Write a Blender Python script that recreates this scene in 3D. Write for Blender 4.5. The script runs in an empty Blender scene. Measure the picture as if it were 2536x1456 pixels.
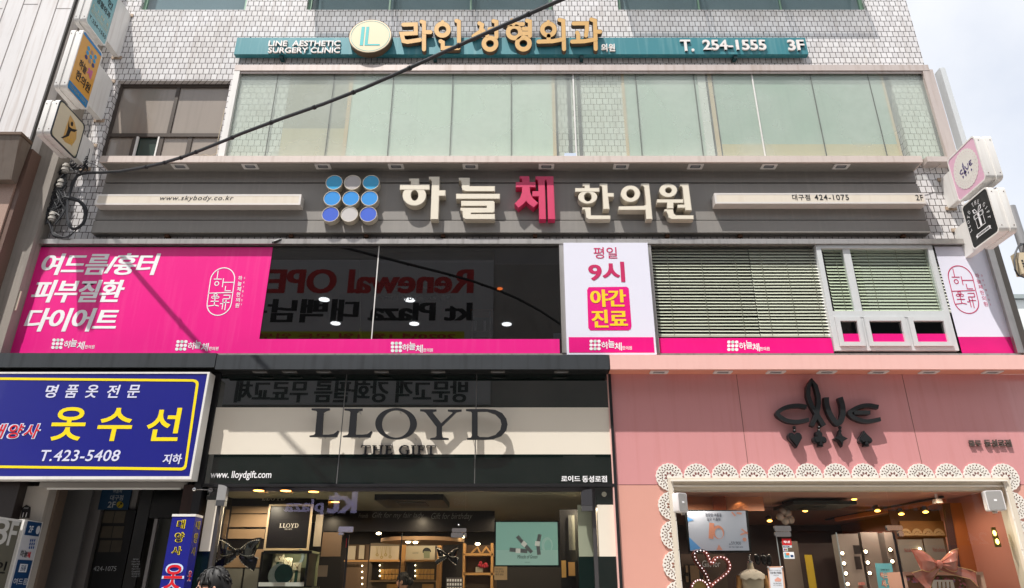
import bpy, bmesh, math, random
from mathutils import Vector, Matrix
from mathutils.geometry import tessellate_polygon
random.seed(7)
S = bpy.context.scene
COL = S.collection
# ------------------------------------------------------------------ camera, sky, sun
CF, CT, CAM = 1745.0, math.radians(23.0), Vector((0, -10, 1.5))
cd = bpy.data.cameras.new('camera'); cam = bpy.data.objects.new('camera', cd); COL.objects.link(cam)
cd.sensor_width = 36; cd.lens = 36 * CF / 2536; cd.clip_end = 500; cd.clip_start = .05
cam.location = CAM; cam.rotation_euler = (math.radians(90) + CT, 0, 0); S.camera = cam
SUNV = Vector((.72, 1, -2.77)).normalized()
sl = bpy.data.lights.new('sun', 'SUN'); sl.energy = 4.3; sl.angle = math.radians(.55); sl.color = (1, .955, .90)
so = bpy.data.objects.new('sun', sl); COL.objects.link(so); so.rotation_euler = SUNV.to_track_quat('-Z', 'Y').to_euler(); so.location = (-8, -12, 30)
W = bpy.data.worlds.new('World'); S.world = W; W.use_nodes = True
wn, wl = W.node_tree.nodes, W.node_tree.links
bg = wn['Background']; sky = wn.new('ShaderNodeTexSky'); sky.sky_type = 'NISHITA'; sky.sun_disc = False
sky.sun_elevation = math.asin(-SUNV.z); sky.sun_rotation = math.atan2(-SUNV.x, -SUNV.y)
tc = wn.new('ShaderNodeTexCoord'); nz = wn.new('ShaderNodeTexNoise'); nz.inputs['Scale'].default_value = 2.2; nz.inputs['Detail'].default_value = 7; nz.inputs['Roughness'].default_value = .55
wl.new(tc.outputs['Generated'], nz.inputs['Vector'])
cr = wn.new('ShaderNodeValToRGB'); cr.color_ramp.elements[0].position = .30; cr.color_ramp.elements[0].color = (.62, .62, .62, 1); cr.color_ramp.elements[1].position = .62
wl.new(nz.outputs['Fac'], cr.inputs['Fac'])
mx = wn.new('ShaderNodeMix'); mx.data_type = 'RGBA'; mx.inputs[7].default_value = (4.8, 4.88, 5.05, 1)
wl.new(cr.outputs['Color'], mx.inputs[0]); wl.new(sky.outputs['Color'], mx.inputs[6]); wl.new(mx.outputs[2], bg.inputs['Color'])
bg.inputs['Strength'].default_value = .138
S.view_settings.view_transform = 'Standard'; S.view_settings.look = 'None'; S.view_settings.exposure = .63; S.view_settings.gamma = 1
S.render.engine = 'CYCLES'
try:
    S.cycles.use_denoising = True; S.cycles.denoiser = 'OPENIMAGEDENOISE'
except Exception: pass
S.cycles.max_bounces = 8; S.cycles.transparent_max_bounces = 16; S.cycles.caustics_reflective = False; S.cycles.caustics_refractive = False
S.cycles.sample_clamp_indirect = 6

# ------------------------------------------------------------------ measuring: a point of the survey sheet at depth Y (or in the plane x = X)
def ray(x, y):
    u = (x - 1268) / CF; v = (728 - y) / CF
    return Vector((u, math.cos(CT) - v * math.sin(CT), math.sin(CT) + v * math.cos(CT)))
def at(x, y, Y=0.0):
    d = ray(x, y); return CAM + d * ((Y - CAM.y) / d.y)
def atx(x, y, X):
    d = ray(x, y); return CAM + d * ((X - CAM.x) / d.x)
def atz(x, y, Z):
    d = ray(x, y); return CAM + d * ((Z - CAM.z) / d.z)
def q(c, r, x, y): return (634 * c + x / 4, 364 * r + y / 4)
def R(x0, y0, x1, y1, Y):
    xm, ym = (x0 + x1) / 2, (y0 + y1) / 2
    return at(x0, ym, Y).x, at(x1, ym, Y).x, at(xm, y1, Y).z, at(xm, y0, Y).z
# ------------------------------------------------------------------ materials
def lin(c):
    c = c / 255.0
    return c / 12.92 if c <= .04045 else ((c + .055) / 1.055) ** 2.4
def rgb(*c): return (lin(c[0]), lin(c[1]), lin(c[2]), 1)
MATS = {}
PANES = set()
def mat(name, c, rough=.55, metal=0, var=.12, scale=3.0, streak=0, dirt=None, bump=0, coat=0, emit=0, spec=.5, ecol=None):
    if name in MATS: return MATS[name]
    m = bpy.data.materials.new(name); m.use_nodes = True; MATS[name] = m
    n, l = m.node_tree.nodes, m.node_tree.links; b = n['Principled BSDF']
    b.inputs['Roughness'].default_value = rough; b.inputs['Metallic'].default_value = metal
    b.inputs['Coat Weight'].default_value = coat; b.inputs['Coat Roughness'].default_value = .04
    b.inputs['Specular IOR Level'].default_value = spec
    base = rgb(*c)
    g = n.new('ShaderNodeNewGeometry')
    t = n.new('ShaderNodeTexNoise'); t.inputs['Scale'].default_value = scale; t.inputs['Detail'].default_value = 6; t.inputs['Roughness'].default_value = .6
    l.new(g.outputs['Position'], t.inputs['Vector'])
    mix = n.new('ShaderNodeMix'); mix.data_type = 'RGBA'
    mix.inputs[6].default_value = tuple(v * (1 - var) for v in base[:3]) + (1,)
    mix.inputs[7].default_value = tuple(min(1, v * (1 + var * .6)) for v in base[:3]) + (1,)
    l.new(t.outputs['Fac'], mix.inputs[0]); out = mix.outputs[2]
    if streak:
        mp = n.new('ShaderNodeMapping'); mp.inputs['Scale'].default_value = (9, 9, .55); l.new(g.outputs['Position'], mp.inputs['Vector'])
        t2 = n.new('ShaderNodeTexNoise'); t2.inputs['Scale'].default_value = 1.6; t2.inputs['Detail'].default_value = 5; l.new(mp.outputs['Vector'], t2.inputs['Vector'])
        rp = n.new('ShaderNodeValToRGB'); rp.color_ramp.elements[0].position = .50; rp.color_ramp.elements[1].position = .74
        l.new(t2.outputs['Fac'], rp.inputs['Fac'])
        ml = n.new('ShaderNodeMath'); ml.operation = 'MULTIPLY'; ml.inputs[1].default_value = streak; l.new(rp.outputs['Color'], ml.inputs[0])
        m2 = n.new('ShaderNodeMix'); m2.data_type = 'RGBA'; m2.inputs[7].default_value = rgb(*(dirt or (70, 60, 50)))
        l.new(ml.outputs[0], m2.inputs[0]); l.new(out, m2.inputs[6]); out = m2.outputs[2]
    l.new(out, b.inputs['Base Color'])
    if bump:
        t3 = n.new('ShaderNodeTexNoise'); t3.inputs['Scale'].default_value = 60; t3.inputs['Detail'].default_value = 4; l.new(g.outputs['Position'], t3.inputs['Vector'])
        bp = n.new('ShaderNodeBump'); bp.inputs['Strength'].default_value = bump; bp.inputs['Distance'].default_value = .01
        l.new(t3.outputs['Fac'], bp.inputs['Height']); l.new(bp.outputs['Normal'], b.inputs['Normal'])
    if emit:
        b.inputs['Emission Color'].default_value = rgb(*(ecol or c)); b.inputs['Emission Strength'].default_value = emit
    return m
def glass(name, tint, ior=1.55, rough=0.0, haze=0, hazec=(200, 215, 205)):
    if name in MATS: return MATS[name]
    m = bpy.data.materials.new(name); m.use_nodes = True; MATS[name] = m; PANES.add(m.name)
    n, l = m.node_tree.nodes, m.node_tree.links; n.remove(n['Principled BSDF']); o = n['Material Output']
    f = n.new('ShaderNodeFresnel'); gb = n.new('ShaderNodeNewGeometry'); mi = n.new('ShaderNodeMapRange')
    mi.inputs['To Min'].default_value = ior; mi.inputs['To Max'].default_value = 1 / ior   # one sheet stands for the whole pane: same reflection from both sides
    l.new(gb.outputs['Backfacing'], mi.inputs['Value']); l.new(mi.outputs[0], f.inputs['IOR'])
    t = n.new('ShaderNodeBsdfTransparent'); t.inputs['Color'].default_value = rgb(*tint)
    gl = n.new('ShaderNodeBsdfGlossy'); gl.inputs['Roughness'].default_value = rough
    base = t
    if haze:   # a pale diffuse layer over the pane, denser in patches
        d = n.new('ShaderNodeBsdfDiffuse'); d.inputs['Color'].default_value = rgb(*hazec)
        g = n.new('ShaderNodeNewGeometry'); nt = n.new('ShaderNodeTexNoise'); nt.inputs['Scale'].default_value = .9; nt.inputs['Detail'].default_value = 5
        l.new(g.outputs['Position'], nt.inputs['Vector'])
        mr = n.new('ShaderNodeMapRange'); mr.inputs['From Min'].default_value = .3; mr.inputs['From Max'].default_value = .7; mr.inputs['To Min'].default_value = haze * .6; mr.inputs['To Max'].default_value = haze * 1.4
        l.new(nt.outputs['Fac'], mr.inputs['Value'])
        mm = n.new('ShaderNodeMixShader'); l.new(mr.outputs[0], mm.inputs[0]); l.new(t.outputs[0], mm.inputs[1]); l.new(d.outputs[0], mm.inputs[2]); base = mm
    x = n.new('ShaderNodeMixShader'); l.new(f.outputs[0], x.inputs[0]); l.new(base.outputs[0], x.inputs[1]); l.new(gl.outputs[0], x.inputs[2]); l.new(x.outputs[0], o.inputs['Surface'])
    return m
def tilemat(name, c1, c2, mortar, w, h, msize, axis='x', rough=.25):
    m = bpy.data.materials.new(name); m.use_nodes = True; MATS[name] = m
    n, l = m.node_tree.nodes, m.node_tree.links; b = n['Principled BSDF']
    g = n.new('ShaderNodeNewGeometry'); sp = n.new('ShaderNodeSeparateXYZ'); l.new(g.outputs['Position'], sp.inputs[0])
    ad = n.new('ShaderNodeMath'); ad.operation = 'ADD'; l.new(sp.outputs['X'], ad.inputs[0]); l.new(sp.outputs['Y'], ad.inputs[1])
    cb = n.new('ShaderNodeCombineXYZ'); l.new(ad.outputs[0], cb.inputs[0]); l.new(sp.outputs['Z'], cb.inputs[1])
    # hand-laid courses: the grid wanders a few millimetres
    wn_ = n.new('ShaderNodeTexNoise'); wn_.inputs['Scale'].default_value = 1.3; l.new(g.outputs['Position'], wn_.inputs['Vector'])
    sc = n.new('ShaderNodeVectorMath'); sc.operation = 'SCALE'; sc.inputs['Scale'].default_value = .022; l.new(wn_.outputs['Color'], sc.inputs[0])
    av = n.new('ShaderNodeVectorMath'); l.new(cb.outputs[0], av.inputs[0]); l.new(sc.outputs[0], av.inputs[1])
    br = n.new('ShaderNodeTexBrick'); br.inputs['Scale'].default_value = 1; br.inputs['Brick Width'].default_value = w; br.inputs['Row Height'].default_value = h
    br.inputs['Mortar Size'].default_value = msize; br.inputs['Mortar Smooth'].default_value = .15; br.offset = .5
    br.inputs['Color1'].default_value = rgb(*c1); br.inputs['Color2'].default_value = rgb(*c2); br.inputs['Mortar'].default_value = rgb(*mortar); br.inputs['Bias'].default_value = -.2
    l.new(av.outputs[0], br.inputs['Vector'])
    t = n.new('ShaderNodeTexNoise'); t.inputs['Scale'].default_value = 1.2; t.inputs['Detail'].default_value = 8; l.new(g.outputs['Position'], t.inputs['Vector'])
    rp = n.new('ShaderNodeValToRGB'); rp.color_ramp.elements[0].position = .30; rp.color_ramp.elements[0].color = (.80, .77, .73, 1); rp.color_ramp.elements[1].position = .55
    l.new(t.outputs['Fac'], rp.inputs['Fac'])
    mu = n.new('ShaderNodeMix'); mu.data_type = 'RGBA'; mu.blend_type = 'MULTIPLY'; mu.inputs[0].default_value = .55
    l.new(br.outputs['Color'], mu.inputs[6]); l.new(rp.outputs['Color'], mu.inputs[7])
    # rain streaks running down from the ledges
    ms_ = n.new('ShaderNodeMapping'); ms_.inputs['Scale'].default_value = (7, 7, .35); l.new(g.outputs['Position'], ms_.inputs['Vector'])
    ts = n.new('ShaderNodeTexNoise'); ts.inputs['Scale'].default_value = 1.5; ts.inputs['Detail'].default_value = 6; l.new(ms_.outputs['Vector'], ts.inputs['Vector'])
    rs = n.new('ShaderNodeValToRGB'); rs.color_ramp.elements[0].position = .52; rs.color_ramp.elements[0].color = (1, 1, 1, 1); rs.color_ramp.elements[1].position = .78; rs.color_ramp.elements[1].color = (.62, .55, .48, 1); l.new(ts.outputs['Fac'], rs.inputs['Fac'])
    m0 = n.new('ShaderNodeMix'); m0.data_type = 'RGBA'; m0.blend_type = 'MULTIPLY'; m0.inputs[0].default_value = .55; l.new(mu.outputs[2], m0.inputs[6]); l.new(rs.outputs['Color'], m0.inputs[7]); mu = m0
    # dark chips and drill holes
    vo = n.new('ShaderNodeTexVoronoi'); vo.inputs['Scale'].default_value = 2.3; l.new(g.outputs['Position'], vo.inputs['Vector'])
    lt = n.new('ShaderNodeMath'); lt.operation = 'LESS_THAN'; lt.inputs[1].default_value = .035; l.new(vo.outputs['Distance'], lt.inputs[0])
    m3 = n.new('ShaderNodeMix'); m3.data_type = 'RGBA'; m3.inputs[7].default_value = rgb(60, 50, 45); l.new(lt.outputs[0], m3.inputs[0]); l.new(mu.outputs[2], m3.inputs[6])
    l.new(m3.outputs[2], b.inputs['Base Color']); b.inputs['Roughness'].default_value = rough
    bp = n.new('ShaderNodeBump'); bp.invert = True; bp.inputs['Strength'].default_value = .8; bp.inputs['Distance'].default_value = .006
    l.new(br.outputs['Fac'], bp.inputs['Height'])
    t4 = n.new('ShaderNodeTexNoise'); t4.inputs['Scale'].default_value = 14; l.new(g.outputs['Position'], t4.inputs['Vector'])
    b2 = n.new('ShaderNodeBump'); b2.inputs['Strength'].default_value = .12; b2.inputs['Distance'].default_value = .01; l.new(t4.outputs['Fac'], b2.inputs['Height']); l.new(bp.outputs['Normal'], b2.inputs['Normal'])
    l.new(b2.outputs['Normal'], b.inputs['Normal'])
    return m
# ------------------------------------------------------------------ mesh collector
class MB:
    def __init__(s): s.v = []; s.f = []; s.m = []; s.k = 0
    def add(s, vs, fs):
        o = len(s.v); s.v += [Vector(p) for p in vs]; s.f += [tuple(i + o for i in f) for f in fs]; s.m += [s.k] * len(fs); return s
    def use(s, k): s.k = k; return s
    def box(s, x0, x1, y0, y1, z0, z1):
        x0, x1 = sorted((x0, x1)); y0, y1 = sorted((y0, y1)); z0, z1 = sorted((z0, z1))
        return s.add([(x0, y0, z0), (x1, y0, z0), (x1, y1, z0), (x0, y1, z0), (x0, y0, z1), (x1, y0, z1), (x1, y1, z1), (x0, y1, z1)],
                     [(0, 3, 2, 1), (4, 5, 6, 7), (0, 1, 5, 4), (1, 2, 6, 5), (2, 3, 7, 6), (3, 0, 4, 7)])
    def rbox(s, x0, y0, x1, y1, Y, d):   # box whose front face is a rectangle of the survey sheet
        a, b, c, e = R(x0, y0, x1, y1, Y); return s.box(a, b, Y, Y + d, c, e)
    def quad(s, a, b, c, d): return s.add([a, b, c, d], [(0, 1, 2, 3)])
    def prism(s, loops, fn, d0=0, d1=1):   # loops of 2-D points (first the outline, then holes); fn(u, v, d) -> world
        L = [[Vector((p[0], p[1], 0)) for p in lp] for lp in loops]
        flat = [p for lp in L for p in lp]; tri = tessellate_polygon(L); n = len(flat)
        vs = [fn(p.x, p.y, d0) for p in flat]; fs = [tuple(t) for t in tri]
        if d1 is not None:
            vs += [fn(p.x, p.y, d1) for p in flat]; fs += [tuple(i + n for i in reversed(t)) for t in tri]
            o = 0
            for lp in L:
                k = len(lp)
                for i in range(k): j = (i + 1) % k; fs.append((o + i, o + j, o + j + n, o + i + n))
                o += k
        return s.add(vs, fs)
    def tube(s, pts, r, n=8, cap=True):
        pts = [Vector(p) for p in pts]; rs = r if isinstance(r, (list, tuple)) else [r] * len(pts)
        vs, fs = [], []; up = None
        for i, p in enumerate(pts):
            t = (pts[min(i + 1, len(pts) - 1)] - pts[max(i - 1, 0)]); t = t.normalized() if t.length > 1e-9 else Vector((0, 0, 1))
            if up is None: up = t.orthogonal().normalized()
            else: up = (up - t * up.dot(t)); up = up.normalized() if up.length > 1e-6 else t.orthogonal().normalized()
            sd = t.cross(up)
            for k in range(n):
                a = 2 * math.pi * k / n; vs.append(p + (up * math.cos(a) + sd * math.sin(a)) * rs[i])
        for i in range(len(pts) - 1):
            for k in range(n): fs.append((i * n + k, i * n + (k + 1) % n, (i + 1) * n + (k + 1) % n, (i + 1) * n + k))
        if cap: fs += [tuple(range(n - 1, -1, -1)), tuple(range((len(pts) - 1) * n, len(pts) * n))]
        return s.add(vs, fs)
    def ball(s, c, rx, ry=None, rz=None, n=14, m=9, fn=None):
        ry = ry or rx; rz = rz or rx; c = Vector(c); vs = []; fs = []
        for i in range(m + 1):
            th = math.pi * i / m
            for k in range(n):
                a = 2 * math.pi * k / n; d = Vector((math.sin(th) * math.cos(a), math.sin(th) * math.sin(a), math.cos(th)))
                p = Vector((d.x * rx, d.y * ry, d.z * rz)); p = fn(p, d) if fn else p; vs.append(c + p)
        for i in range(m):
            for k in range(n): fs.append((i * n + k, i * n + (k + 1) % n, (i + 1) * n + (k + 1) % n, (i + 1) * n + k))
        return s.add(vs, fs)
    def build(s, name, mats, parent=None, smooth=True, kind=None):
        if not s.v: return None
        if not isinstance(mats, (list, tuple)) and mats.name in PANES: s.f = s.f[2::6]; s.m = s.m[2::6]   # a pane is one sheet
        base = Vector((0, 0, 0)); p = parent
        while p is not None: base += p.location; p = p.parent
        me = bpy.data.meshes.new(name)
        org = Vector((0, 0, 0))
        if parent is None:
            xs = [v.x for v in s.v]; ys = [v.y for v in s.v]; zs = [v.z for v in s.v]
            org = Vector(((min(xs) + max(xs)) / 2, (min(ys) + max(ys)) / 2, min(zs)))
        me.from_pydata([v - base - org for v in s.v], [], s.f)
        for i, pl in enumerate(me.polygons): pl.material_index = s.m[i]
        if not isinstance(mats, (list, tuple)): mats = [mats]
        for m in mats: me.materials.append(m)
        bm = bmesh.new(); bm.from_mesh(me); bmesh.ops.remove_doubles(bm, verts=bm.verts, dist=1e-6); bmesh.ops.recalc_face_normals(bm, faces=bm.faces); bm.to_mesh(me); bm.free()
        if smooth:
            me.shade_smooth(); me.set_sharp_from_angle(angle=math.radians(32))
        o = bpy.data.objects.new(name, me); COL.objects.link(o); o.location = org; o.parent = parent
        if kind: o['kind'] = kind
        return o
def tag(o, label, cat, group=None):
    o['label'] = label; o['category'] = cat
    if group: o['group'] = group
    return o
def thing(name, label, cat, loc, group=None):
    o = bpy.data.objects.new(name, None); COL.objects.link(o); o.location = Vector(loc); o.empty_display_size = .2
    return tag(o, label, cat, group)
def ell(cx, cy, rx, ry, n=28, a0=0, a1=2 * math.pi): return [(cx + rx * math.cos(a0 + (a1 - a0) * i / n), cy + ry * math.sin(a0 + (a1 - a0) * i / n)) for i in range(n)]
def rrect(x0, y0, x1, y1, r, n=5):
    p = []
    for cx, cy, a in ((x1 - r, y1 - r, 0), (x0 + r, y1 - r, 90), (x0 + r, y0 + r, 180), (x1 - r, y0 + r, 270)):
        for i in range(n + 1): t = math.radians(a + 90 * i / n); p.append((cx + r * math.cos(t), cy + r * math.sin(t)))
    return p
def sheet(Y, depth=None):       # survey coordinates -> points at depth Y (d = distance behind the front, same x and z)
    def fn(x, y, d):
        p = at(x, y, Y); return (p.x, Y + d, p.z)
    return fn
def stroke(pts, w, closed=False):
    """outline polygon of a brush stroke with flat ends"""
    P = [Vector((p[0], p[1])) for p in pts]; L, Rr = [], []
    for i, p in enumerate(P):
        a = P[max(0, i - 1)]; b = P[min(len(P) - 1, i + 1)]
        if 0 < i < len(P) - 1:
            d1 = (p - a).normalized(); d2 = (b - p).normalized(); t = d1 + d2
            t = t.normalized() if t.length > 1e-6 else d1
            k = 1 / max(.5, t.dot(d1))
        else: t = (b - a).normalized(); k = 1
        ww = (w[i] if isinstance(w, (list, tuple)) else w) / 2 * k; n = Vector((-t.y, t.x)) * ww; L.append(p + n); Rr.append(p - n)
    return [(v.x, v.y) for v in L] + [(v.x, v.y) for v in reversed(Rr)]
def rstroke(pts, w):
    """brush stroke with round ends"""
    o = stroke(pts, w); n = len(pts); ww = w / 2
    def capp(c, t):
        a0 = math.atan2(t[1], t[0]); return [(c[0] + ww * math.cos(a0 + math.radians(k)), c[1] + ww * math.sin(a0 + math.radians(k))) for k in (60, 30, 0, -30, -60)]
    e = Vector(pts[-1]) - Vector(pts[-2]); b = Vector(pts[0]) - Vector(pts[1])
    return o[:n] + capp(pts[-1], e) + o[n:] + capp(pts[0], b)
# ------------------------------------------------------------------ lettering
_tc = {}
def textmesh(body, bold=0, shear=0, space=1.0):
    k = (body, bold, shear, space)
    if k not in _tc:
        c = bpy.data.curves.new('t', 'FONT'); c.body = body; c.offset = bold; c.shear = shear; c.space_character = space; c.resolution_u = 4
        o = bpy.data.objects.new('t', c); COL.objects.link(o); dg = bpy.context.evaluated_depsgraph_get(); dg.update()
        m = bpy.data.meshes.new_from_object(o.evaluated_get(dg))
        v = [(p.co.x, p.co.y) for p in m.vertices]; f = [tuple(p.vertices) for p in m.polygons]
        e = {}
        for p in f:
            for i in range(len(p)):
                a, b = p[i], p[(i + 1) % len(p)]; e.setdefault((min(a, b), max(a, b)), []).append((a, b))
        edge = [x[0] for x in e.values() if len(x) == 1]
        bpy.data.objects.remove(o); bpy.data.curves.remove(c); bpy.data.meshes.remove(m)
        xs = [p[0] for p in v]; ys = [p[1] for p in v]; x0, y0 = min(xs), min(ys); w, h = max(xs) - x0, max(ys) - y0
        _tc[k] = ([((p[0] - x0) / w, (p[1] - y0) / h) for p in v], f, edge, w)
    return _tc[k]
def text(mb, body, fn, depth=0, bold=0, shear=0, space=1.0):
    b0 = min(bold, .016)
    if bold > .022:     # heavier faces: the strokes are overprinted a hair apart, which keeps the counters open
        w = textmesh(body, b0, shear, space)[3]; dx = (bold - b0) * .9 / w; k = 0
        for sx in (-1, 1, 0): text(mb, body, (lambda sx, k: lambda u, v, d: fn(u + sx * dx, v, d - .0004 * k))(sx, k), depth, b0, shear, space); k += 1
        return mb
    v, f, e, asp = textmesh(body, b0, shear, space); n = len(v)
    vs = [fn(p[0], p[1], 0) for p in v]; fs = list(f)
    if depth:
        vs += [fn(p[0], p[1], depth) for p in v]; fs += [tuple(i + n for i in reversed(p)) for p in f] + [(b, a, a + n, b + n) for a, b in e]
    return mb.add(vs, fs)
def wall_fn(x0, y0, x1, y1, Y, flip=False):
    a, b, c, e = R(x0, y0, x1, y1, Y)
    if flip: a, b = b, a
    return lambda u, v, d: (a + (b - a) * u, Y + d, c + (e - c) * v)
def wtext(mb, body, x0, y0, x1, y1, Y, depth=0, bold=0, shear=0, space=1.0): return text(mb, body, wall_fn(x0, y0, x1, y1, Y), depth, bold, shear, space)
def px_fn(X, ya, yb, z0, z1, sgn):   # on a plane x = X: u runs ya -> yb; d goes into the sign
    return lambda u, v, d: (X + sgn * d, ya + (yb - ya) * u, z0 + (z1 - z0) * v)
def sub(fn, u0, v0, u1, v1, off=0): return lambda u, v, d: fn(u0 + (u1 - u0) * u, v0 + (v1 - v0) * v, d + off)
# serif capitals, in a unit box
def SER(ch):
    a = .075
    if ch == 'L': return .80, [[(0, 1), (.5, 1), (.5, .95), (.36, .93), (.34, .10), (.60, .10), (.74, .26), (.80, .26), (.76, 0), (0, 0), (0, .05), (.14, .07), (.16, .93), (0, .95)]], []
    if ch == 'O': return 1.05, [ell(.525, .5, .525, .52, 30)], [ell(.525, .5, .36, .46, 30)]
    if ch == 'D': return 1.0, [[(0, 1), (.5, 1), (.72, .95), (.9, .8), (1, .5), (.9, .2), (.72, .05), (.5, 0), (0, 0), (0, .05), (.13, .08), (.13, .92), (0, .95)]], [[(.29, .92), (.5, .93), (.68, .85), (.8, .7), (.85, .5), (.8, .3), (.68, .15), (.5, .07), (.29, .08)]]
    if ch == 'Y': return 1.0, [[(0, 1), (.4, 1), (.4, .95), (.31, .92), (.54, .52), (.76, .92), (.66, .95), (.66, 1), (1, 1), (1, .95), (.88, .9), (.61, .45), (.61, .08), (.75, .05), (.75, 0), (.28, 0), (.28, .05), (.43, .08), (.43, .45), (.13, .92), (0, .95)]], []
    if ch == 'T': return .9, [[(.02, 1), (.88, 1), (.9, .76), (.86, .76), (.80, .92), (.54, .93), (.54, .08), (.68, .05), (.68, 0), (.22, 0), (.22, .05), (.36, .08), (.36, .93), (.10, .92), (.04, .76), (0, .76)]], []
    if ch == 'H': return 1.05, [[(0, 1), (.4, 1), (.4, .95), (.29, .92), (.29, .56), (.76, .56), (.76, .92), (.65, .95), (.65, 1), (1.05, 1), (1.05, .95), (.93, .92), (.93, .08), (1.05, .05), (1.05, 0), (.65, 0), (.65, .05), (.76, .08), (.76, .48), (.29, .48), (.29, .08), (.4, .05), (.4, 0), (0, 0), (0, .05), (.12, .08), (.12, .92), (0, .95)]], []
    if ch == 'E': return .78, [[(0, 1), (.70, 1), (.72, .78), (.68, .78), (.60, .92), (.30, .93), (.30, .55), (.52, .55), (.55, .66), (.6, .66), (.6, .38), (.55, .38), (.52, .48), (.30, .48), (.30, .07), (.62, .08), (.73, .24), (.78, .24), (.74, 0), (0, 0), (0, .05), (.12, .08), (.12, .92), (0, .95)]], []
    if ch == 'G': return 1.0, [[(.9, .94), (.9, .70), (.85, .70), (.76, .88), (.55, .95), (.35, .88), (.22, .70), (.18, .5), (.22, .28), (.35, .11), (.55, .05), (.76, .10), (.76, .40), (.64, .43), (.64, .48), (1, .48), (1, .43), (.93, .40), (.93, .06), (.75, 0), (.5, -.03), (.25, .05), (.08, .22), (0, .5), (.08, .78), (.25, .95), (.5, 1.03), (.72, 1)]], []
    if ch == 'I': return .42, [[(0, 1), (.42, 1), (.42, .95), (.30, .92), (.30, .08), (.42, .05), (.42, 0), (0, 0), (0, .05), (.12, .08), (.12, .92), (0, .95)]], []
    if ch == 'F': return .72, [[(0, 1), (.70, 1), (.72, .78), (.68, .78), (.60, .92), (.30, .93), (.30, .55), (.52, .55), (.55, .66), (.6, .66), (.6, .38), (.55, .38), (.52, .48), (.30, .48), (.30, .08), (.42, .05), (.42, 0), (0, 0), (0, .05), (.12, .08), (.12, .92), (0, .95)]], []
def serif(mb, body, fn, depth=None, gap=.14):
    w = 0; L = []
    for ch in body:
        if ch == ' ': w += .4; continue
        g = SER(ch); L.append((w, g)); w += g[0] + gap
    w -= gap
    for x, (gw, out, holes) in L:
        mb.prism([[((x + p[0]) / w, p[1]) for p in lp] for lp in out + holes], fn, 0, depth)
    return mb
# ================================================================== materials used by the setting
TILE = tilemat('white_tiles', (226, 224, 224), (208, 205, 205), (62, 52, 47), .1025, .122, .0056)
STEEL = mat('brushed_steel', (190, 186, 182), .32, .75, .15, 6, .35, (90, 85, 80))
DULLSTEEL = mat('stained_steel', (196, 184, 178), .45, .15, .12, 4, .35, (140, 115, 95))
WHITEMET = mat('white_frame', (226, 224, 220), .4, 0, .06, 5, .15, (150, 140, 130))
ALU = mat('aluminium', (208, 211, 212), .38, .1, .06, 5, .06, (150, 150, 148))
BROWNF = mat('brown_frame', (78, 70, 64), .45, .3, .1)
DARK = mat('dark_void', (18, 18, 18), .8, 0, .2)
BLACK = mat('black_paint', (24, 25, 26), .4, 0, .15)
CONC = mat('grey_render', (150, 143, 135), .85, 0, .18, 2.5, .35, (95, 90, 84), bump=.25)
PAVE = mat('paving', (170, 165, 158), .85, 0, .15, 2)
ASPH = mat('asphalt', (95, 95, 97), .9, 0, .15, 3)
GREENF = mat('green_frame', (130, 165, 140), .45, .1, .1)
CABLE = mat('black_rubber', (40, 42, 46), .5, 0, .1)
WHITE = mat('white_letter', (240, 240, 242), .4, 0, .02)
BLK = mat('black_letter', (22, 22, 24), .45, 0, .05)
# ------------------------------------------------------------------ ground
MB().add([(-60, -60, -.12), (60, -60, -.12), (60, 60, -.12), (-60, 60, -.12)], [(0, 1, 2, 3)]).build('road', ASPH, kind='structure')
MB().box(-40, 40, -4.6, -.15, -.1, 0).build('pavement', PAVE, kind='structure')
# ================================================================== the tiled building
B = thing('clinic_building', 'tall building with white square tiles, glazed floors and shops at street level', 'building', (0, 0, 0))
XL, XR, ZR = -8.1, 7.38, 15.0
z4s = 11.49; z4t = 13.5; z3t = 10.03; z3b = 8.20; z2t = 6.66; z2b = 4.74
def X(x, y, Y=0): return at(x, y, Y).x
w4 = [(X(345, 28), X(607, 26)), (X(759, 20), X(1368, 16)), (X(1530, 14), X(2143, 14))]
wb = (X(292, 200), X(571, 200)); wbt = at(430, 199).z
w = MB()
w.box(XL, XR, 0, .25, z3t, z4s)
e = [XL] + [v for p in w4 for v in p] + [XR]
for i in range(0, 8, 2): w.box(e[i], e[i + 1], 0, .25, z4s, z4t)
w.box(XL, XR, 0, .25, z4t, ZR)
w.box(XL, wb[0], 0, .25, z3b, z3t); w.box(wb[0], wb[1], 0, .25, wbt, z3t)
p1 = (wb[1], X(718, 230)); p2 = (X(1379, 230), X(1545, 230)); p3 = (X(2204, 230), XR)
for a, b in (p1, p2, p3): w.box(a, b, 0, .25, z3b, z3t)
w.box(XL, XR, 0, .25, z2t, z3b)
w.build('wall', TILE, B)
sh = MB()
sh.box(XL, XR, 7, 7.2, -.1, ZR); sh.box(XL - .02, XL + .2, .26, 6.99, 0, ZR - .01); sh.box(XR - .2, XR - .005, .26, 6.99, 0, ZR - .01); sh.box(XL + .2, XR - .2, .26, 6.99, ZR - .3, ZR - .02)
for za, zb in ((3.25, 3.5), (6.72, 6.9), (8.0, 8.15), (10.1, 10.3), (11.2, 11.5)): sh.box(XL + .2, XR - .2, .26, 6.99, za, zb)
sh.box(XL, X(85, 700), -.02, .2, z2b, z2t); sh.box(7.5, 7.62, -.14, .3, 4.6, z2t)
sh.build('structural_shell', mat('inner_plaster', (120, 116, 110), .9), B)
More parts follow.
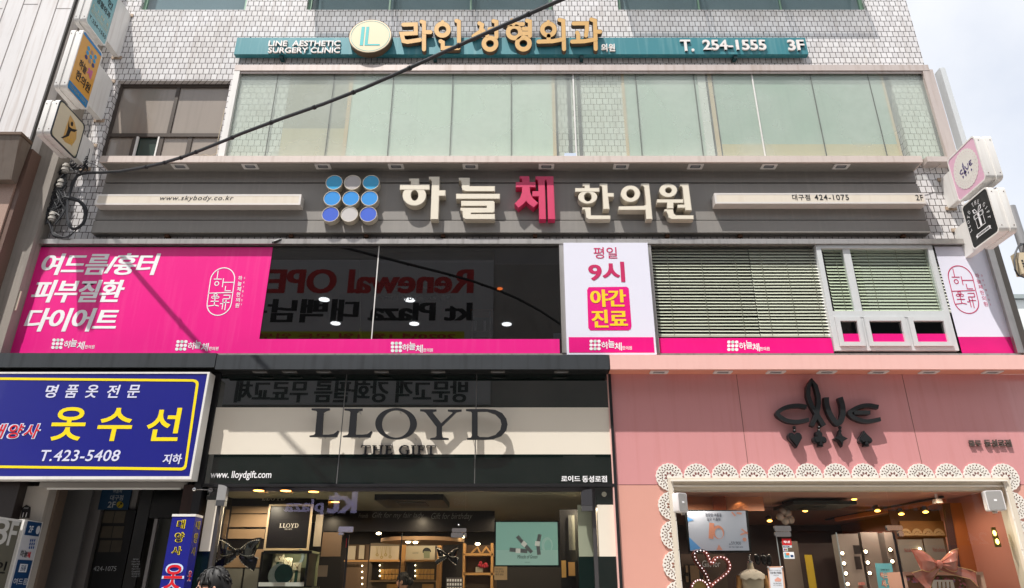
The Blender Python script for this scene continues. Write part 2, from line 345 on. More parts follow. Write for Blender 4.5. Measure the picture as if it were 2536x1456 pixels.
# room on the second floor
rm = MB(); rm.box(-7.6, 7.2, 5.6, 5.65, 3.5, 6.7); rm.box(-7.5, -7.45, .3, 5.6, 3.5, 6.7)
rm.build('office_wall', mat('dim_wall', (92, 90, 90), .8), B)
rc = MB(); rc.box(-7.4, 7.1, .3, 5.55, 6.66, 6.70); rc.build('office_ceiling', mat('dim_ceiling', (100, 100, 100), .8), B)
# ---- fourth floor windows
PANE4 = glass('pane_bluish', (190, 205, 208), 1.6, 0, .10, (170, 180, 182))
for i, (a, b) in enumerate(w4):
    f = MB(); y0, y1 = .07, .13
    for x0, x1 in ((a, a + .06), (b - .06, b)): f.box(x0, x1, y0, y1, z4s + .07, z4t - .07)
    f.box(a, b, y0, y1, z4s, z4s + .07); f.box(a, b, y0, y1, z4t - .07, z4t)
    for k in range(1, 3 if i else 1): x = a + (b - a) * k / 3; f.box(x - .015, x + .015, y0 + .01, y1 - .01, z4s + .07, z4t - .07)
    fo = f.build('window', GREENF, B)
    MB().box(a + .06, b - .06, .09, .096, z4s + .07, z4t - .07).build('pane', PANE4, fo)
    if i:   # open sashes added out of view, shaped to cast pale shade on the tiles
        so_ = MB()
        for k in range(3):
            x0, x1_ = a + .06 + (b - a - .12) * k / 3, a + .06 + (b - a - .12) * (k + 1) / 3 - .02; H_ = z4s + .98
            for xx in (x0, x1_ - .05): so_.add([(xx, .06, H_), (xx + .05, .06, H_), (xx + .05, -.27, z4s + .05), (xx, -.27, z4s + .05), (xx, .09, H_), (xx + .05, .09, H_), (xx + .05, -.24, z4s + .05), (xx, -.24, z4s + .05)], [(0, 1, 2, 3), (7, 6, 5, 4), (0, 3, 7, 4), (1, 5, 6, 2), (3, 2, 6, 7)])
            so_.box(x0 + .05, x1_ - .05, -.27, -.24, z4s + .05, z4s + .10)
            so_.add([(x0 + .05, .07, H_), (x1_ - .05, .07, H_), (x1_ - .05, -.255, z4s + .07), (x0 + .05, -.255, z4s + .07)], [(0, 1, 2, 3)])
        so_.build('shade_sash', [glass('sash_glass', (206, 208, 208), 1.06, 0, .22)], fo)
    bl = MB(); bl.box(a, b, .2, .21, z4s, z4t); bl.build('blind', mat('blue_grey_blind', (196, 204, 208), .8), fo)
# ---- brown sliding window
f = MB(); a, b = wb; Y0, Y1 = .10, .16
zt, zb_ = wbt, at(400, 392, .1).z; zm = at(420, 333, .1).z
f.box(a, a + .05, Y0, Y1, zb_, zt); f.box(b - .05, b, Y0, Y1, zb_, zt); f.box(a + .05, b - .05, Y0, Y1, zt - .07, zt); f.box(a + .05, b - .05, Y0 - .01, Y1, zm - .05, zm + .02)
xm = X(430, 270, .1); f.box(xm - .03, xm + .03, Y0 + .003, Y1, zm + .02, zt - .07)
ms = [X(328, 365, .1), X(395, 365, .1), X(466, 365, .1)]
for x in ms: f.box(x - .035, x + .035, Y0 + .003, Y1, zb_, zm - .05)
fo = f.build('window', BROWNF, B)
FROST = mat('frosted_film', (150, 140, 130), .22, 0, .12, 1.2, .2, (110, 100, 90), coat=.4)
g = MB(); g.box(a + .05, xm - .03, .125, .13, zm + .02, zt - .07); g.box(xm + .03, b - .05, .125, .13, zm + .02, zt - .07)
g.box(a + .05, ms[0] - .035, .125, .13, zb_, zm - .05); g.box(ms[1] + .035, ms[2] - .035, .125, .13, zb_, zm - .05); g.box(ms[2] + .035, b - .05, .125, .13, zb_, zm - .05)
g.build('frosted_pane', FROST, fo)
MB().box(ms[0] + .035, ms[1] - .035, .135, .14, zb_, zm - .05).build('opening', mat('deep_green', (40, 58, 50), .3), fo)
MB().box(ms[0] + .035, ms[0] + .07, .09, .12, zb_, zm - .05).build('sash', WHITEMET, fo); MB().box(ms[1] - .06, ms[1] - .035, .09, .12, zb_, zm - .05).build('sash', WHITEMET, fo)
# ---- large third floor glazing, hung in front of the tiles
f = MB(); GY = -.12
xl, xr = X(574, 280, GY), X(2312, 280, GY) - .02; zt3 = at(1400, 180, GY).z; zb3 = at(1400, 393, GY).z
f.box(xl - .07, xr + .12, -.18, -.002, zt3, zt3 + .125)
f.box(xr, xr + .12, -.176, -.002, zb3, zt3 - .002)
f.box(xl, xr, -.16, -.15, zt3 - .05, zt3 - .002); f.box(xr + .12, xr + .20, -.15, -.002, zb3 - .1, zt3 + .05)
f.box(xr - .35, xr + .12, -.19, -.002, zb3 - .10, zb3)
fo = f.build('window', DULLSTEEL, B)
mo = MB(); rr_ = random.Random(5); xx = xl - .05
while xx < xr:   # rough mortar squeezed out over the frame
    w__ = rr_.uniform(.04, .14); mo.box(xx, xx + w__, -.02 - rr_.random() * .012, -.001, zt3 + .126, zt3 + .134 + rr_.random() ** 3 * .03); xx += w__ + .002
mo.build('mortar_bead', mat('mortar_dirty', (110, 98, 88), .9, 0, .3, 20), B)
MB().box(xl - .07, xl + .03, -.176, -.002, zb3, zt3 - .003).build('frame_post', WHITEMET, fo)
MB().box(xl + .03, xr, GY, GY + .008, zb3, zt3).build('pane', glass('pane_green', (242, 248, 243), 1.5, 0, .30, (216, 224, 216)), fo)
for x0, x1 in ((683, 663), (824, 810), (972, 963), (1120, 1116), (1266, 1266), (1573, 1590), (1718, 1740), (2008, 2044), (2151, 2193)):
    xx = (X(x0, 200, GY) + X(x1, 364, GY)) / 2; MB().box(xx - .006, xx + .006, GY - .004, GY + .012, zb3, zt3).build('pane_joint', mat('joint_grey', (95, 100, 95), .6), fo)
for x0, x1 in ((1418, 1428), (1862, 1893)):
    xx = (X(x0, 200, GY) + X(x1, 364, GY)) / 2; MB().box(xx - .011, xx + .011, GY - .008, GY + .014, zb3, zt3).build('white_joint', WHITEMET, fo)
s = MB()
for x in (1410, 1435): xx = X(x, 280, -.1); s.box(xx - .028, xx + .028, -.112, -.10, zb3, zt3)
xx = X(2308, 280, -.1); s.box(xx - .05, xx + .04, -.112, -.1, zb3, zt3)
s.build('dark_post', mat('dark_post', (52, 46, 50), .7), fo)
pw = MB()
for a, b in ((xl + .035, p1[1]), p2, (p3[0], xr - .005)): pw.box(a, b, -.09, -.001, zb3 + .01, zt3 - .01)
pw.build('tiled_pier', tilemat('pale_tiles', (228, 228, 222), (214, 214, 206), (146, 146, 134), .1025, .122, .0050), B)
def board(x0, x1, c, z0=None, z1=None, Y=-.095):
    xa, xb = X(x0, 285, Y), X(x1, 285, Y)
    m = mat('blind_%d_%d_%d' % c, c, .75, 0, .08, .5, .22, tuple(int(v * .85) for v in c))
    return MB().box(xa, xb, Y, Y + .01, z0 or z3b, z1 or z3t).build('blind', m, fo)
zmid = at(780, 318, -.095).z
board(705, 858, (172, 168, 154), zmid); board(705, 858, (206, 194, 166), z3b, zmid)
board(866, 1376, (210, 222, 211)); board(1545, 1738, (190, 205, 194)); zt_ = at(1900, 357, -.095).z
board(1778, 2206, (174, 192, 180), zt_); board(1778, 2206, (206, 190, 150), z3b, zt_)
s = MB()
for x0, x1 in ((857, 866), (1368, 1376), (1545, 1552), (1764, 1774), (2204, 2210)): s.box(X(x0, 285, -.1), X(x1, 285, -.1), -.105, -.09, z3b, zt3)
s.build('wooden_jamb', mat('pale_wood', (214, 186, 150), .6), fo)
MB().box(X(1738, 285, -.1), X(1758, 285, -.1), -.108, -.09, z3b, zt3).build('white_jamb', WHITEMET, fo)
# ---- second floor: steel head frame, dark glazed bay, blinds bay, aluminium window
f = MB(); PY = -.08
ztop = at(1268, 609, PY).z; zbot = at(1268, 877, PY).z; xA0 = X(55, 740, PY); xA1 = X(1391, 740, PY); xB1 = 7.5
f.box(xA0 - .10, xB1, -.16, 0, ztop, ztop + .085); f.box(xA0 - .10, xA0, -.155, 0, zbot, ztop - .002); f.box(xA1 - .02, xA1 + .05, -.15, 0, zbot, ztop - .002)
f.box(xA0, xB1, -.12, -.05, zbot - .05, zbot)
f.box(7.42, 7.52, -.15, 0, zbot, ztop - .002)
fo = f.build('window', STEEL, B)
MB().box(xA0, xA1 - .02, PY, PY + .008, zbot, ztop).build('pane', glass('pane_dark', (112, 114, 118), 2.1, 0), fo)
MB().box(X(930, 720, PY) - .008, X(930, 720, PY) + .008, PY - .004, PY + .012, zbot, ztop).build('pane_joint', WHITEMET, fo)
xB0 = X(1616, 740, PY); xC0 = X(2034, 740, PY)
f = MB(); f.box(xB0 - .03, xB0 + .03, -.14, 0, zbot, ztop - .003); fo = f.build('window', STEEL, B)
MB().box(xB0 + .03, xC0, PY, PY + .008, zbot, ztop).build('pane', glass('pane_clear', (238, 241, 236), 1.5, 0), fo)
# aluminium window with three small hopper sashes
f = MB(); AY = -.125; zt_, zb_ = at(2200, 606, AY).z, at(2200, 868, AY).z
xa, xb = (X(2028, 640, AY) + X(2066, 866, AY)) / 2, (X(2312, 640, AY) + X(2380, 866, AY)) / 2
zmid = at(2200, 775, AY).z
f.box(xa, xa + .075, AY, 0, zb_, zt_); f.box(xb - .075, xb, AY, 0, zb_, zt_); f.box(xa + .075, xb - .075, AY - .002, 0, zt_ - .06, zt_); f.box(xa + .075, xb - .075, AY - .002, 0, zb_, zb_ + .06)
f.box(xa + .075, xb - .075, AY - .004, 0, zmid - .07, zmid + .03)
xm = (X(2108, 660, AY) + X(2128, 770, AY)) / 2 + .02; f.box(xm - .08, xm + .03, AY + .02, -.01, zmid + .03, zt_ - .06)
xs = [xa + .075, X(2140, 820, AY), X(2250, 820, AY), xb - .075]
for x in xs[1:3]: f.box(x - .025, x + .025, AY + .002, 0, zb_ + .06, zmid - .07)
fo = f.build('window', ALU, B)
MB().box(xa + .075, xm - .08, PY, PY + .006, zmid + .03, zt_ - .06).box(xm + .03, xb - .075, PY, PY + .006, zmid + .03, zt_ - .06).build('pane', glass('pane_greenish', (234, 240, 232), 1.5), fo)
PINK = mat('pink_vinyl', (238, 22, 138), .35, 0, .07, 1.2, .10, (250, 120, 180), bump=.05, coat=.25)
PINKD = mat('magenta_vinyl', (230, 4, 128), .35, 0, .08, 1.5, .06, (245, 90, 165), bump=.05, coat=.25)
for i in range(3):
    a_, b_ = xs[i] + (.025 if i else 0) + .004, xs[i + 1] - (.025 if i < 2 else 0) - .004; z0, z1 = zb_ + .064, zmid - .074
    h = MB(); t = .062
    h.box(a_, a_ + t, AY - .03, AY + .05, z0, z1); h.box(b_ - t, b_, AY - .03, AY + .05, z0, z1); h.box(a_ + t, b_ - t, AY - .032, AY + .05, z0, z0 + t); h.box(a_ + t, b_ - t, AY - .032, AY + .05, z1 - t, z1)
    h.build('hopper_sash', ALU, fo)
    zp = z0 + t + (z1 - z0 - 2 * t) * .42
    MB().box(a_ + t, b_ - t, AY + .01, AY + .015, zp, z1 - t).build('sash_pane', glass('pane_dark2', (170, 176, 170), 1.7), fo)
    MB().box(a_ + t, b_ - t, AY + .008, AY + .016, z0 + t, zp).build('vinyl_strip', PINKD, fo)

# ================================================================== blinds on the second floor
def blind(x0, x1, y0, y1, c, tilt, label, Y=-.035):
    a, b, z0, z1 = R(x0, y0, x1, y1, Y)
    t = thing('venetian_blind', label, 'blind', ((a + b) / 2, Y, z0), 'venetian blinds on the second floor')
    m = MB(); n = int((z1 - z0) / .052); w_ = .025
    for i in range(n):
        z = z0 + .03 + i * .052; dy, dz = w_ * math.cos(tilt), w_ * math.sin(tilt); sg = random.uniform(-.004, .004); s2 = random.uniform(-.004, .004)
        m.add([(a, Y - dy, z - dz + sg), (b, Y - dy, z - dz + s2), (b, Y, z + .004 + s2), (a, Y, z + .004 + sg), (b, Y + dy, z + dz + s2), (a, Y + dy, z + dz + sg)], [(0, 1, 2, 3), (3, 2, 4, 5)])
    m.build('slats', mat('slat_%d' % c[0], c, .45, 0, .06), t)
    k = MB()
    for f_ in ((.15, .5, .85) if b - a > 1 else (.3,)):
        x = a + (b - a) * f_; k.box(x - .003, x + .003, Y - .030, Y - .027, z0, z1)
    k.build('ladder_cord', mat('cord', (150, 150, 135), .8), t)
    MB().box(a, b, Y - .02, Y + .02, z0 - .02, z0 + .005).build('bottom_rail', mat('slat_%d' % c[0], c), t)
blind(1622, 1866, 612, 832, (234, 234, 220), math.radians(50), 'wide open venetian blind beside the white night hours sign')
blind(1868, 2046, 612, 832, (236, 236, 222), math.radians(56), 'venetian blind touching the aluminium window, next to the widest one')
blind(2052, 2138, 618, 772, (228, 232, 216), math.radians(58), 'narrowest venetian blind behind the small pane of the aluminium window')
blind(2128, 2335, 618, 772, (222, 225, 214), math.radians(66), 'green nearly closed venetian blind in the large aluminium window pane', -.03)
def pleated(x0, x1, y0, y1, label):
    a, b, z0, z1 = R(x0, y0, x1, y1, .02)
    m = MB(); n = 9
    for i in range(n): z = z0 + (z1 - z0) * (i + .5) / n; m.box(a, b, .0 - .006 * (i % 2), .05, z - (z1 - z0) / n * .4, z + (z1 - z0) / n * .4)
    tag(m.build('raised_blind', mat('grey_slat', (120, 122, 122), .5)), label, 'blind', 'raised blinds in the dark window')
pleated(676, 934, 624, 644, 'raised grey blind next to the big pink panel'); pleated(940, 1222, 626, 648, 'raised grey blind beside the pale roller blind')
tag(MB().rbox(1226, 611, 1388, 653, .01, .02).build('roller_blind', mat('pale_roller', (170, 172, 186), .7)), 'short pale roller blind at the top corner of the dark window', 'blind')
# office downlights
E_ = mat('lamp_white', (255, 255, 250), emit=5)
for x, y, wd in ((803, 741, 'nearest the hanging cord'), (1015, 742, 'under the dark web address'), (831, 800, 'lower one left of the hanging cord'), (1026, 801, 'lower one under the telephone lettering'), (1255, 802, 'beside the glass display stand')):
    p = atz(x, y, 6.655); c = MB()
    c.tube([(p.x, p.y, 6.654), (p.x, p.y, 6.64)], .10, 16); o = c.build('ceiling_light', E_); tag(o, 'round lit office downlight ' + wd, 'light', 'office downlights')
p = atz(1238, 714, 6.655); tag(MB().tube([(p.x, p.y, 6.654), (p.x, p.y, 6.64)], .05, 12).build('ceiling_light', mat('lamp_orange', (255, 120, 40), emit=3)), 'small orange lamp in the dark window', 'light')
p = at(890, 640, .15); pb = at(893, 812, .15); t = thing('pull_cord', 'blind pull cord with green tassel in the dark window', 'cord', pb)
MB().tube([p, pb], .004, 5).build('cord', mat('cord', (150, 150, 135)), t)
pe = at(893, 838, .15); MB().tube([pb, pb + (pe - pb) * .2, pb + (pe - pb) * .45, pb + (pe - pb) * .5, pe], [.012, .022, .012, .02, .03], 10).build('tassel', mat('olive_gold', (150, 160, 60)), t)
a, b, z0, z1 = R(1164, 768, 1219, 838, .5); t = thing('display_stand', 'glass display stand with wooden top inside the dark window', 'stand', ((a + b) / 2, .6, z0 - .2))
MB().box(a, b, .45, .75, z1 - .03, z1).build('top', mat('red_wood', (140, 85, 60)), t)
m = MB()
for x in (a + .02, b - .05):
    for y in (.47, .70): m.box(x, x + .02, y, y + .02, z0 - .2, z1 - .03)
m.build('frame', STEEL, t); MB().box(a + .02, b - .02, .47, .72, z0 + .1, z0 + .115).build('shelf', STEEL, t)
tag(MB().box(a + .06, a + .10, .5, .54, z0 + .115, z0 + .3).build('white_box', WHITE), 'narrow white box on the display stand shelf, nearest the cord', 'box')
tag(MB().box(b - .14, b - .1, .5, .54, z0 + .115, z0 + .3).build('white_box', WHITE), 'narrow white box on the display stand shelf, farthest from the cord', 'box')
tag(MB().rbox(1371, 825, 1390, 840, .1, .05).build('tissue_box', mat('pale_blue', (190, 205, 225))), 'pale box on the sill beside the white night hours sign', 'box')
m = MB(); wtext(m, '예약/문의 424-1075', 925, 698, 1115, 720, PY + .012, 0, .012, 0, 1.1); wtext(m, 'www.skybody.co.kr', 924, 727, 1114, 748, PY + .012, 0, .01, 0, 1.1)
tag(m.build('window_lettering', BLK), 'black telephone and web address lettering on the dark window', 'lettering')
# ================================================================== pink window panels with white writing
MINT = mat('mint_print', (196, 226, 212), .5)
def logo9(mb_w, mb_m, cx, cy, Y, s=1.0, sk=0):
    """3 x 3 dots, clinic name; (cx, cy) = upper left dot"""
    for j in range(3):
        for i in range(3):
            (mb_m if i == 1 and j != 1 else mb_w).prism([ell(cx + i * 9.7 * s - j * sk, cy + j * 9.2 * s, 4.3 * s, 4.0 * s, 12)], sheet(Y), 0, None)
def clinic_name(mb, x, y, Y):   # x, y = left end, top
    wtext(mb, '하', x, y + 4, x + 18, y + 22, Y, 0, .022); wtext(mb, '늘', x + 17, y - 1, x + 33, y + 19, Y, 0, .022); wtext(mb, '체', x + 33, y + 6, x + 51, y + 26, Y, 0, .022); wtext(mb, '한의원', x + 52, y + 15, x + 76, y + 24, Y, 0, .015)
def emblem(mb, cx, cy, Y, s=1.0, slant=0, w=2.2):
    """capsule with thin-line syllables"""
    fn0 = sheet(Y); fn = lambda x, y, d: fn0(x - slant * (y - cy), y, d)
    H, Wd = 60 * s, 31 * s
    o = ell(cx, cy - H + Wd, Wd, Wd, 16, math.pi, 2 * math.pi) + [(cx + Wd, cy - H + Wd)] + ell(cx, cy + H - Wd, Wd, Wd, 16, 0, math.pi) + [(cx - Wd, cy + H - Wd)]
    k = w / Wd
    i_ = [(cx + (x - cx) * (1 - k), cy + (y - cy) * (1 - w / H)) for x, y in o]
    mb.prism([o, i_], fn, 0, None)
    def ln(*p): mb.prism([stroke([(cx + a * s, cy + b * s) for a, b in p], w)], fn, 0, None)
    ln((-14, -52), (-14, -32)); ln((-22, -31), (-2, -31)); mb.prism([ell(cx - 13 * s, cy - 20 * s, 6 * s, 6 * s, 14), ell(cx - 13 * s, cy - 20 * s, 6 * s - w, 6 * s - w, 14)], fn, 0, None)
    ln((2, -33), (2, -11)); ln((3, -23), (29, -23)); ln((10, -14), (10, -2)); ln((9, -2), (24, -2)); ln((-30, 4), (28, 2))
    ln((8, 9), (24, 9)); ln((24, 8), (24, 18)); ln((24, 18), (8, 18)); ln((8, 18), (8, 27)); ln((8, 27), (25, 27))
    ln((-22, 24), (-2, 24)); ln((-12, 10), (-12, 34)); ln((-12, 34), (-28, 36)); ln((-12, 33), (0, 36))
    for a, b in ((-17, 14), (-7, 14), (-12, 8)): mb.prism([ell(cx + a * s, cy + b * s, 5 * s, 3.5 * s, 10), ell(cx + a * s, cy + b * s, 5 * s - w * .8, 3.5 * s - w * .8, 10)], fn, 0, None)
    ln((2, 30), (8, 30)); ln((9, 22), (9, 44)); ln((16, 20), (16, 46))
VY = PY - .012
def poly(mb, pts, Y, d): return mb.prism([pts], sheet(Y), 0, d)
t = thing('window_banner', 'big pink window panel with bold white slogan and long lower strip', 'banner', at(300, 870, VY), 'pink vinyl panels on the second floor glass')
za = at(1268, 877, VY).z; zs = at(1268, 839.5, VY).z; zt = at(1268, 612, VY).z; xa, xb, xc = X(56, 742, VY), X(659, 725, VY), X(1391, 858, VY) - .03
m = MB(); m.add([(xa, VY, za), (xc, VY, za), (xc, VY, zs), (xb, VY, zs), (xb, VY, zt), (xa, VY, zt), (xa, VY + .004, za), (xc, VY + .004, za), (xc, VY + .004, zs), (xb, VY + .004, zs), (xb, VY + .004, zt), (xa, VY + .004, zt)],
    [(0, 1, 2, 3), (0, 3, 4, 5), (0, 1, 7, 6), (1, 2, 8, 7), (2, 3, 9, 8), (3, 4, 10, 9), (4, 5, 11, 10), (5, 0, 6, 11)]).build('vinyl', PINK, t)
m = MB(); TY = VY - .003
wtext(m, '여드름/흉터', 105, 627, 392, 681, TY, 0, .042, .12, .92); wtext(m, '피부질환', 82, 693, 306, 749, TY, 0, .042, .12, .92); wtext(m, '다이어트', 64, 763, 290, 821, TY, 0, .042, .12, .92)
m.build('slogan', WHITE, t)
m = MB(); emblem(m, 547, 722, TY, 1, .14); 
for i, ch in enumerate('하늘체한의원'): x, y = 590 - i * 1.5, 683 + i * 13.5; wtext(m, ch, x, y, x + 10, y + 11, TY, 0, .015)
for i, ch in enumerate('SKYBODY'): x, y = 604 - i * 1.3, 686 + i * 11; wtext(m, ch, x, y, x + 3.2, y + 4.5, TY)
m.build('emblem', WHITE, t)
for x, y, sk_ in ((134, 842, 1.6), (441, 846, 1.6), (972, 850, 0)):
    m, k = MB(), MB(); logo9(m, k, x, y, TY, 1, sk_); clinic_name(m, x + 24, y - 2.5, TY); o = m.build('logo', WHITE, t); k.build('logo_dot', MINT, o)
xd, xe = X(1632, 855, VY), X(2064, 850, VY) - .02
t = thing('window_strip', 'plain pink strip with one small white logo under the venetian blinds', 'banner', ((xd + xe) / 2, VY, za), 'pink vinyl panels on the second floor glass')
MB().box(xd, xe, VY, VY + .004, za, at(1268, 837, VY).z).build('vinyl', PINKD, t)
m, k = MB(), MB(); logo9(m, k, 1805, 847, TY); clinic_name(m, 1830, 844, TY); m.build('logo', WHITE, t); k.build('logo_dot', MINT, t)
# white sign box with night hours
a, b, z0, z1 = R(1400, 601, 1617, 879, -.22); zt = at(1500, 601, -.22).z; zb_ = at(1510, 878, -.22).z; a, b = X(1400, 740, -.22), X(1615, 740, -.22)
t = thing('light_box', 'white upright sign box with magenta weekday night hours', 'sign', ((a + b) / 2, -.15, zb_))
SIGNW = mat('sign_white', (226, 226, 240), .4, 0, .02, coat=.2)
MB().box(a, b, -.22, -.08, zb_, zt).build('box', SIGNW, t)
zq = at(1510, 835, -.22).z
m = MB(); m.box(a + .03, b - .03, -.223, -.221, zb_ + .03, zq); sfn = sheet(-.223)
m.prism([[(1454, 718), (1458, 711), (1552, 710), (1557, 714), (1564, 806), (1562, 815), (1556, 818), (1462, 818), (1457, 812)]], sfn, 0, None)
m.build('magenta_patch', PINKD, t)
m = MB(); wtext(m, '평일', 1470, 612, 1528, 640, -.2235, 0, .004); wtext(m, '9시', 1458, 648, 1546, 698, -.2235, 0, .035); m.build('lettering', mat('magenta_ink', (196, 16, 90), .5), t)
m = MB(); wtext(m, '야간', 1463, 717, 1549, 760, -.2265, 0, .045); wtext(m, '진료', 1466, 767, 1553, 811, -.2265, 0, .045); m.build('yellow_lettering', mat('yellow_ink', (246, 208, 20), .5), t)
m, k = MB(), MB(); logo9(m, k, 1464, 845, -.2265, 1.0); clinic_name(m, 1489, 842, -.2265); m.build('logo', WHITE, t); k.build('logo_dot', MINT, t)
# white corner panel with the thin emblem
xa, xb = (X(2318, 640, VY) + X(2385, 868, VY)) / 2, 7.42; zt = at(1268, 609, VY).z; zq = at(2440, 834, VY).z
t = thing('corner_panel', 'white corner panel with thin magenta emblem and pink foot', 'banner', ((xa + xb) / 2, VY, za), 'pink vinyl panels on the second floor glass')
MB().box(xa, xb, VY, VY + .004, zq, zt - .01).build('white_vinyl', SIGNW, t); MB().box(xa, xb, VY - .001, VY + .003, za, zq).build('pink_vinyl', mat('deep_magenta', (214, 0, 120), .4), t)
m = MB(); emblem(m, 2386, 717, TY, 1, -.24, 2.0)
for i, ch in enumerate('하늘체한의원'): x, y = 2415 + i * 4.2, 677 + i * 14; wtext(m, ch, x, y, x + 10, y + 11, TY)
for i, ch in enumerate('SKYBODY'): x, y = 2430 + i * 3.6, 680 + i * 12; wtext(m, ch, x, y, x + 3.2, y + 4.5, TY)
m.build('emblem', mat('magenta_ink', (196, 16, 90), .5), t)

# ================================================================== grey sign board of the second floor
BY = -.13; GREY = mat('grey_board', (138, 134, 129), .45, .1, .12, 1.6, .22, (164, 157, 148), bump=.04); GREYL = mat('pale_canopy', (208, 194, 186), .5, .05, .08, 3, .30, (150, 130, 115))
xa, xb = (X(264, 430, BY) + X(228, 575, BY)) / 2, (X(2262, 425, BY) + X(2304, 575, BY)) / 2
zT, zB = at(1268, 424, BY).z, at(1268, 577, BY).z; g1, g2 = at(1268, 453, BY).z, at(1268, 546, BY).z
t = thing('sign_board', 'long grey clinic sign board with canopy, nine round discs and raised letters', 'sign', ((xa + xb) / 2, BY, zB))
m = MB(); m.box(xa, xb, BY, -.003, g1 + .012, zT); m.box(xa, xb, BY, -.003, g2 + .012, g1 - .012); m.box(xa, xb, BY - .02, -.003, zB, g2 - .012); m.box(xa + .01, xb - .01, BY + .03, -.004, g2 - .012, g2 + .012); m.box(xa + .01, xb - .01, BY + .03, -.004, g1 - .012, g1 + .012)
m.build('panel', GREY, t)
CYF = -.40; zc0 = at(1268, 404, CYF).z; zc1 = at(1268, 386, CYF).z; ca, cb = X(246, 398, CYF), X(2284, 394, CYF)
m = MB(); m.box(ca, cb, CYF, -.003, zT + .001, zT + .012); m.box(ca, cb, CYF - .002, CYF + .03, zT - .001, zc1); m.box(ca, cb, CYF + .03, -.003, zc1 - .02, zc1 - .002); m.box(ca, ca + .02, CYF + .03, -.003, zT + .012, zc1 - .02); m.box(cb - .02, cb, CYF + .03, -.003, zT + .012, zc1 - .02)
m.build('canopy', GREYL, t)
m = MB(); m.box(ca + .03, cb - .03, CYF + .04, BY - .001, zT - .006, zT - .001); m.build('canopy_soffit', GREY, t)
LAMPF = mat('lamp_frame', (214, 210, 208), .4); LENS = mat('lamp_lens', (128, 130, 134), .2)
for x in (446, 620, 800, 981, 1165, 1353, 1538, 1722, 1904, 2083):
    p = atz(x, 411.5, zT - .006); f = MB(); w_, h_ = .125, .075
    f.prism([rrect(-w_, -h_, w_, h_, .012, 2), rrect(-w_ * .66, -h_ * .62, w_ * .66, h_ * .62, .02, 2)], lambda u, v, d: (p.x + u, p.y + v, zT - .018 + d), 0, .012)
    fo = f.build('downlight', LAMPF, t); MB().box(p.x - w_ * .5, p.x + w_ * .5, p.y - h_ * .45, p.y + h_ * .45, zT - .012, zT - .008).build('lens', LENS, fo)
    MB().box(p.x - w_ * .66, p.x + w_ * .66, p.y - h_ * .62, p.y + h_ * .62, zT - .0095, zT - .0065).build('gasket', mat('lamp_gasket', (70, 76, 84), .4), fo)
for x, y in ((415, 584), (722, 583), (908, 583), (1098, 583), (1325, 583), (1652, 583), (1832, 583), (2235, 582)): p = at(x, y, -.06); MB().box(p.x - .03, p.x + .03, -.10, -.02, zB - .05, zB - .002).build('bracket', mat('rusty_bracket', (92, 62, 44), .8), t)
CREAM = mat('cream_face', (226, 218, 200), .4, 0, .04, 5, .12, (190, 176, 150)); RIM = mat('letter_rim', (214, 205, 188), .35, .3, .06)
def channel(loops, fn_col, fn_row, Yf, dep, face, rim, name='letter'):
    L = [[q(fn_col, fn_row, *p) for p in lp] for lp in loops]
    m = MB(); m.use(0).prism(L, sheet(Yf), 0, dep)
    # an inset face a touch in front shows the metal lip around it
    cx = [p[0] for p in L[0]]; m.use(1)
    try:
        ins = [inset(lp, -1.1 if i == 0 else 1.1) for i, lp in enumerate(L)]; m.prism(ins, sheet(Yf - .004), 0, .003)
    except Exception: pass
    return m, [rim, face]
def inset(lp, d):
    P = [Vector(p) for p in lp]; ar = sum(P[i].x * P[(i + 1) % len(P)].y - P[(i + 1) % len(P)].x * P[i].y for i in range(len(P)))
    s = 1 if ar > 0 else -1; out = []
    for i, p in enumerate(P):
        a, b = P[i - 1], P[(i + 1) % len(P)]; d1 = (p - a); d2 = (b - p)
        if d1.length < 1e-6 or d2.length < 1e-6: out.append((p.x, p.y)); continue
        d1.normalize(); d2.normalize(); n1 = Vector((d1.y, -d1.x)) * s; n2 = Vector((d2.y, -d2.x)) * s; n = (n1 + n2)
        if n.length < 1e-3: out.append((p.x, p.y)); continue
        n.normalize(); k = min(2, 1 / max(.35, n.dot(n1))); v = p + n * d * k; out.append((v.x, v.y))
    return out
LY, LD = -.27, .14
ROSE = mat('rose_face', (206, 52, 98), .45, 0, .1, 8)
def E2(cx, cy, rx, ry, r2x, r2y, dx=0): return [ell(cx, cy, rx, ry, 30), ell(cx + dx, cy, r2x, r2y, 22)]
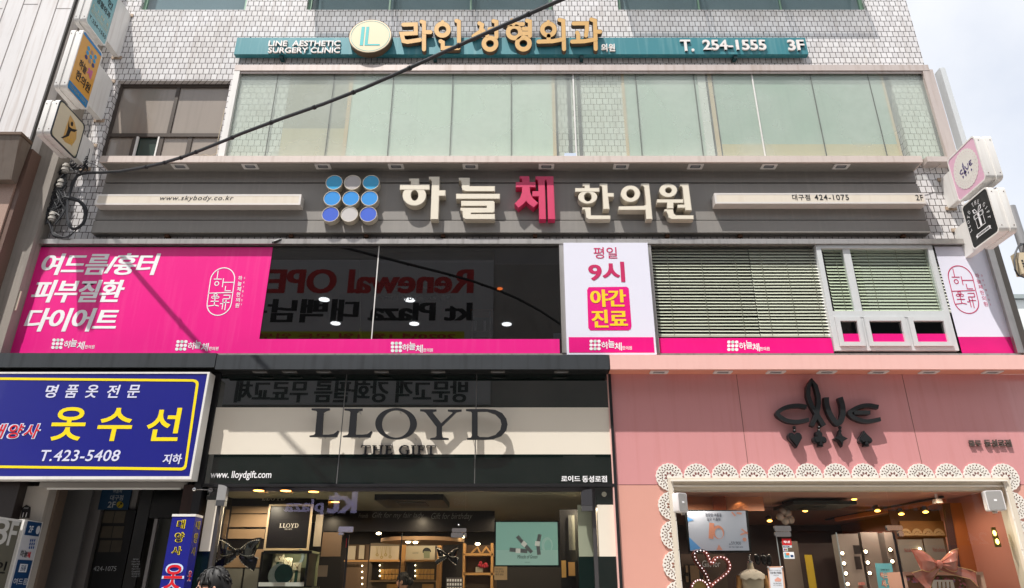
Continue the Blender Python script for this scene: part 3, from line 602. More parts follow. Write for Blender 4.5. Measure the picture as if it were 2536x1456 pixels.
GL = [
 (1, CREAM, RIM, [[(1517, 312), (1615, 312), (1615, 370), (1720, 370), (1720, 425), (1425, 425), (1425, 372), (1535, 372), (1535, 338), (1517, 332)]], 0),
 (1, CREAM, RIM, E2(1569, 480, 117, 103, 37, 51, 2), .003),
 (1, CREAM, RIM, [[(1713, 294), (1818, 294), (1816, 428), (1877, 428), (1877, 485), (1814, 485), (1806, 717), (1728, 717), (1742, 345), (1736, 325), (1713, 320)]], 0),
 (1, CREAM, RIM, [[(2009, 305), (2117, 305), (2117, 387), (2367, 387), (2367, 440), (2075, 440), (2045, 425), (2038, 400), (2036, 350), (2030, 335), (2009, 333)]], 0),
 (1, CREAM, RIM, [[(1982, 463), (2416, 463), (2416, 515), (1982, 515)]], 0),
 (1, CREAM, RIM, [[(2032, 533), (2350, 533), (2364, 545), (2364, 638), (2350, 651), (2130, 653), (2130, 664), (2367, 664), (2367, 716), (2075, 716), (2050, 700), (2045, 640), (2025, 628), (2025, 602), (2285, 602), (2285, 585), (2032, 585)]], 0),
 (2, ROSE, ROSE, [[(76, 288), (170, 288), (174, 347), (234, 347), (234, 400), (178, 400), (180, 450), (200, 500), (260, 555), (215, 602), (165, 565), (140, 537), (120, 560), (65, 605), (25, 562), (80, 505), (98, 450), (100, 400), (37, 400), (37, 347), (100, 347), (98, 318), (76, 312)]], 0),
 (2, ROSE, ROSE, [[(232, 290), (410, 290), (428, 717), (358, 717), (345, 345), (335, 320), (325, 345), (337, 717), (270, 717), (264, 490), (202, 490), (202, 437), (262, 437), (258, 340), (250, 322), (232, 318)]], 0),
 (2, CREAM, RIM, [[(698, 362), (770, 362), (772, 405), (866, 405), (866, 445), (626, 445), (626, 406), (720, 406), (718, 390), (698, 388)]], 0),
 (2, CREAM, RIM, E2(750, 496, 95, 67, 37, 42, 2), .003),
 (2, CREAM, RIM, [[(868, 362), (945, 362), (949, 455), (1008, 455), (1010, 494), (953, 494), (967, 616), (905, 616), (893, 400), (885, 388), (868, 385)]], 0),
 (2, CREAM, RIM, [[(697, 598), (780, 598), (783, 677), (975, 678), (976, 717), (760, 717), (735, 700), (728, 640), (718, 622), (697, 622)]], 0),
 (2, CREAM, RIM, E2(1174, 463, 96, 83, 41, 42, 1), 0),
 (2, CREAM, RIM, [[(1057, 588), (1300, 582), (1325, 575), (1330, 560), (1310, 400), (1295, 385), (1278, 384), (1278, 362), (1358, 360), (1393, 715), (1330, 715), (1322, 625), (1057, 625)]], 0),
 (2, CREAM, RIM, E2(1548, 430, 89, 68, 32, 28, 3), 0),
 (2, CREAM, RIM, [[(1437, 518), (1696, 518), (1697, 555), (1600, 555), (1600, 610), (1537, 610), (1535, 553), (1437, 553)]], 0),
 (2, CREAM, RIM, [[(1663, 364), (1748, 362), (1782, 628), (1718, 628), (1712, 604), (1640, 604), (1640, 570), (1708, 570), (1690, 410), (1680, 390), (1663, 388)]], 0),
 (2, CREAM, RIM, [[(1510, 617), (1595, 617), (1604, 660), (1625, 676), (1798, 677), (1800, 716), (1580, 716), (1552, 700), (1540, 660), (1528, 640), (1510, 640)]], 0)]
for c, fa, ri, lp, off in GL:
    m, mm = channel(lp, c, 1, LY + off, LD, fa, ri); m.build('letter', mm, t)
DC = [(12, 158, 210), (178, 172, 170), (12, 158, 210), (34, 142, 220), (34, 142, 220), (34, 142, 220), (62, 98, 206), (196, 192, 190), (62, 98, 206)]
DP = [(774, 350), (956, 350), (1139, 350), (754, 507), (939, 507), (1124, 507), (737, 665), (924, 665), (1112, 665)]
for (x, y), c in zip(DP, DC):
    cx, cy = q(1, 1, x, y); p = at(cx, cy, LY); m = MB()
    rad = .136
    m.use(0).prism([ell(0, 0, rad, rad, 32), ell(0, 0, rad * .94, rad * .94, 32)], lambda u, v, d: (p.x + u, LY - .002 + d, p.z + v), 0, .14)
    m.use(1).prism([ell(0, 0, rad * .94, rad * .94, 32)], lambda u, v, d: (p.x + u, LY + .004 + d, p.z + v), 0, None)
    m.build('disc', [RIM, mat('disc_%d_%d_%d' % c, c, .35, 0, .05, 6, coat=.3)], t)
LBF = mat('lightbox_face', (222, 212, 196), .45, 0, .05, 2, .12, (170, 140, 100)); LBR = mat('lightbox_rim', (226, 220, 214), .35, .3, .06)
def lbox(x0, y0, x1, y1, words, Y=-.30):
    a, b, z0, z1 = R(x0, y0, x1, y1, Y); r = .03
    m = MB(); m.box(a, b, Y, BY - .001, z0, z0 + r); m.box(a, b, Y, BY - .001, z1 - r, z1); m.box(a, a + r, Y, BY - .001, z0 + r, z1 - r); m.box(b - r, b, Y, BY - .001, z0 + r, z1 - r)
    o = m.build('text_box', LBR, t); MB().box(a + r, b - r, Y + .002, BY - .001, z0 + r, z1 - r).build('face', LBF, o)
    k = MB()
    for s_, u0, v0, u1, v1, bo, shr in words: wtext(k, s_, u0, v0, u1, v1, Y - .001, 0, bo, shr, 1.15)
    k.build('lettering', BLK, o)
lbox(237, 481, 745, 507, [('www.skybody.co.kr', 396, 484.5, 578, 499, .004, .22)])
lbox(1770, 478, 2292, 504, [('대구점', 1962, 481, 2006, 496, .012, 0), ('424-1075', 2017, 481.5, 2102, 495.5, .014, 0), ('2F', 2268, 482, 2286, 496, .01, 0)])

# ================================================================== teal sign bar of the third floor
TB = -.15; TEAL = mat('teal_paint', (46, 124, 134), .45, .1, .10, 3, .32, (130, 170, 172)); 
xa, xb = (X(583, 97, TB) + X(581, 143, TB)) / 2, (X(1996, 92, TB) + X(2000, 134, TB)) / 2; zt, zb_ = at(1268, 93, TB).z, at(1268, 134, TB).z
t = thing('clinic_sign', 'teal sign bar with golden letters and round cream emblem', 'sign', ((xa + xb) / 2, TB, zb_))
MB().box(xa, xb, TB, TB + .10, zb_, zt).build('bar', TEAL, t)
for x in (698, 1077, 1440, 1820): xx = X(x, 138, -.1); MB().box(xx - .03, xx + .03, -.13, -.003, zb_ - .06, zb_ - .001).build('bracket', mat('dark_teal', (24, 66, 70), .6), t)
GOLD = mat('gold_face', (200, 156, 84), .5, .05, .08, 5, .2, (160, 110, 60)); GRIM = mat('gold_side', (92, 76, 58), .6, 0, .1)
GY2 = -.23
W_ = 44
def C2(x): return x + 4 * 634   # crop column 2 written in column 1 units
GS = [[[(1460, 243), (1583, 240), (1583, 328), (1442, 334), (1460, 405), (1500, 414), (1625, 394)]], [[(1640, 213), (1664, 222), (1664, 488)], [(1664, 317), (1728, 317)]],
      ['o', (1847, 293), (1848, 215)], [[(1985, 205), (2010, 214), (2010, 412)]], [[(1828, 408), (1850, 420), (1850, 476), (2005, 474)]],
      [[(2212, 230), (2240, 246), (2225, 310), (2155, 358)], [(2238, 290), (2290, 350)]], [[(2312, 287), (2380, 287)], [(2352, 207), (2382, 216), (2382, 365)]], ['o', (2318, 432), None],
      [[(C2(-66), 240), (C2(108), 238)], [(C2(0), 200), (C2(15), 238)]], ['o', (C2(22), 318), None], [[(C2(112), 285), (C2(170), 285)], [(C2(112), 330), (C2(170), 330)], [(C2(148), 203), (C2(178), 212), (C2(178), 355)]], ['o', (C2(113), 430), (C2(112), 368)],
      ['o', (C2(361), 291), (C2(360), 213)], [[(C2(363), 352), (C2(363), 405)], [(C2(262), 412), (C2(400), 408), (C2(505), 388)]], [[(C2(470), 195), (C2(508), 206), (C2(516), 486)]],
      [[(C2(610), 232), (C2(742), 230), (C2(742), 290), (C2(733), 352)]], [[(C2(646), 322), (C2(656), 345), (C2(656), 405)], [(C2(596), 412), (C2(715), 408), (C2(830), 388)]], [[(C2(786), 192), (C2(822), 205), (C2(830), 484)], [(C2(826), 313), (C2(874), 313)]]]
for g_ in GS:
    m = MB()
    if g_[0] == 'o':
        cx, cy = g_[1]; m.use(1).prism([[q(1, 0, *p) for p in ell(cx, cy, 82, 80, 30)], [q(1, 0, *p) for p in ell(cx, cy, 40, 36, 24)]], sheet(GY2), 0, .002); m.use(0).prism([[q(1, 0, *p) for p in ell(cx, cy, 85, 83, 30)], [q(1, 0, *p) for p in ell(cx, cy, 37, 33, 24)]], sheet(GY2 + .003), 0, .085)
        if g_[2]: s_ = rstroke([g_[2], (cx, cy - 68)], 34); m.use(1).prism([[q(1, 0, *p) for p in s_]], sheet(GY2 - .001), 0, .003); m.use(0).prism([[q(1, 0, *p) for p in s_]], sheet(GY2 + .004), 0, .08)
    else:
        for i, pth in enumerate(g_):
            m.use(1).prism([[q(1, 0, *p) for p in rstroke(pth, W_ - 5)]], sheet(GY2 - .0015 * i), 0, .0025); m.use(0).prism([[q(1, 0, *p) for p in rstroke(pth, W_)]], sheet(GY2 + .003 - .0012 * i), 0, .085)
    m.build('letter', [GRIM, GOLD], t)
p = at(917, 89, -.27); rad = .382
m = MB(); m.use(0).prism([ell(0, 0, rad, rad, 48)], lambda u, v, d: (p.x + u, -.27 + d, p.z + v), 0, .13); m.use(1).prism([ell(0, 0, rad * .97, rad * .97, 48)], lambda u, v, d: (p.x + u, -.273, p.z + v), 0, None)
o = m.build('emblem_disc', [GRIM, mat('disc_cream', (226, 206, 170), .4, 0, .04)], t)
m = MB(); cfn = lambda u, v, d: (p.x + u, -.276, p.z + v)
m.prism([ell(0, 0, rad * .905, rad * .905, 48), ell(0, 0, rad * .885, rad * .885, 48)], cfn, 0, None)
m.prism([[(-.17, .21), (-.11, .21), (-.11, -.22), (-.17, -.22)]], cfn, 0, None); m.prism([[(-.085, .21), (-.03, .21), (-.03, -.185), (.185, -.185), (.185, -.22), (-.085, -.22)]], cfn, 0, None)
m.build('emblem', mat('turquoise', (20, 178, 178), .5), o)
m = MB(); wtext(m, 'LINE  AESTHETIC', 665, 100, 843, 113.5, TB - .03, .025, .02); wtext(m, 'SURGERY CLINIC', 664, 117, 842, 130, TB - .03, .025, .02); wtext(m, 'T.', 1686, 98, 1718, 126, TB - .03, .028, .03); wtext(m, '254-1555', 1741, 98, 1897, 123, TB - .03, .028, .03); wtext(m, '3F', 1952, 98, 1992, 124, TB - .03, .028, .03)
wtext(m, '의원', 1489, 108, 1523, 126, TB - .03, .028, .02)
m.build('lettering', mat('raised_white', (232, 226, 222), .45), t)
# ================================================================== street level: canopies over the shops
FY = -.40
PINKP = mat('shop_pink', (210, 148, 149), .22, 0, .07, 1.2, .22, (190, 120, 116), bump=.02, coat=.5)
PINKL = mat('pale_pink', (236, 188, 180), .4, 0, .05, 3, .12, (214, 150, 138))
PINKSHEEN = mat('pink_sheen_panel', (216, 160, 146), .25, 0, .04, 2, coat=.4)  # same pink as the wall, its warmer sheen mixed into the colour
CHAR = mat('charcoal_metal', (62, 66, 70), .42, .2, .16, 4, .45, (24, 26, 28))
GLOSSB = mat('gloss_black', (12, 25, 22), .06, 0, .1, coat=1); GLOSSB.node_tree.nodes['Principled BSDF'].inputs['Coat Roughness'].default_value = .005; GLOSSB.node_tree.nodes['Principled BSDF'].inputs['Coat IOR'].default_value = 1.9
LCREAM = mat('cream_panel', (228, 220, 205), .25, 0, .03, 2, coat=.3)
WY = -.10
zc1, zc0 = at(1268, 879, FY).z, at(1268, 914, FY).z; zsf = zc0 + .012
def canopy(name, label, xa, xb, mm, sof, dz=0):
    t = thing(name, label, 'canopy', ((xa + xb) / 2, FY, zc0 + dz))
    m = MB(); m.box(xa, xb, FY, FY + .04, zc0 + dz, zc1 + dz); m.box(xa, xb, FY + .04, .02, zc1 + dz - .03, zc1 + dz - .002); m.build('fascia', mm, t)
    MB().box(xa + .01, xb - .01, FY + .04, WY, zsf + dz, zsf + dz + .02).build('soffit', sof, t)
    return t
x1, x2 = X(534, 895, FY), X(1510, 895, FY)
MB().box(-8.4, x1 - .01, -.10, .0, zsf, zc1).build('lintel', BLACK, B)
canopy('shop_canopy', 'stained charcoal canopy over the blue tailor sign', -8.6, x1 - .006, CHAR, BLACK, .03)
t = canopy('shop_canopy', 'charcoal canopy over the black and cream shop front', x1 + .006, x2 - .004, CHAR, BLACK)
for x in (644, 718, 802, 945, 1085, 1233, 1390):
    p = atz(x, 920, zsf); o = MB().box(p.x - .10, p.x + .10, p.y - .045, p.y + .045, zsf - .012, zsf - .001).build('downlight', mat('dim_frame', (96, 94, 92), .5), t)
    MB().box(p.x - .065, p.x + .065, p.y - .025, p.y + .025, zsf - .016, zsf - .013).build('lens', LENS, o)
t = canopy('shop_canopy', 'pale pink canopy over the pink jewellery shop', x2 + .004, 9.6, PINKL, mat('soffit_pink', (212, 140, 118), .5))
for x in (1632, 1790, 1921, 2047, 2175, 2300, 2457):
    p = atz(x, 920.5, zsf); f = MB(); f.prism([rrect(-.13, -.07, .13, .07, .012, 2), rrect(-.085, -.045, .085, .045, .012, 2)], lambda u, v, d: (p.x + u, p.y + v, zsf - .014 + d), 0, .013)
    o = f.build('downlight', LAMPF, t); MB().box(p.x - .085, p.x + .085, p.y - .045, p.y + .045, zsf - .006, zsf - .002).build('lens', LENS, o)
# ================================================================== blue tailor sign and stair entrance
BLUE = mat('blue_face', (24, 28, 128), .35, 0, .05, 2, coat=.25); YEL = mat('yellow_print', (246, 220, 10), .45); 
SY = -.40; xa, xb = -8.6, (X(517, 922, SY) + X(476, 1187, SY)) / 2; zt, zb_ = at(700, 921, SY).z, at(700, 1187, SY).z
t = thing('tailor_sign', 'big blue tailor sign box with yellow syllables and phone number', 'sign', ((xa + xb) / 2, SY, zb_))
m = MB(); m.box(xa, xb, SY, SY + .2, zb_, zb_ + .04); m.box(xa, xb, SY, SY + .2, zt - .025, zt); m.box(xb - .03, xb, SY, SY + .2, zb_ + .04, zt - .025); m.build('frame', WHITEMET, t)
MB().box(xa, xb - .03, SY + .008, SY + .2, zb_ + .04, zt - .025).build('face', BLUE, t)
TY = SY + .004; m = MB(); fn = sheet(TY)
m.prism([[(-60, 934), (478, 939), (486, 941), (491, 945), (492, 952), (462, 1156), (458, 1162), (450, 1165), (-60, 1158), (-60, 1152), (448, 1158), (454, 1156), (457, 1150), (485, 953), (484, 948), (478, 945), (-60, 940)]], fn, 0, None)
wtext(m, '옷', 128, 1008, 212, 1091, TY, 0, .018); wtext(m, '수', 243, 1010, 328, 1092, TY, 0, .018); wtext(m, '선', 364, 1010, 446, 1092, TY, 0, .018)
m.build('yellow_lettering', YEL, t)
m = MB()
for ch, x in zip('명품옷전문', (113, 163, 213, 266, 316)): wtext(m, ch, x, 953, x + 30, 985, TY, 0, .025, .1)
wtext(m, 'T.423-5408', 100, 1114, 297, 1142, TY, 0, .012, .1, 1.05); wtext(m, '지하', 404, 1124, 450, 1149, TY, 0, .035, .08)
for ch, x0, x1 in (('대', -24, 15), ('양', 20, 58), ('사', 58, 99)): wtext(m, ch, x0, 1048, x1, 1087, TY, 0, .062, .15)
m.build('white_lettering', mat('blue_white', (214, 216, 240), .45), t)
m = MB()
for ch, x0, x1 in (('대', -22, 13), ('양', 22, 56), ('사', 60, 97)): wtext(m, ch, x0, 1050, x1, 1085, TY - .003, 0, .02, .15)
m.build('red_lettering', mat('red_print', (206, 16, 34), .45), t)
# strip lamp under the sign
p0, p1 = at(105, 1207, .1), at(468, 1212, .1); z_ = p0.z
t = thing('strip_light', 'long white strip light batten under the blue tailor sign', 'light', ((p0.x + p1.x) / 2, .1, z_))
MB().box(p0.x, p1.x, .02, .14, z_ - .01, z_ + .06).build('housing', mat('batten', (165, 160, 154), .5), t); MB().tube([(p0.x + .1, .06, z_ - .02), (p1.x - .1, .06, z_ - .02)], .016, 8).build('tube', mat('tube_white', (225, 225, 220), .3), t)
# entrance recess
DG = mat('stair_wall', (92, 90, 88), .8, 0, .15); LG = mat('pale_jamb', (176, 170, 162), .7, 0, .12, 3, .2)
ent = MB()
ent.box(-8.4, -4.45, 2.4, 2.5, 0, 3.2); ent.box(-4.55, -4.45, .05, 2.4, 0, 3.2); ent.box(-8.5, -8.4, .0, 2.5, 0, 3.2); ent.box(-8.4, -4.5, .02, 2.4, 3.0, 3.2)
ent.build('stairwell_wall', DG, B)
def slab(name, x0, x1, y0, Y, dep, m_, y1=1520, xb0=None, xb1=None):
    """upright panel whose visible top corners are (x0, y0), (x1, y0); runs to the ground"""
    a, b = X(x0, y0, Y), X(x1, y0, Y); z1 = at((x0 + x1) / 2, y0, Y).z
    return MB().box(a, b, Y, Y + dep, 0, z1).build(name, m_, B)
slab('granite_post', -40, 52, 1190, -.05, .3, mat('dark_granite', (46, 38, 36), .35, 0, .3, 30))
slab('door_jamb', 53, 124, 1204, .12, .2, LG); slab('door_jamb', 136, 150, 1204, .3, .2, mat('jamb_brown', (110, 96, 84), .7))  # the inner jamb is a darker brown
slab('stair_door', 150, 232, 1204, .9, .05, mat('grey_door', (108, 108, 108), .6)); slab('door_jamb', 236, 262, 1204, 1.2, .1, mat('jamb_grey', (134, 132, 132), .7)); slab('door_jamb', 322, 346, 1204, 1.2, .1, mat('jamb_grey', (134, 132, 132), .7))
slab('granite_post', 456, 492, 1200, -.02, .3, mat('brown_granite', (58, 42, 38), .3, 0, .3, 30))
slab('notice_board', 352, 381, 1206, .75, .04, mat('dark_board', (36, 36, 36), .4)); slab('door_jamb', 383, 391, 1285, .6, .05, mat('jamb_grey', (134, 132, 132), .7)); slab('shop_door', 392, 450, 1285, .7, .05, mat('dark_door', (52, 54, 48), .4))
a, b, z0, z1 = R(375, 1212, 455, 1283, .66); MB().box(a, b, .66, .7, z0, z1).build('transom_panel', mat('black_panel', (20, 22, 22), .25), B)
t = thing('stair_poster', 'dark blue clinic poster column inside the stair entrance', 'poster', at(278, 1400, 1.15))
m = MB(); a, b, z0, z1 = R(248, 1206, 322, 1262, 1.15); m.box(a, b, 1.15, 1.18, z0, z1); m.build('header', mat('navy_print', (28, 62, 92), .5), t)
MB().rbox(240, 1262, 318, 1460, 1.15, .03).build('sheet', mat('black_print', (26, 28, 30), .4), t)
m = MB(); wtext(m, '대구점', 273, 1226, 305, 1239, 1.145, 0, .01); wtext(m, '2F', 267, 1242, 286, 1257, 1.145, 0, .02); wtext(m, '424-1075', 232, 1402, 288, 1414, 1.145); wtext(m, '하늘체', 280, 1212, 302, 1221, 1.145); m.build('lettering', mat('dim_white', (170, 175, 180), .5), t)
m = MB(); m.prism([ell(297, 1250, 8.5, 8.5, 16)], sheet(1.144), 0, None); m.build('arrow_badge', mat('badge_yellow', (170, 150, 30), .5), t)
m = MB(); m.prism([stroke([(292, 1255), (301, 1246)], 2)], sheet(1.142), 0, None); m.prism([[(303, 1244), (302, 1251), (296, 1245)]], sheet(1.142), 0, None); m.build('arrow', BLK, t)
for k, y in enumerate((1264, 1301, 1336)):
    m = MB(); m.rbox(256 - k * 5.5, y + 2, 281 - k * 4, y + 31, 1.145, .004); m.rbox(283 - k * 4, y + 2, 309 - k * 4, y + 31, 1.145, .004); m.build('photo_pair', mat('sepia_%d' % k, (86 - 6 * k, 80 - 6 * k, 66 - 4 * k), .5, 0, .3, 9), t)
m = MB()
for i, s_ in enumerate(('평일', 'Open 1:00', 'Closed 9:00', '토요일', 'Open 12:00', 'Closed 8:00', '일요일은', '쉬는날입니다')): y = 1383 + i * 6; wtext(m, s_, 326 + (3 if i in (0, 3) else 0), y, 347 - (4 if i in (0, 3) else 0), y + 4, .745)
tag(m.build('notice_lettering', mat('dim_white', (170, 175, 180), .5)), 'small white opening hours lettering on the dark notice board', 'lettering')
# house number plate
m = MB(); PX = .11; m.prism([[(51, 1282), (54, 1259), (56, 1256), (65, 1250), (75, 1256), (75, 1260), (72, 1283)]], sheet(PX), 0, .01)
t = tag(m.build('house_number', BLK), 'black house number plate reading 11 on the pale jamb', 'plate')
m = MB(); wtext(m, '11', 56, 1269, 66, 1281, PX - .004, 0, .02); wtext(m, '동성로길', 59, 1256, 70, 1260, PX - .004); o = m.build('lettering', WHITE, t)
# blue pillar sign
PY2 = -.62; a, b = (X(426, 1275, PY2) + X(397, 1456, PY2)) / 2, (X(476, 1275, PY2) + X(463, 1456, PY2)) / 2; zt = at(450, 1273, PY2).z
t = thing('pillar_sign', 'blue upright pillar sign with yellow outlined syllables beside the entrance', 'sign', ((a + b) / 2, PY2 + .12, 0))
MB().box(a, b, PY2, PY2 + .22, .25, zt - .03).build('body', BLUE, t); MB().box(a - .005, b + .005, PY2 - .005, PY2 + .225, zt - .03, zt).build('cap', WHITEMET, t); MB().box(a + .02, b - .02, PY2 + .02, PY2 + .2, 0, .25).build('base', BLACK, t)
def outlined(ch, fn, m1, m2, b1, b2, off=.003): text(m1, ch, fn, 0, b1); g = sub(fn, .05, .05, .95, .95, -off); text(m2, ch, g, 0, b2)
m1, m2 = MB(), MB()
for ch, x0, y0, x1, y1 in (('대', 439, 1287, 458, 1309), ('양', 433, 1318, 455, 1343), ('사', 426, 1353, 449, 1374)): outlined(ch, wall_fn(x0, y0, x1, y1, PY2 - .003), m1, m2, .055, .008)
for ch, y0, y1 in (('대', 1290, 1310), ('양', 1320, 1344), ('사', 1355, 1375)):
    z0, z1 = at(480, y1, PY2 + .1).z, at(480, y0, PY2 + .1).z; outlined(ch, px_fn(b + .003, PY2 + .06, PY2 + .17, z0, z1, -1), m1, m2, .055, .008)
m1.build('syllable_outline', YEL, t); m2.build('syllable', BLK, t)
m1, m2 = MB(), MB(); outlined('옷', wall_fn(403, 1395, 454, 1462, PY2 - .003), m1, m2, .05, .022)
z0, z1 = at(480, 1440, PY2 + .1).z, at(480, 1413, PY2 + .1).z; outlined('옷', px_fn(b + .003, PY2 + .06, PY2 + .17, z0, z1, -1), m1, m2, .05, .022)
m1.build('outline', mat('pale_blue_print', (196, 214, 240), .5), t); m2.build('red_syllable', mat('red_print', (206, 16, 34)), t)
# standing boards at the entrance, at right angles to the wall
def stand(xp, x0, y0, x1, y1, bodym, label):
    p, r = atx(x0, y0, xp), atx(x1, y1, xp); t = thing('standing_sign', label, 'sign', (xp - .1, (p.y + r.y) / 2, 0), 'standing boards by the stair entrance')
    p.z = r.z
    MB().box(xp - .2, xp, p.y, r.y, 0, (p.z + r.z) / 2).build('body', WHITEMET, t); MB().box(xp + .001, xp + .006, p.y + .03, r.y - .02, .1, (p.z + r.z) / 2 - .03).build('panel', bodym, t)
    return t, lambda ax, ay, bx, by, off: px_fn(xp + off, atx(ax, (ay + by) / 2, xp).y, atx(bx, (ay + by) / 2, xp).y, atx((ax + bx) / 2, by, xp).z, atx((ax + bx) / 2, ay, xp).z, 1)
t, F = stand(-6.45, -45, 1272, 56, 1288, mat('olive_board', (104, 102, 90), .45, 0, .1), 'olive grey standing board with large white 3F beside the entrance')
m = MB(); text(m, '3', F(-14, 1284, 19, 1350, .009), 0, .02); text(m, 'F', F(21, 1290, 40, 1352, .009), 0, .02); m.build('lettering', mat('dim_white2', (200, 200, 196), .5), t)
m = MB(); text(m, '인', F(-14, 1390, 14, 1420, .009), 0, .03); m.build('syllable', BLK, t)
t, F = stand(-6.45, 62, 1286, 107, 1293, mat('white_board', (196, 198, 204), .45, 0, .06), 'narrow blue and white clinic standing board with small logo')
NAVY = mat('navy_board', (24, 62, 106), .45)
zf = lambda y: atx(80, y, -6.45).z
pa, pb = atx(64, 1290, -6.45).y + .03, atx(105, 1293, -6.45).y - .02
MB().box(-6.443, -6.440, pa, pb, zf(1327), zf(1292)).box(-6.443, -6.440, pa, pb, .1, zf(1388)).build('blue_field', NAVY, t)
m = MB(); text(m, '2F', F(69, 1302, 80, 1319, .013), 0, .02); m.prism([[(pa + .25 + .042 * math.cos(i * .524), zf(1311) + .055 * math.sin(i * .524)) for i in range(12)]], lambda u, v, d: (-6.437, u, v), 0, None); text(m, '여드름', F(31, 1432, 66, 1448, .013)); m.build('lettering', mat('board_white', (215, 218, 224)), t)
m = MB(); text(m, '하늘', F(48, 1362, 66, 1380, .013), 0, .01); m.build('black_lettering', BLK, t)
m = MB(); text(m, '체', F(65, 1366, 73, 1382, .013), 0, .03); m.build('red_syllable', mat('red_print', (206, 16, 34)), t)
m = MB()
for j in range(3):
    for i in (0, 1, 2): A = atx(76 + i * 5.0 - j * 1.5, 1338 + j * 9, -6.437); m.prism([ell(A.y, A.z, .013, .020, 10)], lambda u, v, d: (-6.437, u, v), 0, None)
m.build('logo_dots', mat('blue_dots', (30, 80, 150)), t)
m = MB(); A, Bq = atx(40, 1398, -6.437), atx(72, 1416, -6.437); m.add([(-6.437, pa + .06, zf(1418)), (-6.437, pb - .08, zf(1418)), (-6.437, pb - .08, zf(1398)), (-6.437, pa + .06, zf(1398))], [(0, 1, 2, 3)]); m.build('white_patch', mat('board_white', (215, 218, 224)), t)
m = MB(); text(m, '진료 내용', px_fn(-6.434, pa + .09, pb - .11, zf(1416), zf(1400), 1), 0, .03); m.build('blue_lettering', NAVY, t)

# ================================================================== black and cream jewellery shop front
x0, x1 = (X(537, 930, WY) + X(517, 1195, WY)) / 2, (X(1507, 930, WY) + X(1518, 1195, WY)) / 2
zA, zC1, zC0, zS = zsf - .001, at(1268, 1009, WY).z, at(1268, 1125, WY).z, at(1268, 1198, WY).z
t = thing('jewellery_shopfront', 'black and cream jewellery shop front with large dark serif letters', 'shopfront', ((x0 + x1) / 2, WY, 0))
MB().box(x0, x1, WY, .2, zC1, zA).build('black_panel', GLOSSB, t); MB().box(x0, x1, WY, .2, zS, zC0).build('black_panel', GLOSSB, t); MB().box(x0, x1, WY, .2, zC0, zC1).build('cream_panel', LCREAM, t)
xs_ = [(X(853, 930, WY) + X(840, 1190, WY)) / 2, (X(1179, 930, WY) + X(1177, 1190, WY)) / 2]
m = MB()
for xx in xs_: m.box(xx - .006, xx + .006, WY - .002, WY + .01, zS, zA)
m.build('panel_joint', mat('steel_joint', (130, 130, 128), .3, .6), t)
MB().box(x0 - .02, x1 + .012, WY - .02, .1, zS - .04, zS - .001).box(x1 + .001, x1 + .04, WY - .03, .1, 0, zA).box(x0 - .11, x0 - .001, WY - .02, .1, zS - 1.0, zA).build('trim', mat('dark_trim', (44, 44, 46), .35, .3), t)
LET = mat('letter_black', (36, 37, 40), .38, .2, .12, 8); LFY = -.235
LL = [[[(550, 1132), (728, 1132), (728, 1148), (690, 1158), (668, 1175), (655, 1385), (665, 1393), (720, 1393), (770, 1385), (812, 1352), (823, 1360), (800, 1417), (530, 1415), (530, 1403), (575, 1395), (585, 1380), (605, 1170), (595, 1155), (550, 1148)]],
      [[(875, 1134), (1055, 1134), (1055, 1150), (1018, 1160), (1000, 1178), (985, 1385), (995, 1393), (1050, 1393), (1100, 1388), (1142, 1356), (1153, 1364), (1130, 1420), (860, 1417), (860, 1404), (905, 1396), (915, 1382), (935, 1172), (922, 1156), (875, 1150)]],
      [ell(1387, 1284, 206, 156, 44), ell(1386, 1286, 140, 137, 36)],
      [[(1625, 1142), (1787, 1142), (1787, 1158), (1755, 1165), (1750, 1175), (1835, 1280), (1945, 1180), (1945, 1168), (1900, 1160), (1900, 1144), (2037, 1144), (2037, 1160), (1985, 1170), (1842, 1310), (1842, 1410), (1855, 1422), (1908, 1428), (1908, 1442), (1725, 1442), (1725, 1428), (1775, 1420), (1788, 1405), (1788, 1315), (1680, 1175), (1660, 1162), (1625, 1158)]],
      [[(2080, 1140), (2270, 1138), (2370, 1147), (2440, 1180), (2480, 1235), (2492, 1290), (2480, 1350), (2430, 1405), (2350, 1437), (2270, 1443), (2090, 1442), (2090, 1428), (2130, 1420), (2138, 1400), (2138, 1180), (2130, 1162), (2080, 1155)],
       [(2195, 1165), (2290, 1163), (2370, 1190), (2420, 1240), (2432, 1290), (2420, 1345), (2370, 1396), (2300, 1418), (2215, 1416), (2195, 1400)]]]
for L in LL: m = MB(); m.prism([[q(1, 2, *p) for p in lp] for lp in L], sheet(LFY), 0, .035); m.build('letter', LET, t)
m = MB()
for x, y in ((798, 1020), (890, 1020), (800, 1080), (885, 1080), (990, 1018), (1028, 1085), (1062, 1018), (1095, 1080), (1122, 1018), (1170, 1080), (1172, 1018), (965, 1080)): p = at(x, y, LFY); m.tube([(p.x, LFY + .034, p.z), (p.x, WY + .002, p.z)], .006, 6)
m.build('mounting_pins', STEEL, t)
m = MB(); serif(m, 'THE GIFT', wall_fn(893, 1102.5, 1079, 1125, WY - .035), .03); m.build('small_letters', LET, t)
m = MB(); wtext(m, 'www. lloydgift.com', 521, 1166, 672, 1189, WY - .008, 0, .012); wtext(m, '로이드', 1390, 1178, 1437, 1193, WY - .008, .006, .03); wtext(m, '동성로점', 1442, 1178, 1503, 1194, WY - .008, .006, .03); m.build('white_lettering', WHITE, t)
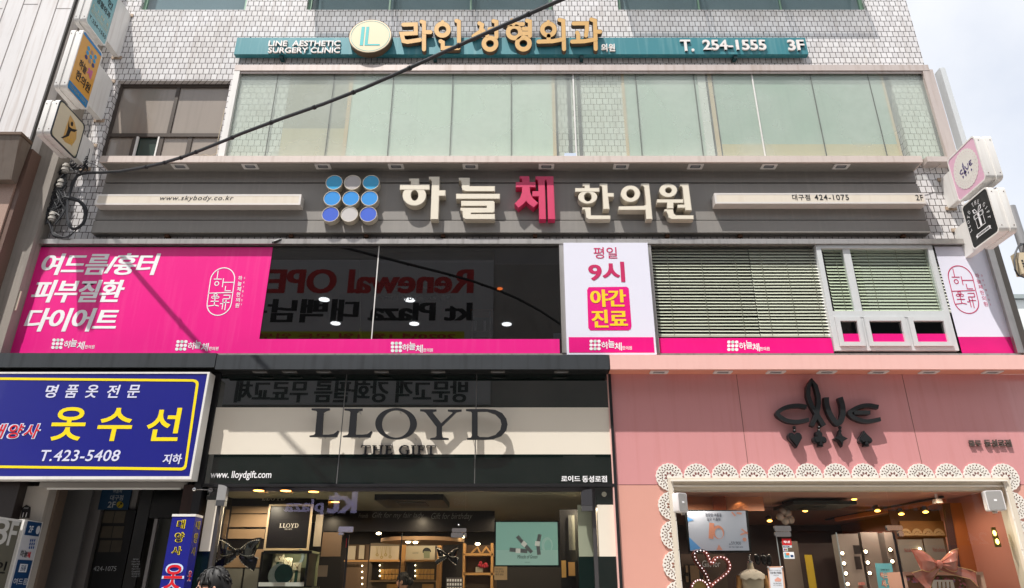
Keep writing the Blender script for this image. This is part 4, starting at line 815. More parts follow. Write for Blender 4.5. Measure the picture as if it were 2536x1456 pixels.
# pilasters
def pil(xa, xb, zb, zt, m_, nm, y=-.06): return MB().box(xa, xb, y, .2, zb, zt).build(nm, m_, t)
zp1, zp0 = at(520, 1238, -.06).z, at(510, 1365, -.06).z
lx0, lx1 = X(504, 1300, -.06), X(530, 1300, -.06)
pil(lx0 - .02, lx1, zp1, zS - .04, GLOSSB, 'black_pilaster'); pil(lx0, lx1, zp0, zp1, LCREAM, 'cream_pilaster'); pil(lx0 - .02, lx1, 0, zp0, GLOSSB, 'black_pilaster')
zp1, zp0 = at(1490, 1250, -.06).z, at(1500, 1378, -.06).z; rx0, rx1 = X(1478, 1312, -.06), X(1524, 1312, -.06)
pil(rx0, rx1 + .02, zp1, zS - .04, GLOSSB, 'black_pilaster'); pil(rx0 + .02, rx1 - .01, zp0, zp1, LCREAM, 'cream_pilaster'); pil(rx0, rx1 + .02, 0, zp0, GLOSSB, 'black_pilaster')
o = MB(); p = at(1496, 1224, -.065); o.tube([(p.x, -.063, p.z), (p.x, -.075, p.z)], .034, 16); o.build('spot_lamp', mat('lamp_face', (180, 178, 160), .2, .3), t)
GYL = -.02; zg = zS - .04
MB().box(lx1, lx1 + .05, -.05, .05, 0, zg).box(rx0 - .05, rx0, -.05, .05, 0, zg).box(lx1 + .05, rx0 - .05, -.05, .05, zg - .05, zg - .001).build('window_frame', mat('frame_grey', (92, 90, 92), .35, .5), t)
dx0, dx1 = X(845, 1400, GYL), X(1150, 1400, GYL); zd = at(1000, 1317, GYL).z
GSH = glass('shop_glass', (222, 226, 222), 1.48)
m = MB(); m.box(lx1 + .05, dx0, GYL, GYL + .01, .02, zg - .05); m.box(dx1, rx0 - .05, GYL, GYL + .01, .02, zg - .05); m.box(dx0 + .004, dx1 - .004, GYL, GYL + .01, zd, zg - .05); m.build('shop_pane', GSH, t)
# door: half of it stands open
m = MB(); xh = X(992, 1400, GYL); m.box(xh, dx1 - .01, GYL + .002, GYL + .012, .02, zd - .01); o = m.build('glass_door', GSH, t)
MB().box(xh - .012, xh, GYL - .004, GYL + .016, .02, zd - .01).build('edge_seal', mat('seal_black', (12, 14, 18), .3), o)
MB().box(dx0 + .035, dx0 + .06, GYL + .05, GYL + .07, .02, zd - .03).build('door_edge', mat('seal_black', (12, 14, 18), .3), t)
def patch(xa, ya, xb, yb, Y, mm, par, nm='patch_fitting'):
    a, b, z0, z1 = R(xa, ya, xb, yb, Y); m = MB(); m.prism([rrect(a, z0, b, z1, .015, 3)], lambda u, v, d: (u, Y + d, v), 0, .05); return m.build(nm, mm, par)
CHROME = mat('chrome', (200, 198, 198), .16, .9, .05)
patch(838, 1304, 875, 1318, -.05, CHROME, t); patch(838, 1319, 851, 1325, -.05, CHROME, t); patch(1119, 1308, 1155, 1318, -.05, CHROME, t); patch(1117, 1319, 1148, 1331, -.055, CHROME, t); patch(1149, 1319, 1155, 1331, -.05, CHROME, t)
tag(MB().rbox(857, 1333, 861, 1356, .05, .005).build('sticker', mat('sticker_red', (200, 20, 30), .5)), 'narrow red sticker on the open glass door edge', 'sticker')
m = MB(); p = at(1136, 1300, -.03); m.ball((p.x, -.03, p.z), .016); m.build('glass_bolt', CHROME, t)
# interior of that shop
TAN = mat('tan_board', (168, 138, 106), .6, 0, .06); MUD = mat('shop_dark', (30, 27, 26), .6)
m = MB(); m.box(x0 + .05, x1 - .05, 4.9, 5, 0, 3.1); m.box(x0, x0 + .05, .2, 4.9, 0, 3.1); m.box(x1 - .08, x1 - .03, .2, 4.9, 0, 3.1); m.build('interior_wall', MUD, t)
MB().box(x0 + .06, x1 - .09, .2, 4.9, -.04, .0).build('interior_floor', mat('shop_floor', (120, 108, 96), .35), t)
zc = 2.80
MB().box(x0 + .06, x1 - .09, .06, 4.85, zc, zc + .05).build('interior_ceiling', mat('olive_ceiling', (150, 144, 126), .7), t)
# ------------------------------------------------------------------ things in the black and cream shop
WARM = mat('lamp_warm', (255, 178, 90), emit=7, ecol=(255, 170, 80)); HOT = mat('lamp_hot', (255, 236, 200), emit=9, ecol=(255, 235, 190))
def dlamp(x, y, z, r, label, grp, m_=None, thick=.012):
    p = atz(x, y, z); t_ = thing('ceiling_light', label, 'light', (p.x, p.y, z - thick), grp)
    MB().tube([(p.x, p.y, z - .001), (p.x, p.y, z - thick)], r * 1.25, 16).build('ring', mat('ring_dark', (40, 34, 30), .4), t_)
    MB().tube([(p.x, p.y, z - thick), (p.x, p.y, z - thick - .004)], r, 16).build('lens', m_ or WARM, t_)
G1 = 'warm downlights of the black and cream shop'
for x, y, s_ in ((641, 1212.5, 'above the wall lettering, nearest the grey casing'), (708, 1213, 'between two others above the black poster'), (777, 1215.5, 'above the corner of the black poster'), (829, 1241, 'close to the door patch fitting'), (996, 1229, 'in front of the air conditioner cassette'), (1028, 1229, 'in front of the air conditioner cassette, farther from the door edge')):
    dlamp(x, y, zc, .07, 'warm shop downlight ' + s_, G1)
def flat(name, x0, y0, x1, y1, Y, mm, label=None, cat=None, par=None, d=.02):
    o = MB().rbox(x0, y0, x1, y1, Y, d).build(name, mm, par)
    return tag(o, label, cat) if label else o
# display wall with header
t = thing('display_wall', 'tan panelled display wall with black header and thin serif lettering', 'display wall', at(640, 1400, .9))
flat('header', 566, 1222, 782, 1253, .88, mat('header_black', (26, 22, 24), .35), par=t)
m = MB(); serif(m, 'LLOYD', wall_fn(649, 1227, 707, 1239, .876)); m.build('lettering', mat('gold_thread', (214, 200, 176), .5), t)
flat('tan_panel', 566, 1254, 668, 1271, .92, TAN, par=t); flat('tan_panel', 562, 1273.5, 664, 1305, .92, TAN, par=t); flat('tan_panel', 555, 1310, 655, 1334, .92, TAN, par=t); flat('tan_panel', 540, 1360, 650, 1405, .93, TAN, par=t)
flat('black_backing', 550, 1250, 700, 1460, .95, mat('header_black', (26, 22, 24)), par=t)
flat('grey_panel', 555, 1408, 598, 1460, .92, mat('grey_panel', (130, 128, 118), .6), par=t); flat('grey_panel', 603, 1408, 640, 1460, .92, mat('grey_panel', (130, 128, 118)), par=t)
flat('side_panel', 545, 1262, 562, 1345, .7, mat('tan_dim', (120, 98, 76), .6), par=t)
t = thing('framed_poster', 'black framed poster with small white serif title in the shop window', 'poster', at(715, 1362, .8))
m = MB(); FR = mat('oak_frame', (190, 168, 138), .5)
a, b, z0, z1 = R(660, 1249, 770, 1363, .8); s_ = .028
m.box(a, a + s_, .78, .82, z0, z1); m.box(b - s_, b, .78, .82, z0, z1); m.box(a + s_, b - s_, .78, .82, z0, z0 + s_); m.box(a + s_, b - s_, .78, .82, z1 - s_, z1); m.build('frame', FR, t)
MB().box(a + s_, b - s_, .80, .82, z0 + s_, z1 - s_).build('sheet', mat('poster_black', (22, 20, 24), .35), t)
m = MB(); serif(m, 'LLOYD', wall_fn(692, 1296.5, 739, 1306.5, .797)); serif(m, 'THE GIFT', wall_fn(704, 1309, 723, 1311.6, .797)); m.build('lettering', mat('poster_white', (215, 210, 200), .5), t)
# showcase with moon ornaments, lit from its own top
t = thing('display_case', 'pale green lit display case with moon ornaments', 'display case', at(710, 1450, .5))
a, b, z0, z1 = R(648, 1367, 768, 1452, .35); GRN = mat('celadon', (150, 152, 112), .6)
MB().box(a, b, .75, .78, z0, z1).box(a, b, .35, .78, z1 - .01, z1 + .02).build('back', GRN, t); m = MB(); m.box(a - .03, a, .34, .78, z0, z1); m.box(b - .06, b - .03, .34, .78, z0, z1); m.box(a, b, .34, .37, z1 - .02, z1 + .015); m.build('frame', mat('case_black', (26, 26, 24), .3), t)
lg = bpy.data.lights.new('case_lamp', 'SPOT'); lg.spot_size = math.radians(150); lg.energy = 1.8; lg.shadow_soft_size = .02; lg.color = (1, .95, .8); lo = bpy.data.objects.new('case_lamp', lg); COL.objects.link(lo); lo.location = ((a + b) / 2, .42, z1 - .03); lo.rotation_euler = (math.radians(25), 0, 0)
MB().box(a, b - .06, .30, .75, z0, z0 + .05).build('tray', mat('tray_white', (224, 220, 212), .4), t)
m = MB(); serif(m, 'LLOYD', lambda u, v, d: (a + .22 + .14 * u, .297, z0 + .012 + .028 * v)); m.build('lettering', mat('gold_thread', (150, 138, 118)), t)
CR2 = mat('box_ivory', (200, 190, 160), .5); RB = mat('ribbon_green', (24, 70, 56), .4)
def giftbox(x0, x1, y0, label):
    xa, xb = X(x0, y0, .55), X(x1, y0, .55); za_ = z0 + .051; zb2 = at((x0 + x1) / 2, y0, .55).z; c_ = (xa + xb) / 2
    o = thing('gift_box', label, 'gift box', (c_, .6, za_), 'ivory gift boxes in the green display case'); MB().box(xa, xb, .55, .68, za_, zb2).build('box', CR2, o); MB().box(c_ - .02, c_ + .02, .545, .685, za_, zb2 + .004).build('ribbon', RB, o)
giftbox(677, 702, 1383, 'ivory gift box with green ribbon under the first necklace card, behind the big moon'); giftbox(702, 724, 1393, 'ivory gift box with green ribbon between its two neighbours in the green case'); giftbox(725, 746, 1406, 'shortest ivory gift box with green ribbon in the green case')
def card(x0, y0, x1, y1, label):
    o = thing('necklace_card', label, 'jewellery card', at((x0 + x1) / 2, y1, .54), 'necklace cards in the green display case'); flat('card', x0, y0, x1, y1, .53, mat('card_beige', (196, 182, 150), .5), par=o)
    m = MB(); c_ = (x0 + x1) / 2; m.tube([at(c_ - 7, y0 + 3, .526), at(c_, y1 - 7, .526)], .0022, 4).tube([at(c_ + 7, y0 + 3, .526), at(c_, y1 - 7, .526)], .0022, 4); p = at(c_, y1 - 6, .526); m.ball(p, .008, n=8, m=5); m.build('necklace', mat('rose_gold', (196, 140, 100), .2, .8), o)
card(682, 1371, 703, 1391, 'beige necklace card standing highest in the green case'); card(703, 1381, 724, 1401, 'beige necklace card of middle height in the green case'); card(725, 1393, 746, 1412, 'beige necklace card standing lowest in the green case')
MOON = mat('moon_grey', (150, 160, 156), .7, 0, .45, 24); p = at(692, 1425, .42)
t2 = thing('moon_ornament', 'round moon ornament with dark green disc in the display case', 'ornament', p)
m = MB(); m.prism([ell(p.x, p.z, .155, .155, 30)], lambda u, v, d: (u, .42 + d, v), 0, .03); m.build('moon', MOON, t2); m = MB(); m.prism([ell(p.x + .055, p.z + .02, .125, .125, 30)], lambda u, v, d: (u, .415 + d, v), 0, .02); m.build('dark_disc', mat('dark_teal_disc', (20, 60, 54), .3, 0, .5, 9), t2)
p = at(741, 1378, .6); m = MB(); m.prism([ell(p.x, p.z, .075, .10, 20, -1.9, 1.9) + [(p.x - .02 + .05 * math.cos(a_), p.z + .085 * math.sin(a_)) for a_ in [1.4 - i * .28 for i in range(11)]]], lambda u, v, d: (u, .6 + d, v), 0, .02); tag(m.build('crescent_moon', MOON), 'grey crescent moon hanging in the display case', 'ornament')
t = thing('display_case', 'lower green display case under the moon case', 'display case', at(710, 1470, .5)); a2, b2, z2, z3 = R(640, 1455, 770, 1500, .35)
MB().box(a2, b2, .75, .78, z2, z3).build('back', GRN, t); MB().box(a2 - .03, b2, .34, .78, z3, z3 + .02).build('top', mat('case_black', (26, 26, 24)), t)
# big black ribbon bow
def bow(name, label, cx, cy, Y, s, mm, edge, dash, tails):
    c = at(cx, cy, Y); t = thing(name, label, 'bow', (c.x, Y, c.z)); P = lambda u, v, w: Vector((c.x + u * s, Y + w * s, c.z + v * s))
    for sd in (-1, 1):
        m = MB(); n, k = 12, 8; vs = []; top, bot = [], []
        for i in range(n + 1):
            u = i / n; h = .09 + .30 * math.sin(math.pi * min(1, .02 + .62 * u)) ** 1.2; cen = .02 + .17 * u
            for j in range(k + 1):
                v = j / k * 2 - 1; bul = .32 * math.sin(math.pi * min(1, u * 1.02)) ** .7 * (1 - .6 * v * v) + .035 * math.sin(v * 9 + u * 3) * (1 - u * .6)
                vs.append(P(sd * (.09 + .74 * u + .12 * u * v), cen + h * v + .05 * u * v, -.08 - bul))
        fs = [(i * (k + 1) + j, i * (k + 1) + j + 1, (i + 1) * (k + 1) + j + 1, (i + 1) * (k + 1) + j) for i in range(n) for j in range(k)]
        m.add(vs, fs); m.add([v + Vector((0, .10 * s, 0)) for v in vs], [tuple(reversed(f)) for f in fs])
        m.add([vs[n * (k + 1) + j] for j in range(k + 1)] + [vs[n * (k + 1) + j] + Vector((0, .10 * s, 0)) for j in range(k + 1)], [(j, j + 1, j + k + 2, j + k + 1) for j in range(k)])
        m.build('loop', mm, t)
        e = MB(); off = Vector((0, -.012 * s, 0))
        for j in (1 if dash else 0, k - 1 if dash else k):
            L = [vs[i * (k + 1) + j] + off for i in range(n + 1)]
            if dash:
                for i in range(n): e.tube([L[i] + (L[i + 1] - L[i]) * .2, L[i] + (L[i + 1] - L[i]) * .75], .017 * s, 5)
            else: e.tube(L, .012 * s, 5)
        e.build('stitching' if dash else 'edge_cord', edge, t)
        m = MB(); T = tails[sd]; vs = []; n2 = len(T) - 1
        for i, (a_, b_) in enumerate(T):
            for j in range(5): v = j / 4; vs.append(P(a_[0] + (b_[0] - a_[0]) * v, a_[1] + (b_[1] - a_[1]) * v, -.03 - .06 * math.sin(i * 1.3 + v * 3)))
        m.add(vs, [(i * 5 + j, i * 5 + j + 1, i * 5 + j + 6, i * 5 + j + 5) for i in range(n2) for j in range(4)]); m.add([v + Vector((0, .03 * s, 0)) for v in vs], [(i * 5 + j, i * 5 + j + 5, i * 5 + j + 6, i * 5 + j + 1) for i in range(n2) for j in range(4)]); m.build('tail', mm, t)
        e = MB()
        for j in (0, 4):
            L = [vs[i * 5 + j] + off for i in range(n2 + 1)]
            if dash:
                for i in range(n2):
                    for f0 in (.1, .6): e.tube([L[i] + (L[i + 1] - L[i]) * f0, L[i] + (L[i + 1] - L[i]) * (f0 + .3)], .017 * s, 5)
            else: e.tube(L, .012 * s, 5)
        e.build('tail_stitching' if dash else 'tail_cord', edge, t)
    m = MB(); m.ball(P(0, 0, -.14), .15 * s, .13 * s, .17 * s, fn=lambda p, d: p * (1 + .06 * math.sin(d.x * 12))); m.build('knot', mm, t)
GLB = mat('patent_black', (16, 16, 18), .12, 0, .2, coat=.8)
bow('ribbon_bow', 'big shiny black ribbon bow with white dashed stitching in the shop window', 590, 1367, .30, .31, GLB, mat('stitch', (220, 214, 204), .6), True,
    {-1: [((-.10, -.05), (-.04, -.22)), ((-.45, -.18), (-.30, -.42)), ((-.85, -.35), (-.62, -.62)), ((-1.0, -.55), (-.82, -.78))], 1: [((.06, -.22), (.14, -.05)), ((.20, -.38), (.55, -.12)), ((.38, -.55), (.92, -.25)), ((.80, -.80), (.92, -.30))]})
bow('ribbon_bow', 'smaller black ribbon bow hanging deep in the shop beside the shelf unit', 1108, 1374, 2.5, .20, GLB, mat('stitch', (220, 214, 204), .6), True,
    {-1: [((-.10, -.05), (-.04, -.22)), ((-.45, -.18), (-.30, -.42)), ((-.85, -.35), (-.62, -.62)), ((-1.0, -.55), (-.82, -.78))], 1: [((.06, -.22), (.14, -.05)), ((.20, -.38), (.55, -.12)), ((.38, -.55), (.92, -.25)), ((.80, -.80), (.92, -.30))]})
t = thing('earring_stand', 'grey stand with rows of small pale earring tags below the shelf unit', 'stand', at(1125, 1475, 2.3)); flat('board', 1104, 1430, 1146, 1480, 2.32, mat('stand_grey', (90, 84, 84), .6), par=t); m = MB()
for r_ in range(4):
    for c__ in range(6): m.rbox(1107 + c__ * 6.4, 1434 + r_ * 10, 1111 + c__ * 6.4, 1440 + r_ * 10, 2.31, .008)
m.build('tags', PAPER if 'PAPER' in globals() else WHITE, t)
# chrome rod with ball, curved casings
t = thing('wall_spotlight', 'chrome ball on a short rod beside the tailor sign', 'lamp arm', at(522, 1213, -.09)); p, e_ = at(481, 1212, -.30), at(522, 1213, -.09)
MB().tube([p, e_], .007, 8).build('rod', CHROME, t); MB().ball(p, .028).build('ball', CHROME, t); MB().tube([e_, e_ + Vector((0, .03, 0))], .03, 14).build('rose', CHROME, t)
def casing(x0, x1, y0, y1, mm, label, sd):
    a, b, z0, z1 = R(x0, y0, x1, y1, -.13); t = thing('curved_casing', label, 'casing', ((a + b) / 2, -.13, z0), 'curved grey casings at the shop window corners'); w_ = b - a
    pr = [(0, 0), (0, 1)] + [(1 - math.cos(i / 6 * math.pi / 2) if 0 else math.sin(i / 6 * math.pi / 2), 1 - (1 - math.cos(i / 6 * math.pi / 2)) * .22) for i in range(1, 7)] + [(1, .25), (.98, .25)] + [(.98, 0)]
    m = MB(); m.prism([[(u, .26 + v * .74) for u, v in pr[:-3]] + [(1, .26), (0, .26)]], lambda u, v, d: ((a if sd > 0 else b) + sd * w_ * u, -.13 + d, z0 + (z1 - z0) * v), 0, .09); m.build('cover', mm, t)
    MB().box(a + .002, b - .002, -.128, -.042, z0, z0 + (z1 - z0) * .25).build('lower_cap', mat('cap_grey', (70, 70, 72), .5), t)
casing(537, 559, 1200, 1252, mat('casing_grey', (150, 150, 150), .4), 'light grey curved casing beside the chrome ball rod', 1)
casing(1440, 1467, 1211, 1265, mat('casing_dark', (58, 58, 62), .4), 'dark grey curved casing beside the cream pilaster', -1)
# ceiling cassette, disc, header lettering
p0, p1 = atz(932, 1236, zc - .04), atz(1105, 1236, zc - .04); t = thing('ceiling_air_conditioner', 'black ceiling air conditioner cassette in the black and cream shop', 'air conditioner', ((p0.x + p1.x) / 2, p0.y + .3, zc - .09))
MB().box(p0.x + .02, p1.x - .02, p0.y - .25, p0.y + .8, zc - .08, zc - .001).build('body', mat('ac_black', (26, 26, 26), .4), t); MB().box(p0.x + .3, p1.x - .3, p0.y, p0.y + .5, zc - .09, zc - .081).build('grille', mat('ac_grille', (50, 50, 48), .6), t)
t = thing('shop_header', 'dark curved header with pale script lettering above the shop door', 'header', at(1060, 1310, 2.6)); flat('band', 800, 1256, 1225, 1316, 2.6, mat('header_dark', (30, 27, 28), .3), par=t)
m = MB(); wtext(m, 'Gift for my fair lady', 922, 1269, 1050, 1286, 2.595, 0, -.004, .35); wtext(m, 'Gift for birthday', 1068, 1270, 1170, 1290, 2.595, 0, -.004, .35); wtext(m, 'Friends', 888, 1272, 912, 1282, 2.595, 0, -.004, .35); m.build('script_lettering', mat('script_grey', (150, 148, 144), .5), t)
p = at(1042, 1341, 3.0); m = MB(); m.tube([(p.x, 3.3, p.z), (p.x, 3.3, p.z + .06)], .74, 40); tag(m.build('ceiling_disc', mat('disc_tan', (176, 140, 104), .6)), 'hanging round tan ceiling disc inside the shop door', 'ceiling disc')
for x, y, s_ in ((938, 1321, 'small lamp just inside the open door'), (1011, 1342, 'lamp beneath the tan ceiling disc'), (1029, 1343, 'second lamp beneath the tan ceiling disc'), (1147, 1329, 'lamp glowing next to the door patch fitting'), (1183, 1347, 'lamp above the wooden shelf unit')):
    p = at(x, y, 3.0); tag(MB().ball((p.x, 3.0, p.z), .045, .045, .022).build('ceiling_light', HOT), 'warm ' + s_, 'light', G1)
# back wall cabinets
GOLDW = mat('honey_wood', (196, 148, 88), .5, 0, .08); PAPER = mat('poster_paper', (186, 176, 150), .6); SHG = mat('grey_back', (110, 100, 84), .6); TRAY = mat('jewel_tray', (206, 160, 90), .5, 0, .15, 30)
def cab(x0, x1, label, tt):
    Y = 4.3; t = thing('jewellery_cabinet', label, 'cabinet', at((x0 + x1) / 2, 1470, Y), 'jewellery cabinets at the back of the shop')
    flat('back', x0 - 4, 1345, x1 + 6, 1480, Y + .06, SHG, par=t); flat('side', x1 + 4, 1345, x1 + 14, 1480, Y, GOLDW, par=t, d=.3); flat('poster', x0, 1352, x1, 1386, Y + .02, PAPER, par=t); flat('ledge', x0 - 3, 1386, x1 + 3, 1391, Y - .05, GOLDW, par=t, d=.1)
    flat('dark_stand', x0 + 4, 1394, x0 + 22, 1436, Y + .03, mat('stand_black', (28, 26, 26), .4), par=t)
    m = MB(); xs = [x0 + 26 + i * 9 for i in range(5)]
    for r_ in range(2):
        for x in xs: m.rbox(x, 1409 + r_ * 14, x + 8, 1421 + r_ * 14, Y + .02, .03)
    m.build('jewellery_tray', TRAY, t); flat('shelf', x0 - 2, 1437, x1 + 3, 1441, Y - .06, mat('shelf_tan', (150, 126, 92), .5), par=t, d=.1); flat('lower_tray', x0 + 40, 1446, x1 - 4, 1480, Y, TRAY, par=t)
    m = MB()
    if tt == 0:
        for i, (dx, y) in enumerate(((17, 1374), (28, 1380), (38, 1374), (49, 1379))):
            c_ = x0 + dx; m.prism([ell(c_, y, 3.6, 3.6, 12), ell(c_, y, 2.0, 2.0, 12)], sheet(Y + .016), 0, None); m.prism([stroke([(c_ - 2.5, 1353), (c_, y - 3)], .6)], sheet(Y + .016), 0, None); m.prism([stroke([(c_ + 2.5, 1353), (c_, y - 3)], .6)], sheet(Y + .016), 0, None)
        m.build('necklace_print', mat('print_gold', (150, 134, 60), .4), t)
    else:
        serif(m, 'LLOYD', wall_fn(x0 + 17, 1367, x0 + 31, 1371, Y + .016)); m.prism([ell(x0 + 52, 1366, 10.5, 10, 16, math.pi * .9, math.pi * 2.1)], sheet(Y + .016), 0, None); m.prism([ell(x0 + 51, 1366, 7, 6, 14)], sheet(Y + .0175), 0, None); m.build('hat_print', mat('print_black', (34, 40, 40), .4), t)
        m = MB(); m.prism([[(x0 + 44, 1365), (x0 + 60, 1365), (x0 + 59, 1382), (x0 + 45, 1382)]], sheet(Y + .0145), 0, None); m.build('box_print', mat('print_sage', (130, 136, 106), .5), t)
    m = MB()
    for i in range(4): m.ball(at(x0 + 23.5, 1400 + i * 13, Y), .011, n=8, m=5)
    m.build('bulbs', HOT, t)
cab(917, 988, 'back cabinet under the gold necklace picture', 0); cab(1005, 1077, 'back cabinet under the bonnet picture', 1)
t = thing('jewellery_cabinet', 'narrow tan side cabinet just inside the open door', 'cabinet', at(875, 1470, 3.0), 'jewellery cabinets at the back of the shop'); flat('back', 852, 1348, 910, 1480, 3.0, mat('cab_brown', (96, 76, 54), .6), par=t); flat('panel', 860, 1352, 880, 1386, 2.96, PAPER, par=t); flat('panel', 889, 1350, 902, 1384, 2.96, PAPER, par=t); flat('ledge', 852, 1387, 910, 1391, 2.9, GOLDW, par=t)
m = MB(); [m.ball(at(897, 1401 + i * 15, 2.9), .011, n=8, m=5) for i in range(4)]; m.build('bulbs', HOT, t)
t = thing('shelf_unit', 'honey wood shelf unit holding flowers and gift bags', 'shelf', at(1185, 1470, 2.6)); m = MB(); Y = 2.6
for y in (1370, 1418): m.rbox(1147, y, 1232, y + 6, Y, .3)
for x in (1145, 1215): m.rbox(x, 1345, x + 6, 1480, Y, .3)
m.prism([stroke([(1167, 1370), (1182, 1355), (1190, 1370)], 4)], sheet(Y), 0, .04); m.prism([stroke([(1193, 1370), (1204, 1355), (1216, 1370)], 4)], sheet(Y), 0, .04); m.build('frame', GOLDW, t); flat('back', 1147, 1350, 1230, 1480, Y + .3, mat('cab_brown', (96, 76, 54)), par=t)
m = MB(); m.use(0); [m.ball(at(1195 + random.uniform(-9, 12), 1399 + random.uniform(-7, 5), Y - .02), .03, n=8, m=5) for i in range(9)]; m.use(1); m.rbox(1178, 1404, 1196, 1417, Y, .1)
tag(m.build('flower_arrangement', [mat('red_petal', (180, 40, 54), .6), PAPER]), 'small red artificial flowers in a white box on the wooden shelf', 'flowers')
t = thing('notice_sheet', 'small tan mask notice taped inside the window, under the mint screen', 'notice', at(1240, 1434, .05)); flat('paper', 1224, 1403, 1256, 1436, .05, mat('notice_tan', (176, 138, 96), .6), par=t, d=.004)
m = MB(); wtext(m, '매장 안에서는', 1227, 1407, 1247, 1411, .046); wtext(m, '마스크 착용', 1227, 1413, 1248, 1418, .046); wtext(m, '해주세요', 1227, 1420, 1247, 1425, .046); m.build('lettering', BLK, t)
t = thing('notice_sheet', 'small tan notice beside the moon display case', 'notice', at(790, 1420, .3)); flat('paper', 787, 1400, 811, 1428, .3, mat('notice_brown', (140, 116, 92), .6), par=t, d=.004)
flat('tan_pillar', 779, 1274, 797, 1353, .95, mat('pillar_tan', (176, 160, 140), .6), 'pale pillar panel beside the black framed poster', 'pillar'); flat('tan_pillar', 797, 1318, 845, 1378, 1.1, mat('pillar_brown', (120, 94, 70), .6), 'brown wall panel between pillar and door', 'panel')
flat('black_box', 777, 1233, 812, 1273, 1.0, BLACK, 'black box near the ceiling beside the header', 'box', d=.4)
# mint screen
t = thing('advertising_screen', 'mint green advertising screen with three wristwatches', 'screen', at(1305, 1403, .3)); flat('bezel', 1224, 1290, 1386, 1404, .32, BLACK, par=t, d=.06)
MINTS = mat('mint_screen', (120, 160, 148), .25, 0, .05, emit=.34, ecol=(150, 190, 176)); flat('display', 1228, 1293, 1381.5, 1399.5, .312, MINTS, par=t, d=.006)
sf = sheet(.309); m = MB(); m.prism([[(1229, 1362), (1381, 1362), (1381, 1399), (1229, 1399)]], sf, 0, None); m.prism([ell(1355, 1350, 14, 20, 20, 0, 6.28), ell(1357, 1352, 9, 15, 16)], sheet(.308), 0, None); m.build('picture_ground', mat('mint_ground', (150, 182, 170), .4, 0, .1, 2, emit=.3, ecol=(165, 196, 184)), t)
GRW = mat('watch_grey', (120, 122, 122), .4, 0, .35, 60, emit=.10); m = MB(); sf = sheet(.305)
m.prism([stroke([(1281, 1328), (1298, 1348), (1317, 1368)], 9)], sf, 0, None); m.prism([stroke([(1262, 1361), (1306, 1365)], 10)], sheet(.3065), 0, None); m.prism([stroke([(1337, 1323), (1332, 1347), (1335, 1374)], 9)], sheet(.306), 0, None); m.build('watch_print', GRW, t)
m = MB()
for cx, cy, r_ in ((1298, 1347, .7), (1331, 1346, .12), (1283, 1364, .03)):
    for k_ in (0,): m.prism([[(cx + 8 * math.cos(r_ + a_), cy + 8.5 * math.sin(r_ + a_)) for a_ in (.75, 2.4, 3.9, 5.53)]], sheet(.302), 0, None)
m.build('watch_dial', mat('dial_white', (214, 210, 200), .4, emit=.3), t)
m = MB(); wtext(m, 'Miracle of Green', 1281, 1374, 1331, 1383, .303, 0, .0, .3); serif(m, 'LLOYD', wall_fn(1300, 1391.5, 1312, 1394, .303)); m.build('lettering', mat('ink_green', (20, 40, 36), .5), t)
# mirror cabinet by the cream pilaster
t = thing('mirror_cabinet', 'glossy mirror cabinet with gold trays beside the mint screen', 'cabinet', at(1415, 1470, .6)); flat('back', 1388, 1262, 1440, 1480, .6, mat('mirror_dark', (62, 60, 60), .12, .5), par=t); flat('cream_strip', 1432, 1250, 1472, 1378, .06, mat('strip_cream', (206, 206, 186), .5), par=t); flat('dark_strip', 1434, 1379, 1474, 1480, .06, mat('strip_green', (16, 40, 38), .3), par=t)
flat('mirror', 1408, 1276, 1424, 1362, .56, mat('mirror_face', (150, 148, 140), .1, .7), par=t); flat('gold_tray', 1391, 1388, 1402, 1430, .57, TRAY, par=t); flat('gold_tray', 1408, 1392, 1424, 1426, .57, GOLDW, par=t)
# lamps of this shop
def spots(xs, ys, z, pw, col):
    for x in xs:
        for y in ys:
            l = bpy.data.lights.new('shop_lamp', 'SPOT'); l.spot_size = math.radians(172); l.spot_blend = .5; l.shadow_soft_size = .03; l.energy = pw; l.color = col
            o = bpy.data.objects.new('shop_lamp', l); COL.objects.link(o); o.location = (x, y, z)
spots((-3.6, -2.6, -1.2, .2, 1.0), (.40,), 2.76, 30, (1, .84, .66)); spots((-3.2, -1.6, -.2, .9), (2.0, 3.7), 2.76, 26, (1, .78, .56))
# ================================================================== pink jewellery shop
x0 = (X(1511, 930, WY) + X(1522, 1190, WY)) / 2 + .01; x1 = 9.6
wx0, wx1, wz1 = X(1675, 1325, WY), X(2487, 1196, WY), at(2050, 1193, WY).z
t = thing('pink_shopfront', 'glossy pink jewellery shop front with white lace window frame', 'shopfront', ((x0 + wx1) / 2, WY, 0))
zse = at(1268, 1198, WY).z - .01
MB().box(x0, x1, WY, .1, wz1 + .05, zsf - .001).build('wall_panel', PINKP, t)
MB().box(x0, wx0 - .06, WY, .1, 0, zse - .008).build('lower_panel', PINKSHEEN, t); MB().box(wx1 + .06, x1, WY, .1, 0, zse - .008).build('lower_panel', PINKSHEEN, t)
MB().box(x0, wx0 - .06, WY, .1, zse, wz1 + .05).build('side_panel', PINKP, t); MB().box(wx1 + .06, x1, WY, .1, zse, wz1 + .05).build('side_panel', PINKP, t)
m = MB()
for xa, xb in ((1823, 1845), (2233, 2270)): xx = (X(xa, 923, WY) + X(xb, 1092, WY)) / 2; m.box(xx - .004, xx + .004, WY - .0015, WY + .01, wz1 + .05, zsf - .002)
m.build('panel_joint', mat('joint_brown', (120, 84, 74), .6), t)
MB().box(x0 - .05, x0 - .012, WY - .015, .1, 0, zsf - .001).build('edge_trim', PINKL, t)
FRM = mat('cream_frame', (216, 206, 190), .4, 0, .05, 4, .15, (180, 165, 140))
